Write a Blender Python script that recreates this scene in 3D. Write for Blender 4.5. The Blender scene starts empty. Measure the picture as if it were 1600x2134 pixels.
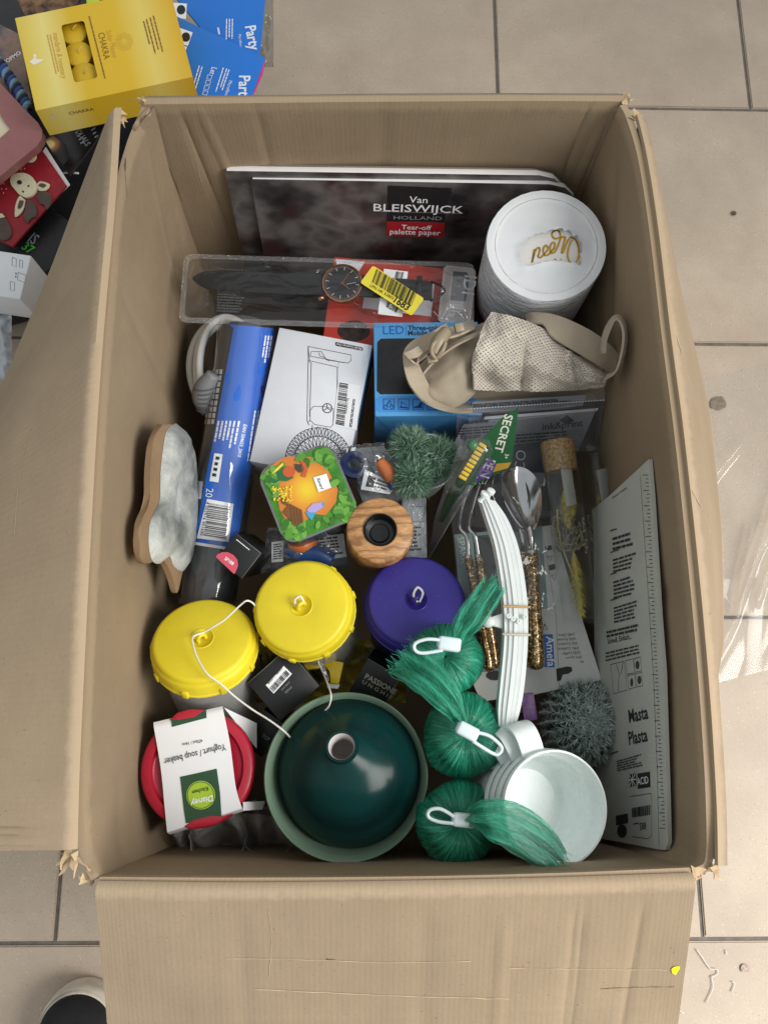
import bpy, bmesh, math, random
from mathutils import Vector, Matrix, noise
V = Vector
random.seed(7)
SC = bpy.context.scene
COL = SC.collection

# ---------------------------------------------------------------- camera
F, CX, CY, VX, VY, CAMH = 1720.0, 800.0, 1067.0, 760.0, 1468.0, 1.11
_n = V(((VX - CX) / F, -(VY - CY) / F, -1)).normalized()
_up = -_n
_xa = (V((1, 0, 0)) - _up * _up.x).normalized()
_ya = _up.cross(_xa)
RW = Matrix((_xa, _ya, _up))
CAM = V((0, 0, CAMH))
cam_data = bpy.data.cameras.new('camera')
cam_data.sensor_fit = 'VERTICAL'; cam_data.sensor_height = 36.0
cam_data.lens = 36.0 * F / 2134.0
cam_data.clip_start = 0.02; cam_data.clip_end = 60
cam = bpy.data.objects.new('camera', cam_data); COL.objects.link(cam)
cam.matrix_world = Matrix.Translation(CAM) @ RW.to_4x4()
SC.camera = cam

# ---------------------------------------------------------------- light
world = bpy.data.worlds.new('World'); SC.world = world; world.use_nodes = True
_bg = world.node_tree.nodes['Background']
_bg.inputs['Color'].default_value = (0.93, 0.97, 1.0, 1); _bg.inputs['Strength'].default_value = 0.58
def area(name, loc, target, sx, sy, power, col, spread=180):
    l = bpy.data.lights.new(name, 'AREA'); l.shape = 'RECTANGLE'; l.size = sx; l.size_y = sy
    l.energy = power; l.color = col; l.spread = math.radians(spread)
    o = bpy.data.objects.new(name, l); COL.objects.link(o); o.location = loc
    o.rotation_euler = (V(target) - V(loc)).to_track_quat('-Z', 'Y').to_euler()
    return o
area('window_light', (1.8, -.6, 1.8), (0.3, -.5, 0.05), 1.7, 1.7, 24, (1.0, 0.97, 0.93), 80)
SC.view_settings.view_transform = 'Standard'; SC.view_settings.look = 'None'
SC.view_settings.exposure = 0.0; SC.view_settings.gamma = 1.0
SC.view_settings.use_curve_mapping = False
SC.render.engine = 'CYCLES'
SC.cycles.use_denoising = True
SC.cycles.max_bounces = 10; SC.cycles.transparent_max_bounces = 24
SC.cycles.diffuse_bounces = 4; SC.cycles.glossy_bounces = 4; SC.cycles.transmission_bounces = 8
SC.cycles.caustics_reflective = False; SC.cycles.caustics_refractive = False

# ---------------------------------------------------------------- pixel rays and frames
def ray(u, v):
    return (RW @ V(((u - CX) / F, -(v - CY) / F, -1))).normalized()
def P(u, v, z):
    w = ray(u, v)
    return CAM + w * ((CAMH - z) / -w.z)
def M(u, v, z, n=1.0):
    return (P(u + .5 * n, v, z) - P(u - .5 * n, v, z)).length
class Face:
    def __init__(s, TL, TR, BL):
        s.o = V(TL); e = V(TR) - s.o; s.W = e.length; s.x = e / s.W
        d = V(BL) - s.o; d -= s.x * d.dot(s.x); s.H = d.length; s.d = d / s.H
        s.z = s.x.cross(-s.d)
    def q(s, a, b, h=0.0): return s.o + s.x * a + s.d * b + s.z * h
    def hit(s, u, v):
        w = ray(u, v); return CAM + w * ((s.o - CAM).dot(s.z) / w.dot(s.z))
    def loc(s, u, v):
        p = s.hit(u, v) - s.o; return p.dot(s.x), p.dot(s.d)
    def nrm(s, p): return s.z
    def snap(s, p, h): return p - s.z * (p - s.o).dot(s.z) + s.z * h
    def up(s, h): g = Face(s.o + s.z * h, s.o + s.x + s.z * h, s.o + s.d + s.z * h); g.W, g.H = s.W, s.H; return g
class Cyl:
    def __init__(s, A, B, r): s.A = V(A); s.B = V(B); s.r = r; s.ax = (s.B - s.A).normalized(); s.L = (s.B - s.A).length
    def hit(s, u, v):
        w = ray(u, v); o = CAM - s.A
        d = w - s.ax * w.dot(s.ax); e = o - s.ax * o.dot(s.ax)
        a, b, c = d.dot(d), 2 * d.dot(e), e.dot(e) - s.r ** 2
        D = b * b - 4 * a * c
        t = (-b - math.sqrt(max(D, 0))) / (2 * a)
        return CAM + w * t
    def nrm(s, p):
        q = p - s.A; return (q - s.ax * q.dot(s.ax)).normalized()
    def snap(s, p, h):
        q = p - s.A; k = q.dot(s.ax); return s.A + s.ax * k + (q - s.ax * k).normalized() * (s.r + h)
def axes(ax, ref=V((1, 0, 0))):
    ax = V(ax).normalized(); x = (ref - ax * ref.dot(ax)).normalized(); return x, ax.cross(x), ax

# ---------------------------------------------------------------- objects
WM = {}
def _par(o, parent):
    if parent is not None:
        o.parent = parent; o.matrix_parent_inverse = WM[parent.name].inverted()
def thing(name, label, cat, loc, group=None):
    o = bpy.data.objects.new(name, None); COL.objects.link(o); o.location = loc
    o.empty_display_size = 0.02
    WM[o.name] = Matrix.Translation(V(loc))
    return tag(o, label, cat, group)
def tag(o, label=None, cat=None, group=None, kind=None):
    if label: o['label'] = label
    if cat: o['category'] = cat
    if group: o['group'] = group
    if kind: o['kind'] = kind
    return o
def make(name, vs, fs, mat, parent=None, smooth=False, uv=None, kind=None):
    me = bpy.data.meshes.new(name); me.from_pydata([tuple(v) for v in vs], [], fs)
    if uv is not None:
        l = me.uv_layers.new(name='UVMap')
        flat = []
        for p in me.loops: flat.extend(uv[p.vertex_index])
        l.data.foreach_set('uv', flat)
    if smooth: me.polygons.foreach_set('use_smooth', [True] * len(me.polygons))
    if mat is not None: me.materials.append(mat)
    me.update()
    return link(name, me, parent, kind)
def link(name, me, parent=None, kind=None):
    o = bpy.data.objects.new(name, me); COL.objects.link(o); _par(o, parent)
    WM[o.name] = Matrix.Identity(4)
    if kind: o['kind'] = kind
    return o
def frombm(name, bm, mat, parent=None, smooth=False, auto=None):
    me = bpy.data.meshes.new(name); bmesh.ops.recalc_face_normals(bm, faces=bm.faces[:]); bm.to_mesh(me); bm.free()
    if mat is not None: me.materials.append(mat)
    if smooth:
        me.polygons.foreach_set('use_smooth', [True] * len(me.polygons))
        if auto: me.set_sharp_from_angle(angle=math.radians(auto))
    return link(name, me, parent)
def cat_g(gs):
    vs, fs = [], []
    for a, b in gs:
        k = len(vs); vs.extend(a); fs.extend([tuple(i + k for i in f) for f in b])
    return vs, fs
def ink(name, parent, mat, *gs):
    vs, fs = cat_g(gs)
    return make(name, vs, fs, mat, parent, kind='stuff' if len(gs) > 1 else None)

# solids
def box(name, f, a0, a1, b0, b1, h0, h1, mat, parent=None, bev=.0008, seg=2):
    bm = bmesh.new()
    c = [bm.verts.new(f.q(a, b, h)) for h in (h0, h1) for a, b in ((a0, b0), (a1, b0), (a1, b1), (a0, b1))]
    for q in ((0, 1, 2, 3), (4, 5, 6, 7), (0, 1, 5, 4), (1, 2, 6, 5), (2, 3, 7, 6), (3, 0, 4, 7)):
        bm.faces.new([c[i] for i in q])
    if bev: bmesh.ops.bevel(bm, geom=bm.edges[:], offset=bev, segments=seg, affect='EDGES', profile=.5)
    return frombm(name, bm, mat, parent, True, 35)
def prism(name, pts, nv, h, mat, parent=None, bev=0, seg=2, smooth=True):
    """extrude a planar polygon (3-D points) by -h along nv"""
    bm = bmesh.new(); n = len(pts); nv = V(nv)
    a = [bm.verts.new(p) for p in pts]; b = [bm.verts.new(V(p) - nv * h) for p in pts]
    bm.faces.new(a); bm.faces.new(b[::-1])
    for i in range(n): bm.faces.new((a[i], b[i], b[(i + 1) % n], a[(i + 1) % n]))
    if bev:
        es = [e for e in bm.edges if (e.verts[0] in a) == (e.verts[1] in a)]
        bmesh.ops.bevel(bm, geom=es, offset=bev, segments=seg, affect='EDGES', profile=.5)
    return frombm(name, bm, mat, parent, smooth, 40)
def rrect(a0, a1, b0, b1, r, n=5):
    out = []
    for cx, cy, t0 in ((a1 - r, b0 + r, -90), (a1 - r, b1 - r, 0), (a0 + r, b1 - r, 90), (a0 + r, b0 + r, 180)):
        for i in range(n + 1):
            t = math.radians(t0 + 90 * i / n); out.append((cx + r * math.cos(t), cy + r * math.sin(t)))
    return out
def lathe(name, o, ax, prof, mat, parent=None, n=48, ref=V((1, 0, 0)), wob=None, smooth=True, auto=50, close=False):
    x, y, a = axes(ax, ref); o = V(o)
    vs, fs, uv = [], [], []
    for j, (r, z) in enumerate(prof):
        for i in range(n + 1):
            t = 2 * math.pi * i / n
            rr, zz = (r, z) if wob is None else wob(r, z, t, j)
            vs.append(o + (x * math.cos(t) + y * math.sin(t)) * rr + a * zz); uv.append((i / n, j / (len(prof) - 1)))
    for j in range(len(prof) - 1):
        for i in range(n):
            k = j * (n + 1) + i; fs.append((k, k + 1, k + n + 2, k + n + 1))
    ob = make(name, vs, fs, mat, parent, smooth, uv)
    bm = bmesh.new(); bm.from_mesh(ob.data); bmesh.ops.remove_doubles(bm, verts=bm.verts[:], dist=1e-6)
    bmesh.ops.recalc_face_normals(bm, faces=bm.faces[:])
    bm.to_mesh(ob.data); bm.free()
    if smooth and auto: ob.data.set_sharp_from_angle(angle=math.radians(auto))
    return ob
def cmr(pts, n, cyc=False):
    """catmull-rom resample of a list of equal-length tuples/vectors, n samples per span"""
    out = []; m = len(pts); P_ = [V(p) for p in pts]
    for i in range(m if cyc else m - 1):
        if cyc: a, b, c, d = P_[i - 1], P_[i], P_[(i + 1) % m], P_[(i + 2) % m]
        else: a, b, c, d = P_[max(i - 1, 0)], P_[i], P_[i + 1], P_[min(i + 2, m - 1)]
        for k in range(n):
            t = k / n
            out.append(.5 * (2 * b + (c - a) * t + (2 * a - 5 * b + 4 * c - d) * t * t + (3 * b - 3 * c + d - a) * t ** 3))
    if not cyc: out.append(P_[-1].copy())
    return out
def g_tube(pts, r, n=8, cyc=False, caps=True):
    m = len(pts); vs, fs = [], []
    T = [(pts[(i + 1) % m if cyc else min(i + 1, m - 1)] - pts[i - 1 if cyc else max(i - 1, 0)]) for i in range(m)]
    T = [t.normalized() if t.length > 1e-9 else V((0, 0, 1)) for t in T]
    ref = V((0, 0, 1)) if abs(T[0].z) < .9 else V((1, 0, 0))
    x = (ref - T[0] * ref.dot(T[0])).normalized()
    for i in range(m):
        x = x - T[i] * x.dot(T[i]); x.normalize(); y = T[i].cross(x)
        rr = r[i] if isinstance(r, (list, tuple)) else r
        for k in range(n):
            t = 2 * math.pi * k / n; vs.append(pts[i] + (x * math.cos(t) + y * math.sin(t)) * rr)
    for i in range(m if cyc else m - 1):
        for k in range(n):
            a, b = i * n + k, i * n + (k + 1) % n; c, d = ((i + 1) % m) * n + (k + 1) % n, ((i + 1) % m) * n + k
            fs.append((a, b, c, d))
    if caps and not cyc:
        fs.append(tuple(range(n - 1, -1, -1))); fs.append(tuple((m - 1) * n + k for k in range(n)))
    return vs, fs
def tube(name, pts, r, mat, parent=None, n=10, per=6, cyc=False, caps=True):
    if isinstance(r, (list, tuple)):
        rp = cmr([(q, 0, 0) for q in r], per, cyc); r = [q.x for q in rp]
    pp = cmr(pts, per, cyc) if per > 1 else [V(p) for p in pts]
    vs, fs = g_tube(pp, r, n, cyc, caps)
    return make(name, vs, fs, mat, parent, True)
def sheet(name, fn, nu, nv, mat, parent=None, thick=0.0, kind=None):
    """parametric patch fn(u,v); with thickness it grows away from the +normal side"""
    g = [[V(fn(i / nu, j / nv)) for i in range(nu + 1)] for j in range(nv + 1)]
    vs = [p for row in g for p in row]; uv = [(i / nu, j / nv) for j in range(nv + 1) for i in range(nu + 1)]
    w = nu + 1
    fs = [(j * w + i, j * w + i + 1, (j + 1) * w + i + 1, (j + 1) * w + i) for j in range(nv) for i in range(nu)]
    if thick:
        k = len(vs); back = []
        for j in range(nv + 1):
            for i in range(nu + 1):
                du = g[j][min(i + 1, nu)] - g[j][max(i - 1, 0)]; dv = g[min(j + 1, nv)][i] - g[max(j - 1, 0)][i]
                back.append(g[j][i] - du.cross(dv).normalized() * thick)
        vs += back; uv += uv
        fs += [tuple(q + k for q in f[::-1]) for f in fs[:]]
        ring = [i for i in range(w)] + [j * w + nu for j in range(1, nv + 1)] + [nv * w + i for i in range(nu - 1, -1, -1)] + [j * w for j in range(nv - 1, 0, -1)]
        for a, b in zip(ring, ring[1:] + ring[:1]): fs.append((b, a, a + k, b + k))
    o = make(name, vs, fs, mat, parent, True, uv, kind)
    if thick: o.data.set_sharp_from_angle(angle=math.radians(55))
    return o
def ribbon(name, path, half, thick, mat, parent=None, per=8, nw=2, bulge=0.0):
    """path: centre points; half: half-width vectors (same count)"""
    c = cmr(path, per); h = cmr(half, per); m = len(c)
    vs, uv, fs = [], [], []
    L = 0.0; w = nw + 1
    for side in (0, 1):
        L = 0.0
        for i in range(m):
            if i: L += (c[i] - c[i - 1]).length
            t = (c[min(i + 1, m - 1)] - c[max(i - 1, 0)]).normalized(); nn = t.cross(h[i].normalized()).normalized()
            for k in range(w):
                s = 2 * k / nw - 1
                vs.append(c[i] + h[i] * s + nn * (thick * (.5 if side else -.5) + bulge * (1 - s * s))); uv.append((s * h[i].length, L))
    K = m * w
    for i in range(m - 1):
        for k in range(nw):
            a = i * w + k; q = (a, a + 1, a + w + 1, a + w); fs.append(tuple(K + z for z in q)); fs.append(q[::-1])
        for k in (0, nw):
            a = i * w + k; q = (a, a + w, K + a + w, K + a); fs.append(q if k else q[::-1])
    for i in (0, m - 1):
        for k in range(nw):
            a = i * w + k; fs.append((a, a + 1, K + a + 1, K + a))
    o = make(name, vs, fs, mat, parent, True, uv); o.data.set_sharp_from_angle(angle=math.radians(50))
    return o

# flat print on a Face / Cyl, laid out on the surface itself
H0 = 0.00035
def g_quad(f, c, n=1, m=None, h=H0):
    m = m or n; vs, fs = [], []
    for j in range(m + 1):
        for i in range(n + 1):
            a, b = i / n, j / m
            u = (c[0][0] * (1 - a) + c[1][0] * a) * (1 - b) + (c[3][0] * (1 - a) + c[2][0] * a) * b
            v = (c[0][1] * (1 - a) + c[1][1] * a) * (1 - b) + (c[3][1] * (1 - a) + c[2][1] * a) * b
            vs.append(f.snap(f.hit(u, v), h))
    fs = [(j * (n + 1) + i, (j + 1) * (n + 1) + i, (j + 1) * (n + 1) + i + 1, j * (n + 1) + i + 1) for j in range(m) for i in range(n)]
    return vs, fs
def g_poly(f, pts, h=H0):
    return [f.snap(f.hit(*p), h) for p in pts], [tuple(range(len(pts)))[::-1]]
def g_line(f, pts, w, h=H0, closed=False):
    """polyline of pixel points as a thin printed stroke, w in metres"""
    p = [f.snap(f.hit(*q), h) for q in pts]
    if closed: p.append(p[0])
    vs, fs = [], []
    for i, q in enumerate(p):
        t = p[min(i + 1, len(p) - 1)] - p[max(i - 1, 0)]
        if t.length < 1e-9: t = V((1, 0, 0))
        s = f.nrm(q).cross(t.normalized()) * (w / 2)
        vs += [q - s, q + s]
    for i in range(len(p) - 1): fs.append((2 * i, 2 * i + 2, 2 * i + 3, 2 * i + 1))
    return vs, fs
def circ(u, v, ru, rv=None, n=24, a0=0, a1=360, rot=0):
    rv = rv or ru; out = []; full = (a1 - a0) == 360
    for i in range(n if full else n + 1):
        t = math.radians(a0 + (a1 - a0) * i / n); x, y = ru * math.cos(t), rv * math.sin(t); r = math.radians(rot)
        out.append((u + x * math.cos(r) - y * math.sin(r), v + x * math.sin(r) + y * math.cos(r)))
    return out
_TX = {}
def _glyphs(s, bold, shear):
    k = (s, bold, shear)
    if k not in _TX:
        c = bpy.data.curves.new('t', 'FONT'); c.body = s; c.resolution_u = 2; c.offset = bold; c.shear = shear
        o = bpy.data.objects.new('t', c); me = o.to_mesh()
        vs = [v.co.copy() for v in me.vertices]; fs = [tuple(p.vertices) for p in me.polygons]
        o.to_mesh_clear(); bpy.data.objects.remove(o); bpy.data.curves.remove(c)
        _TX[k] = (vs, fs)
    return _TX[k]
def g_text(f, s, a, b, asp=1.0, bold=0.0, shear=0.0, h=H0):
    """baseline from pixel a to pixel b"""
    vs, fs = _glyphs(s, bold, shear)
    if not vs: return [], []
    x0 = min(v.x for v in vs); x1 = max(v.x for v in vs)
    A, B = f.hit(*a), f.hit(*b); d = (B - A); k = d.length / (x1 - x0); d.normalize(); up = f.nrm(A).cross(d)
    return [f.snap(A + d * ((v.x - x0) * k) + up * (v.y * k * asp), h) for v in vs], fs
def lerp2(c, a, b):
    u = (c[0][0] * (1 - a) + c[1][0] * a) * (1 - b) + (c[3][0] * (1 - a) + c[2][0] * a) * b
    v = (c[0][1] * (1 - a) + c[1][1] * a) * (1 - b) + (c[3][1] * (1 - a) + c[2][1] * a) * b
    return u, v
def sub(c, a0, a1, b0, b1):
    return [lerp2(c, a0, b0), lerp2(c, a1, b0), lerp2(c, a1, b1), lerp2(c, a0, b1)]
def g_bars(f, c, n=30, seed=1, h=H0 * 1.6):
    """barcode bars standing across the quad's first axis"""
    rnd = random.Random(seed); gs = []; w = [rnd.choice((1, 1, 2, 3)) for _ in range(2 * n)]; tot = sum(w); x = 0
    for i, q in enumerate(w):
        if i % 2 == 0: gs.append(g_quad(f, sub(c, x / tot, (x + q) / tot, 0, 1), 1, 8 if isinstance(f, Cyl) else 1, h))
        x += q
    return cat_g(gs)
def g_print(f, c, rows, seed=1, fill=.55, h=H0 * 1.5, words=7, rag=.3):
    """rows of small print too small to read"""
    rnd = random.Random(seed); gs = []
    for j in range(rows):
        b0 = j / rows; b1 = b0 + fill / rows; x = 0; end = 1 - rnd.random() * rag
        while x < end:
            w = min((.4 + rnd.random()) / words, end - x)
            gs.append(g_quad(f, sub(c, x, x + w * .86, b0, b1), 1, 1, h)); x += w
    return cat_g(gs)

def g_vp(f, x0, y0, x1, y1, w, seed=1, words=8, h=.0011, rag=.25):
    """one line of small print running from (x0,y0) to (x1,y1)"""
    dx, dy = x1 - x0, y1 - y0; L = math.hypot(dx, dy); nx, ny = -dy / L * w, dx / L * w
    return g_print(f, [(x0, y0), (x1, y1), (x1 + nx, y1 + ny), (x0 + nx, y0 + ny)], 1, seed, .95, h, words, rag)
# ---------------------------------------------------------------- materials
def lin(c):
    if isinstance(c, str): c = [int(c[i:i + 2], 16) for i in (0, 2, 4)]
    return tuple((x / 255 / 12.92 if x / 255 <= .04045 else ((x / 255 + .055) / 1.055) ** 2.4) for x in c) + (1,)
def nt(name):
    m = bpy.data.materials.new(name); m.use_nodes = True; t = m.node_tree
    return m, t, t.nodes, t.links, t.nodes['Principled BSDF']
def setp(b, **k):
    for n, v in k.items():
        n = n.replace('_', ' ')
        if n in b.inputs: b.inputs[n].default_value = v
def coord(N, L, scale=(1, 1, 1), kind='Object'):
    tc = N.new('ShaderNodeTexCoord'); mp = N.new('ShaderNodeMapping'); mp.inputs['Scale'].default_value = scale
    L.new(tc.outputs[kind], mp.inputs['Vector']); return mp.outputs['Vector']
def noi(N, L, vec, scale, detail=3, rough=.55):
    t = N.new('ShaderNodeTexNoise'); t.inputs['Scale'].default_value = scale; t.inputs['Detail'].default_value = detail
    t.inputs['Roughness'].default_value = rough; L.new(vec, t.inputs['Vector']); return t.outputs['Fac']
def ramp(N, L, fac, stops):
    r = N.new('ShaderNodeValToRGB'); e = r.color_ramp.elements
    while len(e) < len(stops): e.new(.5)
    for k, (p, c) in enumerate(stops): e[k].position = p; e[k].color = c
    L.new(fac, r.inputs['Fac']); return r.outputs['Color']
def mixc(N, L, fac, a, b, mode='MIX'):
    m = N.new('ShaderNodeMix'); m.data_type = 'RGBA'; m.blend_type = mode
    for i, q in ((0, fac), (6, a), (7, b)):
        if hasattr(q, 'is_linked') or hasattr(q, 'links'): L.new(q, m.inputs[i])
        else: m.inputs[i].default_value = q
    return m.outputs[2]
def bump(N, L, hgt, strength, dist, b, prev=None):
    n = N.new('ShaderNodeBump'); n.inputs['Strength'].default_value = strength; n.inputs['Distance'].default_value = dist
    L.new(hgt, n.inputs['Height'])
    if prev is not None: L.new(prev, n.inputs['Normal'])
    L.new(n.outputs['Normal'], b.inputs['Normal']); return n.outputs['Normal']
_MT = {}
def mat(col, rough=.5, metal=0.0, spec=.5, var=.06, vs=60, bp=0.0, bs=300, coat=0.0, sheen=0.0, sss=0.0):
    k = (str(col), rough, metal, spec, var, vs, bp, bs, coat, sheen, sss)
    if k in _MT: return _MT[k]
    m, t, N, L, b = nt('paint_%d' % len(_MT)); c = lin(col)
    setp(b, Base_Color=c, Roughness=rough, Metallic=metal, Specular_IOR_Level=spec, Coat_Weight=coat, Sheen_Weight=sheen)
    if sss: setp(b, Subsurface_Weight=sss, Subsurface_Scale=.01)
    if var or bp: vec = coord(N, L)
    if var:
        f = noi(N, L, vec, vs, 4)
        lo = tuple(x * (1 - 1.6 * var) for x in c[:3]) + (1,); hi = tuple(min(x * (1 + 1.6 * var), 1) for x in c[:3]) + (1,)
        L.new(ramp(N, L, f, [(.3, lo), (.7, hi)]), b.inputs['Base Color'])
        r = N.new('ShaderNodeMapRange'); L.new(noi(N, L, vec, vs * 2.3, 3), r.inputs['Value'])
        r.inputs['To Min'].default_value = max(rough - .1, .02); r.inputs['To Max'].default_value = min(rough + .1, 1); L.new(r.outputs[0], b.inputs['Roughness'])
    if bp: bump(N, L, noi(N, L, vec, bs, 4), bp, .001, b)
    _MT[k] = m; return m
def clear(tint=(.97, .98, .98), haze=.03, gloss=.12, rough=.06, bp=.35, bs=45, stretch=(1, 1, 1), hcol=(.9, .92, .93)):
    m = bpy.data.materials.new('clear_plastic'); m.use_nodes = True; t = m.node_tree; N, L = t.nodes, t.links; N.clear()
    out = N.new('ShaderNodeOutputMaterial'); tr = N.new('ShaderNodeBsdfTransparent'); tr.inputs['Color'].default_value = (*tint, 1)
    gl = N.new('ShaderNodeBsdfGlossy'); gl.inputs['Roughness'].default_value = rough; gl.inputs['Color'].default_value = (1, 1, 1, 1)
    df = N.new('ShaderNodeBsdfDiffuse'); df.inputs['Color'].default_value = (*hcol, 1)
    fr = N.new('ShaderNodeLayerWeight'); fr.inputs['Blend'].default_value = .5; pw = N.new('ShaderNodeMath'); pw.operation = 'POWER'; pw.inputs[1].default_value = 3.5; L.new(fr.outputs['Facing'], pw.inputs[0])
    ad = N.new('ShaderNodeMath'); ad.operation = 'MULTIPLY_ADD'; ad.inputs[1].default_value = .7; ad.inputs[2].default_value = gloss + .02; L.new(pw.outputs[0], ad.inputs[0]); ad.use_clamp = True
    vec = coord(N, L, stretch); nz = noi(N, L, vec, bs, 3, .6)
    if bp:
        n = N.new('ShaderNodeBump'); n.inputs['Strength'].default_value = bp; n.inputs['Distance'].default_value = .004; L.new(nz, n.inputs['Height'])
        for q in (gl, fr): L.new(n.outputs[0], q.inputs['Normal'])
    m1 = N.new('ShaderNodeMixShader'); m1.inputs[0].default_value = haze; L.new(tr.outputs[0], m1.inputs[1]); L.new(df.outputs[0], m1.inputs[2])
    m2 = N.new('ShaderNodeMixShader'); L.new(ad.outputs[0], m2.inputs[0]); L.new(m1.outputs[0], m2.inputs[1]); L.new(gl.outputs[0], m2.inputs[2])
    L.new(m2.outputs[0], out.inputs['Surface']); return m
WHITE = mat((236, 238, 240), .45, var=.015); INK = mat((28, 28, 30), .5, var=0); BLACK = mat((24, 25, 27), .45, var=.08, bp=.1)
LGREY = mat((150, 152, 155), .5, var=0); PRW = mat((240, 242, 244), .5, var=0)
def nz(p, s, k=0.0): return noise.noise(V((p[0] * s + k, p[1] * s - k, p[2] * s + 2 * k)))
# ================================================================ floor
def tile_mat():
    m, t, N, L, b = nt('floor_tile'); vec = coord(N, L)
    oi = N.new('ShaderNodeObjectInfo')
    geo = N.new('ShaderNodeNewGeometry')
    wv = geo.outputs['Position']
    a = noi(N, L, wv, 9, 5, .6); base = ramp(N, L, a, [(.25, lin((174, 157, 137))), (.75, lin((194, 178, 158)))])
    sp = noi(N, L, wv, 420, 2, .5); base = mixc(N, L, ramp(N, L, sp, [(.0, (0, 0, 0, 1)), (.36, (0, 0, 0, 1)), (.30, (1, 1, 1, 1))]), base, base)
    dark = ramp(N, L, sp, [(.27, (1, 1, 1, 1)), (.36, (0, 0, 0, 1))])
    base = mixc(N, L, dark, base, lin((140, 126, 112)))
    lite = ramp(N, L, noi(N, L, wv, 350, 2), [(.64, (0, 0, 0, 1)), (.74, (1, 1, 1, 1))])
    base = mixc(N, L, lite, base, lin((216, 204, 188)))
    dirt = ramp(N, L, noi(N, L, wv, 3.1, 6, .7), [(.42, (0, 0, 0, 1)), (.75, (.6, .6, .6, 1))])
    base = mixc(N, L, dirt, base, lin((160, 146, 130)))
    L.new(base, b.inputs['Base Color'])
    r = N.new('ShaderNodeMapRange'); L.new(noi(N, L, wv, 14, 5), r.inputs['Value']); r.inputs['To Min'].default_value = .38; r.inputs['To Max'].default_value = .6
    L.new(r.outputs[0], b.inputs['Roughness'])
    bump(N, L, noi(N, L, wv, 260, 4), .12, .001, b); return m
TILE = tile_mat(); GROUT = mat((112, 106, 98), .9, var=.15, vs=90, bp=.5, bs=400)
TS = 0.40
rows = [P(1450, 226.5, 0).y, P(1450, 718, 0).y, P(1550, 1291.5, 0).y, P(1465, 1957.5, 0).y]
TS = (rows[0] - rows[3]) / 3
jx = [P(1033, 95, 0).x, P(1033, 95, 0).x + .5 * TS, P(1460, 1900, 0).x + .5 * TS, P(1460, 1900, 0).x, P(1460, 1900, 0).x + .5 * TS]
fl = make('floor', [(-2.4, -2.4, -.003), (2.4, -2.4, -.003), (2.4, 3.0, -.003), (-2.4, 3.0, -.003)], [(0, 1, 2, 3)], GROUT); tag(fl, kind='structure')
bm = bmesh.new(); bmesh.ops.create_cube(bm, size=1)
bmesh.ops.scale(bm, verts=bm.verts[:], vec=(TS - .0048, TS - .0048, .008))
bmesh.ops.bevel(bm, geom=[e for e in bm.edges if all(v.co.z > 0 for v in e.verts)], offset=.0016, segments=2, affect='EDGES')
tm = bpy.data.meshes.new('tile'); bm.to_mesh(tm); bm.free(); tm.materials.append(TILE)
ry = rows[0]
for r in range(-3, 8):
    y1 = rows[0] - TS * (r - 1) if False else rows[0] - TS * (r - 1)
    off = jx[min(max(r, 0), 4)]
    for k in range(-6, 6):
        x = off + (k + .5) * TS; y = rows[0] - TS * (r - 1) - .5 * TS
        if -2.2 < x < 2.2 and -2.2 < y < 2.8:
            o = link('tile', tm, fl); o.location = (x, y, -.004 + random.uniform(-.0003, .0003))
            o.rotation_euler = (random.uniform(-.0008, .0008), random.uniform(-.0008, .0008), 0)

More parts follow.
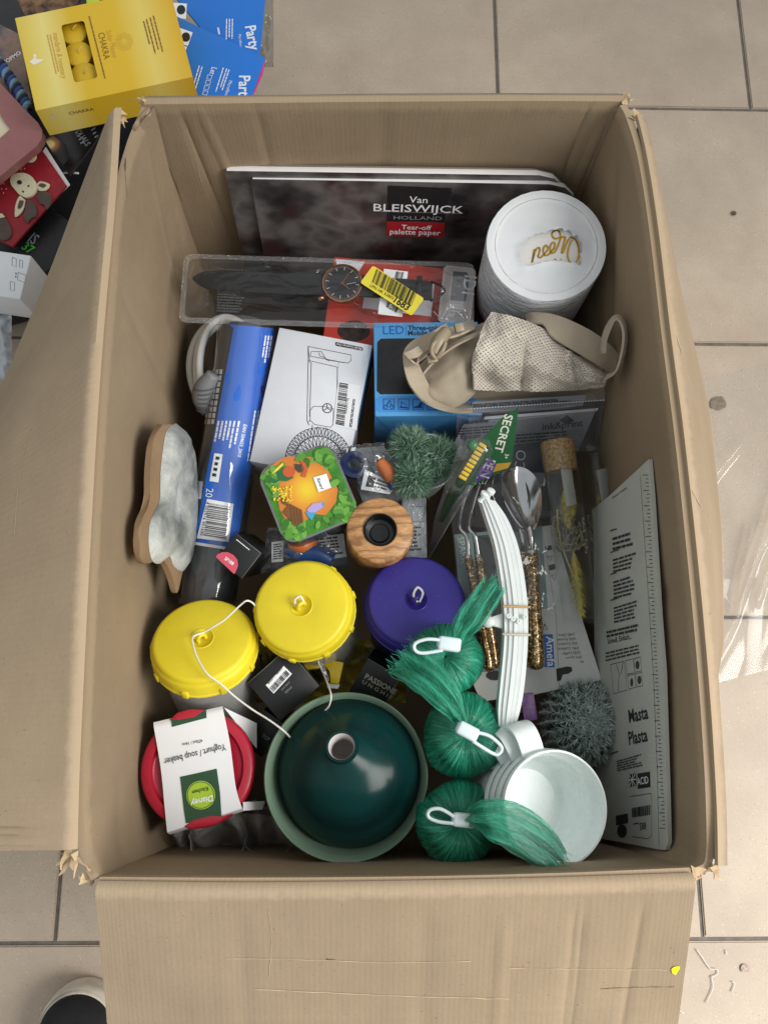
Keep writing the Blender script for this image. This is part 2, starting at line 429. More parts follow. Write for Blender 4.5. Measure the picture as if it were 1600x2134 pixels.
# ================================================================ the open cardboard box
def card_mat(name, flute=(0, 1), col=(154, 135, 110)):
    m, t, N, L, b = nt(name)
    uvv = coord(N, L, (1, 1, 1), 'UV'); vec = coord(N, L)
    c = lin(col); lo = tuple(x * .86 for x in c[:3]) + (1,); hi = tuple(min(1, x * 1.1) for x in c[:3]) + (1,)
    base = ramp(N, L, noi(N, L, vec, 6, 5, .6), [(.3, lo), (.7, hi)])
    fib = noi(N, L, coord(N, L, (900 if flute[0] else 60, 60 if flute[0] else 900, 300)), 1.0, 3)
    base = mixc(N, L, ramp(N, L, fib, [(.45, (0, 0, 0, 1)), (.75, (.10, .10, .10, 1))]), base, tuple(x * .8 for x in c[:3]) + (1,))
    speck = ramp(N, L, noi(N, L, vec, 330, 2), [(.24, (1, 1, 1, 1)), (.31, (0, 0, 0, 1))])
    base = mixc(N, L, speck, base, tuple(x * .62 for x in c[:3]) + (1,))
    # soft crush bands that run along the flutes
    band = noi(N, L, coord(N, L, (flute[0] * 9 + .5, flute[1] * 9 + .5, .4), 'UV'), 1.0, 3)
    base = mixc(N, L, ramp(N, L, band, [(.35, (.12, .12, .12, 1)), (.6, (0, 0, 0, 1))]), base, tuple(x * .84 for x in c[:3]) + (1,))
    base = mixc(N, L, ramp(N, L, noi(N, L, vec, 70, 4, .6), [(.35, (.16, .16, .16, 1)), (.6, (0, 0, 0, 1))]), base, tuple(x * .8 for x in c[:3]) + (1,))
    base = mixc(N, L, ramp(N, L, noi(N, L, vec, 900, 2, .6), [(.38, (.22, .22, .22, 1)), (.6, (0, 0, 0, 1))]), base, tuple(x * .72 for x in c[:3]) + (1,))
    # paper worn pale along the folds and free edges
    sx = N.new('ShaderNodeSeparateXYZ'); L.new(uvv, sx.inputs[0]); pp = N.new('ShaderNodeMath'); pp.operation = 'PINGPONG'; pp.inputs[1].default_value = .5; L.new(sx.outputs[1], pp.inputs[0])
    ad = N.new('ShaderNodeMath'); ad.operation = 'MULTIPLY_ADD'; L.new(noi(N, L, vec, 110, 4, .7), ad.inputs[0]); ad.inputs[1].default_value = -.035; L.new(pp.outputs[0], ad.inputs[2])
    base = mixc(N, L, ramp(N, L, ad.outputs[0], [(.0, (.75, .75, .75, 1)), (.018, (0, 0, 0, 1))]), base, tuple(min(1, x * 1.3) for x in c[:3]) + (1,))
    L.new(base, b.inputs['Base Color']); setp(b, Roughness=.82, Specular_IOR_Level=.25)
    wv = N.new('ShaderNodeTexWave'); wv.wave_type = 'BANDS'; wv.bands_direction = 'X' if flute[0] else 'Y'
    wv.inputs['Scale'].default_value = 34; wv.inputs['Distortion'].default_value = .6; wv.inputs['Detail'].default_value = 1; L.new(uvv, wv.inputs['Vector'])
    p = bump(N, L, wv.outputs['Fac'], .07, .001, b)
    p = bump(N, L, band, .22, .006, b, p)
    bump(N, L, noi(N, L, vec, 240, 4), .22, .001, b, p)
    return m
CARD_V = card_mat('kraft_wall', (1, 0)); CARD_H = card_mat('kraft_flap', (1, 0), (160, 141, 116)); CARD_E = mat((196, 166, 128), .9, var=.12, vs=200, bp=.5, bs=500)
ZR = .45
bx = thing('cardboard_box', 'large open brown cardboard box with torn corners and folded out flaps', 'box', P(820, 1000, 0))
def pl(pts, n=10): return cmr([V(p) for p in pts], n)
def at(poly, t):
    k = t * (len(poly) - 1); i = min(int(k), len(poly) - 2); return poly[i].lerp(poly[i + 1], k - i)
rimB = pl([P(300, 206, ZR), P(520, 203, ZR), P(800, 200, ZR), P(1080, 199, ZR), P(1300, 200, ZR)])
rimL = pl([P(300, 214, ZR - .003), P(264, 300, ZR - .006), P(236, 420, ZR), P(216, 640, ZR), P(199, 860, ZR), P(184, 1120, ZR), P(170, 1400, ZR), P(160, 1620, ZR), P(163, 1765, ZR - .004), P(190, 1836, ZR)])
rimR = pl([P(1303, 216, ZR), P(1318, 246, ZR), P(1342, 330, ZR), P(1366, 480, ZR), P(1392, 700, ZR), P(1418, 900, ZR), P(1440, 1100, ZR), P(1460, 1300, ZR), P(1476, 1500, ZR), P(1486, 1680, ZR), P(1484, 1798, ZR - .004), P(1452, 1826, ZR)])
rimF = pl([P(206, 1846, ZR), P(500, 1848, ZR), P(820, 1845, ZR), P(1140, 1838, ZR), P(1440, 1826, ZR)])
cBL, cBR = P(304, 215, ZR), P(1300, 212, ZR); cFL, cFR = P(190, 1832, ZR), P(1455, 1824, ZR)
bBL = V((cBL.x - .012, cBL.y + .0, .004)); bBR = V((cBR.x + .004, cBR.y, .004)); bFL = V((cFL.x + .008, cFL.y - .032, .004)); bFR = V((cFR.x - .004, cFR.y - .03, .004))
def crease(u, v, cr):
    h = 0.0
    for (u0, v0, u1, v1, w, a) in cr:      # soft dents: segment from (u0,v0) to (u1,v1), width w, depth a
        dx, dy = u1 - u0, v1 - v0; L2 = dx * dx + dy * dy; t = max(0, min(1, ((u - u0) * dx + (v - v0) * dy) / L2))
        d = math.hypot(u - u0 - t * dx, v - v0 - t * dy) / w
        if d < 3: h += a * math.exp(-d * d) * min(1, 8 * min(t, 1 - t) + .15)
    return h
def wallfn(rim, a, b, out, amp=.0025, bul=.0, seed=0., cr=()):
    def fn(u, v):
        p = at(rim, u); q = a.lerp(b, u); w = p.lerp(q, v)
        k = bul * math.sin(math.pi * u) * math.sin(math.pi * min(v * 1.1, 1))
        e = amp * noise.fractal(V((u * 3 + seed, v * 3, seed)), 1, 2, 3) * min(1, 6 * v + .15)
        return w + out * (k + e + crease(u, v, cr))
    return fn
TH = .006
# back wall runs on past the corner as the glue strip on the left
sheet('wall', lambda u, v: wallfn(rimB, bBL, bBR, V((0, 1, 0)), .002, .006, 3.1, [(.10, .02, .13, .5, .010, .0022), (.145, .02, .19, .45, .006, -.0018), (.26, .0, .27, .5, .012, .0015), (.90, .02, .915, .5, .008, .003), (.955, .05, .95, .5, .008, -.002), (.5, .0, .5, .4, .02, .0012)])(u, v), 200, 60, CARD_V, bx, TH)
sheet('wall', lambda u, v: wallfn(rimL, bBL, bFL, V((-1, 0, 0)), .002, .006, 9.3, [(.985, .15, .80, .20, .012, .002), (.98, .28, .86, .30, .01, -.0016), (.3, .05, .32, .5, .008, .0012), (.05, .0, .16, .5, .006, -.0012), (.82, .02, .80, .3, .012, .0018)])(1 - u, v), 200, 50, CARD_V, bx, TH)
sheet('wall', lambda u, v: wallfn(rimR, bBR, bFR, V((1, 0, 0)), .002, .004, 5.3, [(.1, .1, .3, .3, .02, .003), (.95, .2, .8, .3, .01, .002), (.6, .05, .62, .4, .012, .0015)])(u, v), 160, 50, CARD_V, bx, TH)
sheet('wall', lambda u, v: wallfn(rimF, bFL, bFR, V((0, -1, 0)), .002, .004, 1.7)(1 - u, v), 60, 24, CARD_V, bx, TH)
make('bottom', [bFL + V((0, 0, .004)), bFR + V((0, 0, .004)), bBR + V((0, 0, .004)), bBL + V((0, 0, .004))], [(0, 1, 2, 3)], CARD_V, bx)
# glue strip: overlapping tongue of the back wall on the inside of the left wall
gl0 = [P(298, 226, ZR - .002), P(266, 276, ZR - .012), P(316, 420, .335), P(382, 577, .21)]
gl1 = [P(307, 214, ZR - .004), P(312, 232, ZR - .015), P(357, 410, .315), P(393, 545, .205)]
gA, gB = cmr(gl0, 8), cmr(gl1, 8)
sheet('glue_strip', lambda u, v: at(gA, v).lerp(at(gB, v), u) + V((.004, -.004, 0)), 6, 30, CARD_V, bx, .004)
# flaps: rounded fold over the rim, then a sheet to the free edge
def flapfn(rim, dirs, L, seed, cr=()):
    """dirs: list of (outward+down) unit vectors along the rim"""
    def fn(u, v):
        p = at(rim, u); k = u * (len(dirs) - 1); i = min(int(k), len(dirs) - 2); d = dirs[i].lerp(dirs[i + 1], k - i)
        out = V((d.x, d.y, 0)).normalized(); d = d.normalized(); s = v * L
        r = .0026
        # fold: arc from straight up to the flap direction
        ang = math.acos(max(-1, min(1, d.z))); arc = r * ang
        if s < arc:
            t = s / r; q = p + out * (r - r * math.cos(t)) + V((0, 0, r * math.sin(t)))
        else:
            q = p + out * (r - r * math.cos(ang)) + V((0, 0, r * math.sin(ang))) + d * (s - arc)
        nn = V((0, 0, 1))
        return q + nn * (.0018 * noise.fractal(V((u * 4 + seed, v * 2, seed)), 1, 2, 3) * min(1, v * 4) + crease(u, v, cr))
    return fn
def dirto(p, q): return (q - p)
rB = rimB; 
# left flap: hangs steeply at the back end and nearly level at the front end
ldirs = []
pb = P(262, 250, ZR)
for s in (.78, ): pass
zb = .30; eb = P(18, 745, zb); 
ldirs = [V((-.55, -.02, -.40)), V((-.62, 0, -.34)), V((-.72, 0, -.26)), V((-.82, 0, -.17)), V((-.9, 0, -.10)), V((-.95, -.02, -.05))]
def leftflap(u, v):
    p = at(rimL, u); w = flapfn(rimL, ldirs, .235, 4.4)(u, v)
    return w
fl_back = P(248, 228, ZR)
rimL2 = pl([fl_back, P(236, 420, ZR), P(216, 640, ZR), P(199, 860, ZR), P(184, 1120, ZR), P(170, 1400, ZR), P(160, 1620, ZR), P(156, 1768, ZR)])
rimR2 = pl([P(1322, 244, ZR), P(1342, 330, ZR), P(1366, 480, ZR), P(1392, 700, ZR), P(1418, 900, ZR), P(1440, 1100, ZR), P(1460, 1300, ZR), P(1476, 1500, ZR), P(1486, 1680, ZR), P(1488, 1802, ZR)])
def leftflap(u, v):
    w = flapfn(rimL2, ldirs, .235, 4.4, [(.05, .15, .3, .5, .004, .0006), (.97, .1, .96, .9, .005, .0018), (.94, .1, .935, .9, .004, -.0012)])(u, v)
    sk = max(0, 1 - u * 1.25) ** 1.2          # the back end edge is sheared forward by a crush
    return w + V((.03 * sk * v, -.275 * sk * v, -.03 * sk * v))
sheet('flap', lambda u, v: leftflap(u, v), 180, 60, CARD_H, bx, .0045)
fdirs = [V((0, -.86, -.46)), V((0, -.86, -.44)), V((0, -.86, -.46))]
rimF2 = pl([P(206, 1846, ZR), P(500, 1849, ZR), P(820, 1846, ZR), P(1140, 1839, ZR), P(1440, 1829, ZR)])
sheet('flap', lambda u, v: flapfn(rimF2, fdirs, .235, 8.8, [(.80, .05, .79, .95, .012, -.0022), (.895, .05, .87, .95, .008, -.0016), (.80, .05, .79, .95, .004, .0018), (.55, .05, .55, .9, .02, -.0012), (.25, .05, .26, .95, .018, -.001), (.0, .50, 1, .47, .006, .0008), (.05, .64, 1, .60, .004, -.001), (.68, .1, .67, .9, .01, .0012)])(u, v), 240, 90, CARD_H, bx, .0045)
rdirs = [V((.10, 0, -1)), V((.42, 0, -.9)), V((.48, 0, -.88)), V((.46, 0, -.88)), V((.42, 0, -.9)), V((.30, 0, -.95)), V((.16, 0, -.98))]
sheet('flap', lambda u, v: flapfn(rimR2, rdirs, .235, 2.2)(u, 1 - v), 70, 26, CARD_H, bx, .0045)
bdirs = [V((0, .08, -1)), V((0, .08, -1))]
sheet('flap', lambda u, v: flapfn(rimB, bdirs, .235, 6.2)(1 - u, 1 - v), 50, 20, CARD_H, bx, .0045)
# ================================================================ pads of palette paper against the back wall
COVER = mat((58, 56, 56), .28, var=.12, vs=14, coat=.3); BOARD = mat((134, 124, 108), .8, var=.06); PAPER = mat((240, 240, 240), .7, var=.01)
def cover_mat():
    m, t, N, L, b = nt('pad_cover'); vec = coord(N, L)
    a = noi(N, L, coord(N, L, (1, .6, 1.3)), 13, 3, .5)
    base = ramp(N, L, a, [(.36, lin((30, 28, 30))), (.47, lin((66, 62, 61))), (.58, lin((108, 103, 100))), (.72, lin((50, 46, 47)))])
    w = ramp(N, L, noi(N, L, vec, 17, 3), [(.56, (0, 0, 0, 1)), (.7, (1, 1, 1, 1))])
    base = mixc(N, L, w, base, lin((62, 40, 40)))
    L.new(base, b.inputs['Base Color']); setp(b, Roughness=.22, Coat_Weight=.25, Coat_Roughness=.1)
    bump(N, L, noi(N, L, vec, 14, 3), .3, .004, b); return m
COVM = cover_mat()
RED = mat((168, 34, 40), .4, var=.03)
def pad(TL, TR, BL, label):
    f = Face(TL, TR, BL); t = thing('palette_paper_pad', label, 'paper pad', f.q(f.W / 2, f.H), 'palette paper pads at the back of the box')
    def outl(dr, h): return [f.q(a, b, h) for a, b in rrect(0, f.W, 0, f.H, .0015, 2)[3:]] 
    def shape(inset, r, h):
        pts = [(inset, inset * 0)]
        pts += [(f.W - r, 0)] + [(f.W - r + r * math.sin(math.radians(k)), r - r * math.cos(math.radians(k))) for k in (30, 60, 90)]
        pts += [(f.W, f.H), (inset, f.H)]
        return [f.q(a, b, h) for a, b in pts]
    prism('back_board', shape(.0, .040, -.0076), f.z, .0022, BOARD, t, .0004)
    prism('paper_block', shape(.0012, .036, -.0006), f.z, .0068, PAPER, t, .0004)
    prism('cover', shape(.0, .034, .0), f.z, .0006, COVM, t)
    cv = [f.q(-.0009, b, h) for b, h in ((.001, .0002), (.001, -.0098), (f.H, -.0098), (f.H, .0002))]
    prism('spine', cv, -f.x, .0012, COVM, t)
    return f, t
f, t = pad(P(470, 357, .358), P(1190, 367, .358), P(516, 612, .145), 'palette paper pad with dark cover leaning on the back wall, behind the other pad')
f, t = pad(P(524, 374, .350), P(1213, 386, .352), P(560, 640, .135), 'front palette paper pad with red tear-off label on its dark cover')
ink('logo_panel', t, mat((26, 26, 28), .35, var=0), g_quad(f, [(808, 386), (941, 392), (924, 462), (806, 460)]))
ink('red_label', t, RED, g_quad(f, [(806, 461), (926, 464), (924, 494), (805, 491)]))
ink('lettering', t, PRW, g_text(f, 'Van', (852, 420.5), (890, 422), 1, .005, h=.001), g_text(f, 'Tear-off', (836, 476), (898, 478), 1.0, .012, h=.001), g_text(f, 'palette paper', (812, 486), (917, 489), 1.1, .012, h=.001),
    g_text(f, 'BLEISWIJCK', (778, 438), (964, 443), .82, .008, h=.001))
ink('fine_lettering', t, LGREY, g_text(f, 'HOLLAND', (820, 455.5), (920, 457.5), .7, 0, h=.001))
ink('fine_line', t, LGREY, g_line(f, [(778, 438.5), (964, 443.5)], .0006, .0011))

# ================================================================ white wrapped paper roll, torn open on top
def wrap_mat():
    m, t, N, L, b = nt('paper_wrap'); vec = coord(N, L, (1, 1, 2.4))
    setp(b, Base_Color=lin((226, 230, 233)), Roughness=.3, Specular_IOR_Level=.5)
    w = noi(N, L, coord(N, L, (1, 1, 3.2)), 55, 4, .6); p = bump(N, L, w, .9, .008, b); bump(N, L, noi(N, L, vec, 200, 3), .2, .002, b, p); return m
WRAP = wrap_mat(); WRAPT = mat((230, 233, 235), .42, var=.01, bp=.35, bs=70)
zt = .362; c0 = P(1137, 513, zt); R = M(1137, 513, zt, 124)
ro = thing('paper_roll', 'white paper-wrapped roll with torn top showing gold script', 'paper roll', c0 - V((0, 0, .115)))
ax = V((-.03, -.06, 1)).normalized(); X, Y, Z = axes(ax); fr_ = Face(c0 - X * R + Y * R, c0 + X * R + Y * R, c0 - X * R - Y * R)
tear = [fr_.loc(*q) for q in ((1084, 552), (1082, 528), (1092, 508), (1115, 492), (1142, 484), (1170, 480), (1192, 488), (1203, 506), (1207, 532), (1203, 552), (1186, 548), (1160, 546), (1130, 549), (1108, 553))]
tear = cmr([V((a - R, R - b, 0)) for a, b in tear], 4, True)
ca, cb = sum(v.x for v in tear) / len(tear), sum(v.y for v in tear) / len(tear)
n = len(tear); prof = 16; vs, fs = [], []
rn = random.Random(3)
for j in range(prof + 1):
    k = j / prof
    for i, q in enumerate(tear):
        jit = 1 + .16 * (rn.random() - .5) if j == 0 else 1
        dx, dy = q.x - ca, q.y - cb; th = math.atan2(dy, dx)
        # outer circle point in that direction from the tear's centre
        A_, B_ = math.cos(th), math.sin(th); bb = ca * A_ + cb * B_; cc = ca * ca + cb * cb - R * R * .985
        ro_ = -bb + math.sqrt(bb * bb - cc); r0 = math.hypot(dx, dy) * jit; rr = r0 + (ro_ - r0) * k
        x, y = ca + A_ * rr, cb + B_ * rr; rad = math.hypot(x, y) / R
        h = .0022 * math.exp(-k * 7) * (1 + noise.noise(V((x * 160, y * 160, 1)))) + .0016 * noise.fractal(V((x * 45, y * 45, 4)), 1, 2, 4) * (1 - k)
        h += -.0012 * math.exp(-((rad - .84) / .02) ** 2) - (.002 if rad < .82 else 0) * (1 - k * .3)
        vs.append(c0 + X * x + Y * y + ax * (h + .002))
for j in range(prof):
    for i in range(n): fs.append((j * n + i, j * n + (i + 1) % n, (j + 1) * n + (i + 1) % n, (j + 1) * n + i))
make('top_wrapper', vs, fs, WRAPT, ro, True)
lathe('side_wrapper', c0, ax, [(R * .985, .002), (R, .0005), (R * 1.006, -.004), (R * .995, -.03), (R, -.06), (R * .99, -.09), (R * .98, -.115), (0, -.116)], WRAP, ro, 64,
      wob=lambda r, z, th, j: (r * (1 + .012 * noise.noise(V((math.cos(th) * 3, math.sin(th) * 3, z * 40)))), z))
lathe('ring_line', c0 + ax * .0012, ax, [(R * .845, .0), (R * .853, .0007), (R * .86, 0)], mat((196, 186, 172), .6, var=0), ro, 64)
lathe('inner_core', c0 - ax * .0022, ax, [(0, 0), (R * .75, 0)], mat((232, 230, 224), .6, var=0), ro, 40)
GOLD = mat((198, 150, 34), .28, metal=.85, var=.12, vs=300)
fi = Face(c0 - ax * .0018, c0 + X - ax * .0018, c0 - Y - ax * .0018)
def cv8(pts): return [(x / 2.6667 + 1000, y / 2.6667) for x, y in pts]
def sm(pts, k=5): return [(q.x, q.y) for q in cmr([V((a, b, 0)) for a, b in pts], k)]
st = [[(302, 1385), (296, 1420), (289, 1460), (297, 1425), (312, 1385), (330, 1378), (330, 1400), (322, 1425), (335, 1432), (350, 1418)],
      [(350, 1418), (372, 1392), (374, 1370), (360, 1366), (350, 1392), (358, 1418), (378, 1416), (396, 1398)],
      [(392, 1402), (412, 1376), (414, 1352), (400, 1350), (388, 1376), (394, 1404), (414, 1400), (430, 1372)],
      [(430, 1372), (446, 1320), (436, 1284), (412, 1284), (398, 1302), (412, 1326), (440, 1322), (470, 1318), (462, 1360), (452, 1402), (462, 1398), (480, 1350), (500, 1318)],
      [(500, 1318), (526, 1330), (544, 1370), (546, 1420), (530, 1460), (504, 1462), (486, 1430), (488, 1390), (500, 1350), (512, 1334)]]
ink('gold_lettering', ro, GOLD, *[g_line(fi, sm(cv8(s)), .0017, .0004) for s in st], g_poly(fi, cv8([(408, 1444), (418, 1436), (424, 1446)])), g_poly(fi, cv8([(442, 1442), (450, 1438), (454, 1446)])))

# ================================================================ red carton under the watch pouch
REDC = mat((206, 62, 44), .45, var=.05, vs=30)
f = Face(P(696, 534, .262), P(992, 566, .264), P(652, 712, .258))
t = thing('red_carton', 'orange-red carton with round printed window under the watch pouch', 'carton', f.q(f.W / 2, f.H / 2, -.05))
box('body', f, 0, f.W, 0, f.H, -.06, 0, REDC, t, .0012)
ink('round_picture', t, mat((52, 38, 34), .4, var=.6, vs=130), g_poly(f, circ(737, 690, 34, 22)))
ink('white_panel', t, PRW, g_quad(f, [(765, 572), (905, 590), (898, 660), (755, 642)]), g_quad(f, [(700, 540), (760, 546), (748, 566), (702, 560)], h=.0005))
lb = thing('battery_blister', 'clear blister strip with dark label beside the paper roll', 'blister pack', P(957, 615, .275))
fb = Face(P(925, 552, .276), P(992, 560, .276), P(918, 672, .272))
prism('card', [fb.q(a, b) for a, b in rrect(0, fb.W, 0, fb.H, .006)], fb.z, .002, mat((205, 196, 190), .5), lb)
ink('dark_label', lb, mat((48, 48, 50), .4, var=0), g_poly(fb, [(944, 566), (972, 568), (978, 580), (970, 628), (938, 626)], .0006))
ink('lettering', lb, PRW, g_text(fb, 'IDI', (968, 574), (962, 612), 1.0, .01, h=.0012), g_print(fb, [(937, 634), (968, 636), (964, 655), (934, 653)], 3, 5, h=.001))
sheet('blister', lambda u, v: fb.q(fb.W * (.05 + .9 * u), fb.H * (.04 + .92 * v), .004 + .008 * min(1, 5 * min(u, 1 - u, v, 1 - v))), 14, 20, clear(haze=.04, bp=.25), lb)

# ================================================================ watch in a clear pouch with a yellow stock label
fw = Face(P(386, 532, .288), P(986, 550, .292), P(392, 672, .284))
wt = thing('wrist_watch', 'black strap watch with rose gold case inside the clear pouch', 'watch', P(714, 597, .284))
fs_ = fw.up(.0045)
LEATH = mat((30, 31, 33), .5, var=.1, bp=.3, bs=300); ROSE = mat((186, 128, 96), .22, metal=1, var=0)
def strap(path, name='strap', hw=22):
    c = [fs_.hit(u, v) + fs_.z * h for u, v, h in path]
    hv = []
    for i, (u, v, h) in enumerate(path):
        k = (1.0 if len(path[i]) < 4 else 1)
        hv.append(fs_.d * M(u, v, .28, hw * path_w[i]))
    return ribbon(name, c, hv, .0028, LEATH, wt, 8, 4, .0006)
path_w = [.08, .62, .86, .98, 1.02, 1.08]
strap([(402, 580, 0), (418, 582, .0), (440, 585, .001), (500, 589, .002), (590, 594, .003), (682, 598, .005)])
path_w = [1.05, 1.0, .95, .92]
strap([(748, 600, .005), (800, 603, .004), (860, 606, .003), (900, 608, .002)])
cw = fs_.hit(714, 596) + fs_.z * .004; rw = M(714, 596, .28, 42)
lathe('case', cw, fs_.z, [(rw * .2, -.004), (rw * .9, -.004), (rw, -.001), (rw, .003), (rw * .97, .0042), (rw * .9, .0044), (rw * .88, .003)], ROSE, wt, 56)
dial = lathe('dial', cw, fs_.z, [(0, .0032), (rw * .9, .0032)], mat((18, 19, 22), .3, var=0, coat=.6), wt, 48)
fd = Face(cw + fs_.z * .0035, cw + fs_.z * .0035 + fs_.x, cw + fs_.z * .0035 + fs_.d)
def dl(a, r0, r1, w):
    a = math.radians(a); d = fs_.x * math.cos(a) + fs_.d * math.sin(a); s = fs_.x * -math.sin(a) * w / 2 + fs_.d * math.cos(a) * w / 2
    c = cw + fs_.z * .0037; return [c + d * r0 * rw - s, c + d * r1 * rw - s, c + d * r1 * rw + s, c + d * r0 * rw + s], [(0, 1, 2, 3)]
ink('hour_mark', dial, mat((200, 188, 176), .3, var=0), *[dl(6 + 30 * k, .66, .84, .0007) for k in range(12)], *[dl(6 + 6 * k, .8, .84, .0003) for k in range(60)])
ink('hand', dial, ROSE, dl(-58, -.1, .66, .0006)); ink('hand', dial, ROSE, dl(42, -.08, .45, .0008))
ink('maker_mark', wt, LGREY, g_print(fd, [(722, 592), (744, 588), (744, 591), (722, 595)], 1, 3))
tube('crown', [fs_.hit(676, 622) + fs_.z * .005, fs_.hit(664, 628) + fs_.z * .005], .0024, ROSE, wt, 10, 1)
tube('buckle', [fs_.hit(898, 590) + fs_.z * .003, fs_.hit(920, 600) + fs_.z * .003, fs_.hit(924, 612) + fs_.z * .003, fs_.hit(896, 630) + fs_.z * .003], .0012, mat((40, 40, 42), .3, metal=.6, var=0), wt, 8, 4)
box('keeper', Face(fs_.hit(868, 580), fs_.hit(884, 581), fs_.hit(866, 632)), 0, .006, -.001, .022, .001, .0055, LEATH, wt)
po = thing('plastic_pouch', 'long clear plastic pouch holding the watch, yellow barcode sticker on it', 'pouch', fw.q(fw.W / 2, fw.H / 2))
FILM = clear((.985, .985, .99), .004, .006, .03, .8, 24, (.7, 1, 1)); SEAM = clear((.96, .97, .97), .13, .06, .15, .9, 420)
WR = [(.05, .14, .30, .10, .022, .0035), (.30, .12, .55, .17, .02, .004), (.42, .30, .62, .10, .016, .0035), (.60, .08, .80, .14, .02, .004), (.46, .80, .60, .72, .02, .0045), (.58, .72, .66, .86, .018, .0045), (.66, .88, .86, .80, .02, .004), (.78, .60, .90, .92, .016, .0035), (.10, .70, .36, .86, .02, .003), (.30, .35, .44, .60, .014, .0025), (.86, .12, .96, .40, .016, .003), (.20, .30, .30, .18, .014, .003)]
def pouchfn(sg):
    def fn(u, v):
        e = min(u * 4.2, (1 - u) * 4.2, v, 1 - v) ; k = min(1, e * 3.2)
        p = fw.q(fw.W * u, fw.H * v)
        hump = .0105 if sg > 0 else -.003
        # corners rounded in
        return p + fw.z * (hump * k ** .6 + .0034 * k * noise.fractal(V((u * 9 + v * 2, v * 4, sg * 3)), 1, 2, 5) + crease(u, v, WR) * (1 if sg > 0 else 0) + .0035 * math.sin(u * 3.3) )
    return fn
sheet('front_film', pouchfn(1), 220, 70, FILM, po); sheet('back_film', pouchfn(-1), 60, 16, FILM, po)
rim = rrect(-.001, fw.W + .001, -.001, fw.H + .001, .009, 6); rim2 = rrect(.0048, fw.W - .0048, .0048, fw.H - .0048, .006, 6); k = len(rim)
def zz(a): return .0035 * math.sin(a / fw.W * 3.3) + .0012
vs = [fw.q(a, b, zz(a)) for a, b in rim] + [fw.q(a, b, zz(a) + .0008) for a, b in rim2]
make('welded_seam', vs, [(i, (i + 1) % k, k + (i + 1) % k, k + i) for i in range(k)], SEAM, po)
fu = fw.up(.0165); fl_ = Face(fu.hit(777, 553), fu.hit(884, 622), fu.hit(752, 590))
YLAB = mat((230, 214, 66), .5, var=.02)
stk = prism('barcode_sticker', [fl_.q(a, b) for a, b in rrect(0, fl_.W, 0, fl_.H, .0025, 3)], fl_.z, .0003, YLAB, po)
ink('bars', stk, INK, g_bars(fl_, [(785, 561), (870, 613), (858, 640), (775, 589)], 34, 5))
ink('lettering', stk, INK, g_text(fl_, 'LPN HK 53803', (770, 597), (818, 625), 1.0, .004), g_text(fl_, '1683', (819, 629), (848, 648), 1.1, .025))
ink('instruction_print', po, mat((70, 72, 76), .6, var=0), g_print(fw.up(.001), [(432, 552), (438, 552), (436, 640), (430, 640)], 9, 2), g_print(fw.up(.001), [(455, 560), (512, 562), (510, 655), (452, 652)], 16, 3))
fu = fw.up(.0085); fq = Face(fu.hit(800, 560), fu.hit(850, 566), fu.hit(792, 655))
pl_ = prism('paper_label', [fq.q(*q) for q in ((0, 0), (fq.W, 0), (fq.W, fq.H), (0, fq.H))], fq.z, .0003, PRW, po)
ink('bars', pl_, INK, g_bars(fq, [(826, 566), (842, 568), (836, 592), (820, 590)], 10, 9), g_bars(fq, [(808, 622), (832, 640), (826, 652), (804, 640)], 10, 8))

# ================================================================ white cable coiled on the left
CABLE = mat((226, 227, 226), .4, var=.02)
ct = thing('power_cable', 'coiled white cable with grey ridged plug at the left wall', 'cable', P(450, 780, .2))
rn = random.Random(11); pts = []
for k in range(5 * 14):
    a = 2 * math.pi * k / 14; lo = k / 14
    ru = 58 + 5 * math.sin(lo * 2.1) + 5 * (lo - 2); rv = 100 + 7 * math.sin(lo * 1.7)
    pts.append(P(468 + ru * math.cos(a) + 3 * math.sin(lo * 3), 768 + rv * math.sin(a), .262 - .012 * lo + .006 * math.sin(a + lo)))
tube('cord', pts, M(430, 760, .25, 8), CABLE, ct, 10, 4)
pc = [P(445, 780, .285), P(428, 806, .275), P(424, 830, .265), P(436, 860, .255)]
tube('plug', pc, [.007, .011, .012, .008], mat((120, 122, 124), .5), ct, 12, 5)
for k in range(6):
    c = pc[1].lerp(pc[3], k / 6); a = (pc[3] - pc[1]).normalized()
    lathe('rib', c, a, [(.0122, -.0008), (.0132, 0), (.0122, .0008)], mat((92, 94, 96), .5), ct, 20)

# ================================================================ blue labelled roll in clear film
zA, zB = .262, .235
A_, B_ = P(515, 690, zA), P(434, 1252, zB); rr = M(480, 950, .25, 58)
cy = Cyl(A_, B_, rr)
t = thing('film_roll', 'long roll with blue label and barcode in glossy clear film', 'roll', (A_ + B_) / 2 - V((0, 0, rr)))
DARKR = mat((52, 56, 62), .4, var=.3, vs=20)
lathe('inner_roll', A_, cy.ax, [(0, .001), (rr * .94, 0), (rr * .97, .004), (rr * .97, cy.L - .004), (rr * .9, cy.L), (0, cy.L)], DARKR, t, 48)
BLUE = mat((38, 104, 206), .38, var=.03, vs=20)
lab = ink('blue_label', t, BLUE, g_quad(cy, [(488, 682), (571.5, 690), (492, 1142), (406, 1128)], 18, 12, .0006), g_quad(cy, [(478, 676), (569, 684), (571, 690), (486, 684)], 14, 2, .0005))
ink('white_edge', t, PRW, g_quad(cy, [(406, 1129), (492, 1143), (491, 1149), (405, 1135)], 14, 1, .0008), g_quad(cy, [(404, 1000), (424, 1004), (420, 1040), (402, 1038)], 4, 4, .0004))
